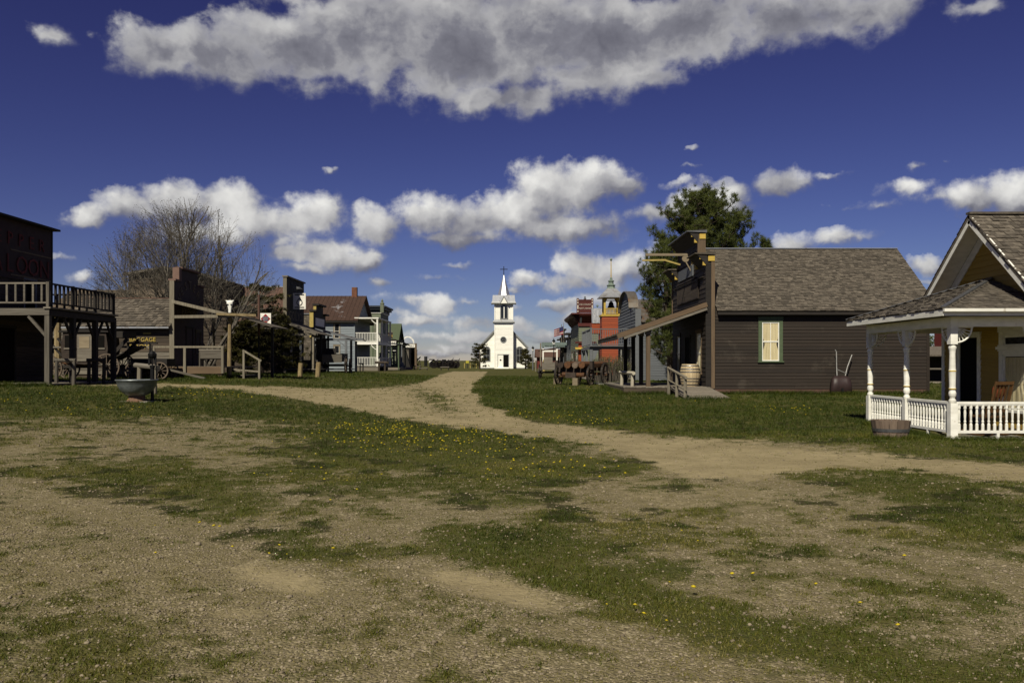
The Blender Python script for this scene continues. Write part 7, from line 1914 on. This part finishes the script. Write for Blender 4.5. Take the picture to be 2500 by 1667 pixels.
hitching('hitching_rail', 'short hitching rail in front of the sage green saloon steps', tuple(ground_at(925, 88))[:2], tuple(ground_at(940, 87))[:2], .95, 'old_brown_upright', .13, over=.6)
hitching('hitching_rail', 'small dark hitching rail below the white house porch', tuple(ground_at(879, 82))[:2], tuple(ground_at(886, 84))[:2], .8, 'dark_upright', .07, over=.5)
def iron_stove():
    p = ground_at(931, 97); t = thing('iron_boiler', 'dark round iron boiler beside the white house porch', 'boiler', p, 0, local=True)
    MB().lathe([(.75, 0), (.8, .2), (.8, 1.2), (.7, 1.35), (.3, 1.5), (.2, 1.9), (.32, 2.0), (.05, 2.15)], 14).build('boiler_body', 'iron', t); MB().lathe([(.82, .45), (.83, .5), (.82, .55)], 14, cap=False).build('boiler_band', 'black_iron', t)
iron_stove()
def walk():
    P = [ground_at(1452, 48.5), ground_at(1515, 47.5), Vector((6.4, 42.6, 0)), Vector((4.9, 42.6, 0)), Vector((4.9, 36.5, 0)), Vector((4.4, 40, 0))]
    pts = [(4.95, 49.5), (6.5, 49.5), (8.2, 43.2), (8.2, 42.5), (4.9, 42.5)]
    z = .47
    m = MB().prism([(x, y, z) for x, y in pts][::-1], (0, 0, -.3)) if False else MB().prism([(x, y, z) for x, y in [(4.85, 50), (4.85, 43), (8.3, 43), (8.3, 50)]], (0, 0, -.35))
    o = m.build('pavement', 'concrete'); o['kind'] = 'structure'
    NOGO.append((4.85, 8.3, 43, 50))
    # worn bare earth at the foot of the ramp is part of the ground
walk()
def rocks():
    for i, (px, D, r) in enumerate(((988, 118, .45), (996, 117.5, .55))):
        p = ground_at(px, D); m = MB(); m.lathe([(.1 * r, -.3), (r, -.1), (r * 1.1, .15 * r), (r * .8, .5 * r), (r * .25, .72 * r)], 9, Matrix.Translation(p) @ Matrix.Rotation(i * .8, 4, 'Z') @ Matrix.Diagonal((1.3, .9, 1, 1)))
        o = m.build('boulder', 'rock'); tag(o, ('left' if i == 0 else 'right') + ' brown boulder at the foot of the plank shed', 'rock', 'boulders by the shed')
rocks()
# ------------------------------------------------------------------ far field between the left row and the church
def field_bits():
    def X(px, D): return (px - 1250) / F * D
    def rail_fence(label, px0, px1, D, py, h):
        p0, p1 = ground_at(px0, D), ground_at(px1, D)
        t = thing('rail_frame', label, 'frame', (p0.x, D, p0.z))
        z = CAM_Z - (py - HOR) / F * D
        for p in (p0, p1): MB().bar((p.x, D, p.z - .2), (p.x, D, z + .15), .16).build('post', 'grey_upright', t)
        barpiece('rail', 'dark_board', t, (p0.x, D, z), (p1.x, D, z), .12, .14)
    rail_fence('tall hitching frame of posts and one rail in the far field', 1102, 1121, 190, 879, 2)
    def machine(name, label, px, D, n, r):
        p = ground_at(px, D); t = thing(name, label, 'machine', p, .3, local=True)
        for k in range(n): wheel(t, ((k - (n - 1) / 2) * r * 1.25, -.5 * (k % 2), r), r, 'y', 16, r * .28, 'iron', .3)
        MB().bb(-n * r * .7, n * r * .7, .0, .9, r * .3, r * 1.5).build('chassis', 'iron', t)
        MB().bar((-n * r * .6, 0, r), (-n * r * .2, 0, r * 2.2), .12).bar((n * r * .5, 0, r), (n * r * .75, 0, r * 2.5), .1).build('lever', 'iron', t)
        MB().bb(-n * r * .75, -n * r * .45, -.3, .3, r * 2.0, r * 2.25).build('seat', 'black_iron', t)
    machine('farm_implement', 'rusty dark farm machine standing in the far field', 1078, 150, 4, .75)
    machine('hay_rake', 'green farm machine with lifted lever beside the rusty one', 1101, 148, 3, .72)
    def bench(label, px, D, w, h):
        p = ground_at(px, D); t = thing('low_bench', label, 'bench', p, 0, local=True, group='low benches in the field')
        MB().bb(-w / 2, w / 2, -.2, .2, h - .1, h).build('seat', 'grey_board', t)
        for s in (-1, 1): MB().bb(s * w * .42 - .06, s * w * .42 + .06, -.18, .18, -.1, h - .1).build('leg', 'dark_upright', t)
    bench('low dark bench on the grass left of the road end', 1086, 112, 1.2, .5); bench('low bench on the grass beside the tall gate', 1034, 112, 1.2, .32); bench('sloping low bench at the foot of the gate post', 1020, 118, 1.0, .6)
    for i, (px, D, top) in enumerate(((1037.5, 230, 870), (1041.5, 232, 870))):
        p = ground_at(px, D); o = MB().tube([(p.x, p.y, p.z - .3), (p.x, p.y, CAM_Z - (top - HOR) / F * D)], .22, 8).build('pipe_stack', 'black_iron'); tag(o, ('left' if i == 0 else 'right') + ' dark upright pipe of a pair on the far field', 'pipe', 'pair of upright pipes')
    p = ground_at(1022, 210); t = thing('field_pump', 'small dark tilting derrick on the far field edge', 'derrick', p, 0, local=True)
    zt = CAM_Z - (871 - HOR) / F * 210 - p.z
    MB().bar((-.5, 0, -.2), (.3, 0, zt * .7), .14).bar((.5, 0, -.2), (.3, 0, zt * .7), .14).build('frame', 'black_iron', t); MB().bar((-.7, 0, zt * .5), (.5, 0, zt), .3, .3).build('beam', 'black_iron', t)
    p = ground_at(1050.5, 420); t = thing('distant_house', 'tiny white house on the far horizon left of the church', 'house', p, 0, local=True)
    MB().bb(-.7, .7, 0, 5, -.5, .9).build('wall', 'white_church', t); MB().prism([(-.8, -.2, .9), (.8, -.2, .9), (0, -.2, 1.3)], (0, 5.4, 0)).build('roof', 'white_church', t)
    p = ground_at(1141, 150); t = thing('field_sign', 'small yellow marker on a post left of the church cedar', 'marker', p, 0, local=True)
    MB().bar((0, 0, -.1), (0, 0, 1.2), .12).build('post', 'dark_upright', t); MB().bb(-.28, .28, -.08, -.02, .95, 1.45).build('marker_panel', 'yellow_paint', t)
    for i, px in enumerate((1111, 1134, 1148, 1163)):
        p = ground_at(px, 155); o = MB().tube([(p.x, p.y, p.z - .1), (p.x, p.y, p.z + 1.0)], .09, 6).build('fence_stake', 'mustard_post')
        tag(o, ('first', 'second', 'third', 'fourth')[i] + ' pale stake from the left along the field before the church', 'stake', 'stakes before the church')
    # right background between the brown shop and the porch
    t = thing('red_barn', 'tall red barn far behind the porch on the right', 'barn', (42, 80, .4))
    gable_box(t, 43.3, 54, 80, 84, 0, 8.0, 9.8, 'red_board', 'y')
    uprights(t, 'board', (43.3, 79.99), (54, 79.99), .2, 8.0, .4, 'red_board', top=[(0, 8.0), (5.35, 9.7), (10.7, 8.0)], t=.05)
    slab(t, 'roof', [(42.3, 79, 7.8), (48.65, 79, 10), (48.65, 84.5, 10), (42.3, 84.5, 7.8)], 'shingle', .15); slab(t, 'roof', [(48.65, 79, 10), (55, 79, 7.8), (55, 84.5, 7.8), (48.65, 84.5, 10)], 'shingle', .15)
    t = thing('grey_shed', 'open grey roofed shed with posts seen through the white porch', 'shed', (25.5, 50, .35))
    gable_box(t, 24.2, 32, 51.5, 54, .2, 2.3, 2.6, 'dark_board', 'x'); slab(t, 'roof', [(23.8, 49.6, 2.15), (32.3, 49.6, 2.15), (32.3, 52.7, 2.72), (23.8, 52.7, 2.72)], 'shingle', .1)
    for x in (25.0, 26.3, 28.5, 30.5): bpiece('post', 'grey_upright', t, x - .08, x + .08, 49.8, 49.96, .2, 2.35)
    barpiece('rail', 'grey_board', t, (24.3, 49.85, 1.3), (30.5, 49.85, 1.3), .06, .1)
    for i in range(3): bpiece('step', 'boardwalk', t, 24.0, 29, 48.2 + .4 * i, 48.6 + .4 * i, .1, .3 + .12 * i)
field_bits()

# ================================================================== TREES
def tufts(P, per, length, width, up=.3, fan=1.0, base_tint=None, tint_var=.15):
    """bursts of thin blades at points P -> vertices, faces, tint"""
    n = len(P); m = n * per
    d = rng.normal(0, 1, (m, 3)); d[:, 2] = d[:, 2] * fan + up; d /= np.linalg.norm(d, axis=1, keepdims=True)
    B = np.repeat(P, per, 0) + rng.normal(0, length * .12, (m, 3))
    L = length * rng.uniform(.6, 1.15, (m, 1)); s = np.cross(d, rng.normal(0, 1, (m, 3))); s /= np.linalg.norm(s, axis=1, keepdims=True) + 1e-9
    w = width * rng.uniform(.7, 1.3, (m, 1))
    Vv = np.stack([B - s * w, B + s * w, B + d * L], 1).reshape(-1, 3); Ff = np.arange(m * 3).reshape(-1, 3)
    bt = np.repeat(base_tint if base_tint is not None else np.full(n, .5), per) + rng.normal(0, tint_var, m)
    return Vv, Ff, np.repeat(np.clip(bt, 0, 1), 3)
def leaves(P, per, spread, size, base_tint=None):
    n = len(P); m = n * per
    C = np.repeat(P, per, 0) + rng.normal(0, spread, (m, 3)); a = rng.normal(0, 1, (m, 3)); a /= np.linalg.norm(a, axis=1, keepdims=True)
    b = np.cross(a, rng.normal(0, 1, (m, 3))); b /= np.linalg.norm(b, axis=1, keepdims=True) + 1e-9
    s = size * rng.uniform(.6, 1.4, (m, 1))
    Vv = np.stack([C - a * s, C + b * s * .5, C + a * s, C - b * s * .5], 1).reshape(-1, 3); Ff = np.arange(m * 4).reshape(-1, 4)
    bt = np.repeat(base_tint if base_tint is not None else np.full(n, .5), per) + rng.normal(0, .18, m)
    return Vv, Ff, np.repeat(np.clip(bt, 0, 1), 4)
def pine(name, label, base, Htop, prof, lean=(0, 0), nl=60, dens=1.0, hlow=.15):
    """ponderosa: whorled limbs that end in dense needle brushes; prof maps height fraction to crown radius"""
    b = Vector(base); t = thing(name, label, 'tree', base, group='ponderosa pines behind the brown shop')
    MB().tube([b + Vector((0, 0, -.3)), b + Vector((lean[0] * .3, lean[1] * .3, Htop * .35)), b + Vector((lean[0] * .7, lean[1] * .7, Htop * .7)), b + Vector((lean[0], lean[1], Htop * .97))], [.24, .19, .12, .03], 9).build('trunk', 'bark', t)
    m = MB(); P = []; T = []
    for i in range(nl):
        f = hlow + (1 - hlow) * ((i + random.random()) / nl) ** .9; R = float(np.interp(f, [p[0] for p in prof], [p[1] for p in prof])) * random.uniform(.72, 1.12)
        a = i * 2.399 + random.uniform(-.4, .4); o = b + Vector((lean[0] * f, lean[1] * f, Htop * f * .97))
        d = Vector((math.cos(a), math.sin(a), 0)); rise = random.uniform(.25, .60) * R
        pts = [o, o + d * R * .35 + Vector((0, 0, -.04 * R)), o + d * R * .7 + Vector((0, 0, rise * .4)), o + d * R + Vector((0, 0, rise))]
        m.tube(pts, [.05, .04, .03, .012], 5)
        nb = max(4, int(6.0 * R * dens))
        for k in range(nb):
            u = (k + random.uniform(.3, 1.0)) / nb * .72 + .30; q = o.lerp(o + d * R, min(u, 1.0)) + Vector((0, 0, rise * u * u))
            side = Vector((-d.y, d.x, 0)) * random.uniform(-1, 1) * R * .36 * (1.15 - u * .4)
            e = q + side + Vector((0, 0, random.uniform(-.08, .32)))
            m.tube([q, q.lerp(e, .6), e], [.018, .014, .007], 4)
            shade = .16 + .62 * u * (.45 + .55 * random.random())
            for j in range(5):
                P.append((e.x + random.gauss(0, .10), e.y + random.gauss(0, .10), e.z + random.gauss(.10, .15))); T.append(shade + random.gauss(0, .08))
    for k in range(10): P.append(tuple(b + Vector((lean[0] + random.gauss(0, .12), lean[1] + random.gauss(0, .12), Htop * random.uniform(.93, 1.0))))); T.append(.6)
    m.build('limbs', 'bark', t)
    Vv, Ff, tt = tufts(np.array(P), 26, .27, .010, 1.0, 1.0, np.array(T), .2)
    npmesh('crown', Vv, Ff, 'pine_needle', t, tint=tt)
g0 = ground_at(1722, 50)
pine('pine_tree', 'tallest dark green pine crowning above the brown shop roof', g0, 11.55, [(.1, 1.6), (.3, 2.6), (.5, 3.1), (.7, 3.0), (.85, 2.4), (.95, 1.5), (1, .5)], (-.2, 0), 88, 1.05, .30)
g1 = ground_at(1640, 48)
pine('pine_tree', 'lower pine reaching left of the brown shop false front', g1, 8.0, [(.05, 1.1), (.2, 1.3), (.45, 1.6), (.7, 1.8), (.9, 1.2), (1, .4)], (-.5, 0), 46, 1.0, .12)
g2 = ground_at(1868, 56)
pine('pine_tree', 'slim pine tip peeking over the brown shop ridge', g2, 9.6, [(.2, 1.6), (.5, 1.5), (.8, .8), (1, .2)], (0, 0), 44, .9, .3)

surf('twig_bark', (.24, .215, .175), (.125, .11, .09), (14, 14, 4), .1, .95, bump=0)
def bare_tree():
    base = Vector((-18.9, 50.0, Gf(-18.9, 50))); t = thing('bare_tree', 'wide leafless budding tree behind the express depot', 'tree', base)
    trunk = MB(); twig = MB(); tips = []; ec = Vector((-20.0, 50.0, 4.9))
    def grow(p, d, L, r, lev):
        segs = 4 if lev < 3 else (3 if lev < 5 else 2); pts = [p]; q = p.copy(); dd = d.copy(); stop = False
        for i in range(segs):
            dd = (dd + Vector((random.gauss(0, .10), random.gauss(0, .10), random.gauss(.03, .06)))).normalized(); q = q + dd * (L / segs); pts.append(q.copy())
            if lev > 0 and ((q.x - ec.x) / 5.7) ** 2 + ((q.y - ec.y) / 4.8) ** 2 + ((q.z - ec.z) / 6.5) ** 2 > random.uniform(.80, 1.10): stop = True; break
        segs = len(pts) - 1
        rr = [r * (1 - .42 * i / segs) for i in range(segs + 1)]
        (trunk if lev < 2 else twig).tube(pts, rr, 7 if lev < 2 else (5 if lev < 3 else 3), cap=False)
        if lev >= 6 or stop: tips.append(pts[-1]); tips.append(pts[1]); return
        n = (3, 4, 4, 4, 3, 3)[lev]
        for k in range(n):
            u = random.uniform(.35, 1.0) if k else 1.0; i = min(int(u * segs), segs - 1); s = pts[i].lerp(pts[i + 1], u * segs - i)
            ax = Vector((random.gauss(0, 1), random.gauss(0, 1), random.gauss(0, .35))); ax = (ax - dd * ax.dot(dd)).normalized(); an = random.uniform(.30, .72) if k else random.uniform(.05, .3)
            nd = (dd * math.cos(an) + ax * math.sin(an)).normalized()
            if nd.z < -.1: nd.z = .05; nd.normalize()
            grow(s, nd, L * random.uniform(.64, .86), max(.006, r * (.62 if k == 0 else .5)), lev + 1)
    for (dx, dy, L, r) in ((-1.0, .1, 3.6, .11), (-.66, -.2, 3.9, .13), (-.40, .25, 4.2, .15), (-.18, -.2, 4.3, .17), (.05, .2, 4.2, .16), (.26, -.1, 3.8, .14), (.50, .2, 3.2, .12), (-1.5, -.1, 3.3, .09)):
        d = Vector((dx, dy, 1.0)).normalized(); grow(base + Vector((dx * .35, dy * .3, -.2)), d, L, r, 0)
    trunk.build('trunk', 'pale_bark', t); twig.build('crown', 'twig_bark', t)
    P = np.array([tuple(v) for v in tips]); Vv, Ff, tt = leaves(P, 1, .05, .035, rng.uniform(.2, .9, len(P)))
    npmesh('buds', Vv, Ff, 'twig_bud', t, tint=tt)
    return len(tips)
NT = bare_tree()

def cedar(label, base, h, rad, n, mat='cedar_leaf', group='dark cedars', flat=False, size=.075, per=16):
    b = Vector(base); t = thing('cedar_tree', label, 'tree', base, group=group)
    MB().tube([b + Vector((0, 0, -.2)), b + Vector((.05, 0, h * .5)), b + Vector((0, 0, h * .92))], [.16, .1, .03], 7).build('trunk', 'bark', t)
    P = []; T = []; m = MB()
    for i in range(n):
        f = ((i * .618) % 1.0) ** .8; f = (round(f * 6) / 6) * .6 + f * .4; R = rad * (1.0 - .62 * f) * random.choice((.55, .8, 1.0, 1.25)) * random.uniform(.8, 1.1)
        a = random.uniform(0, 6.283); o = b + Vector((0, 0, .10 * h + f * h * .84)); e = o + Vector((math.cos(a) * R, math.sin(a) * R, random.uniform(-.05, .30) * R + .05))
        m.tube([o, o.lerp(e, .5) + Vector((0, 0, -.05)), e], [.03, .02, .008], 4)
        for k in range(8):
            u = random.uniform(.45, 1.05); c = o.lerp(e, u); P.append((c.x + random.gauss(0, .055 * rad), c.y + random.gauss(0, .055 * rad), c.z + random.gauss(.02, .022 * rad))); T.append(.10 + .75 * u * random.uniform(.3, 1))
    m.build('limbs', 'bark', t)
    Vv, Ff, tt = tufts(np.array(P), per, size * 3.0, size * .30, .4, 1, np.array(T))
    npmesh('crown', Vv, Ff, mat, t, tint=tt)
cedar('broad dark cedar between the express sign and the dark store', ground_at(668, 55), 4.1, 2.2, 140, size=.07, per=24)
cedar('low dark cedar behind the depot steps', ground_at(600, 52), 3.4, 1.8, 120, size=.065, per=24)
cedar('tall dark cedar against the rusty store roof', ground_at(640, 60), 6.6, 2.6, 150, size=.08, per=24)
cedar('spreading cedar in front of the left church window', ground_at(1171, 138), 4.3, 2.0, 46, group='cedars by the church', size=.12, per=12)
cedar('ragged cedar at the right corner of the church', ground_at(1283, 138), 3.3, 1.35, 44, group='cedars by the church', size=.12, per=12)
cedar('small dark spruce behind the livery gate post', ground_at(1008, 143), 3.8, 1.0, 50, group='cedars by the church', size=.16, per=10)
def lilac():
    base = Vector((6.3, 52.0, Gf(6.3, 52))); t = thing('lilac_bush', 'bare brown lilac bush just leafing out below the grey balcony', 'bush', base)
    m = MB(); P = []
    for i in range(330):
        x = random.uniform(-1.15, 1.15); y = random.uniform(-.7, .7); h = random.uniform(1.0, 1.75) * (1 - .25 * (x / 1.2) ** 2); dx = x * .28 + random.gauss(0, .12)
        p0 = base + Vector((x * .85, y, -.1)); p1 = p0 + Vector((dx * .5, random.gauss(0, .08), h * .55)); p2 = p1 + Vector((dx * .6 + random.gauss(0, .08), random.gauss(0, .1), h * .5))
        m.tube([p0, p1, p2], [.016, .012, .006], 4, False)
        for k in range(5): P.append(tuple(p1.lerp(p2, random.uniform(.2, 1.05)) + Vector((random.gauss(0, .05), random.gauss(0, .05), random.gauss(0, .04)))))
    m.build('stems', 'pale_bark', t)
    Vv, Ff, tt = leaves(np.array(P), 3, .06, .035, rng.uniform(0, 1, len(P))); npmesh('leaves', Vv, Ff, 'lilac_leaf', t, tint=tt)
lilac()
def side_bush():
    base = Vector((4.75, 62, Gf(5, 62))); t = thing('green_bush', 'small green bush left of the grey balcony post', 'bush', base)
    P = np.stack([rng.normal(0, .35, 260), rng.normal(0, .35, 260), np.abs(rng.normal(.6, .45, 260))], 1) + np.array(base)
    Vv, Ff, tt = leaves(P, 5, .08, .06); npmesh('leaves', Vv, Ff, 'leaf_green', t, tint=tt)
    m = MB()
    for k in range(12): m.tube([base, base + Vector((random.gauss(0, .3), random.gauss(0, .3), random.uniform(.6, 1.2)))], [.02, .008], 4)
    m.build('stems', 'bark', t)
side_bush()
def distant_tree():
    p = ground_at(2268, 140); p.z = .5; t = thing('distant_tree', 'small far tree seen through the white porch', 'tree', p)
    MB().tube([p, p + Vector((0, 0, 4))], [.2, .1], 6).build('trunk', 'bark', t); P = np.stack([rng.normal(0, .7, 300), rng.normal(0, .7, 300), rng.uniform(2.2, 5.6, 300)], 1) + np.array(p)
    Vv, Ff, tt = leaves(P, 5, .25, .16); npmesh('crown', Vv, Ff, 'leaf_green', t, tint=tt)
distant_tree()

# grass, gravel and flowers last, kept out from under the buildings
build_grass(); build_pebbles(); build_dandelions()
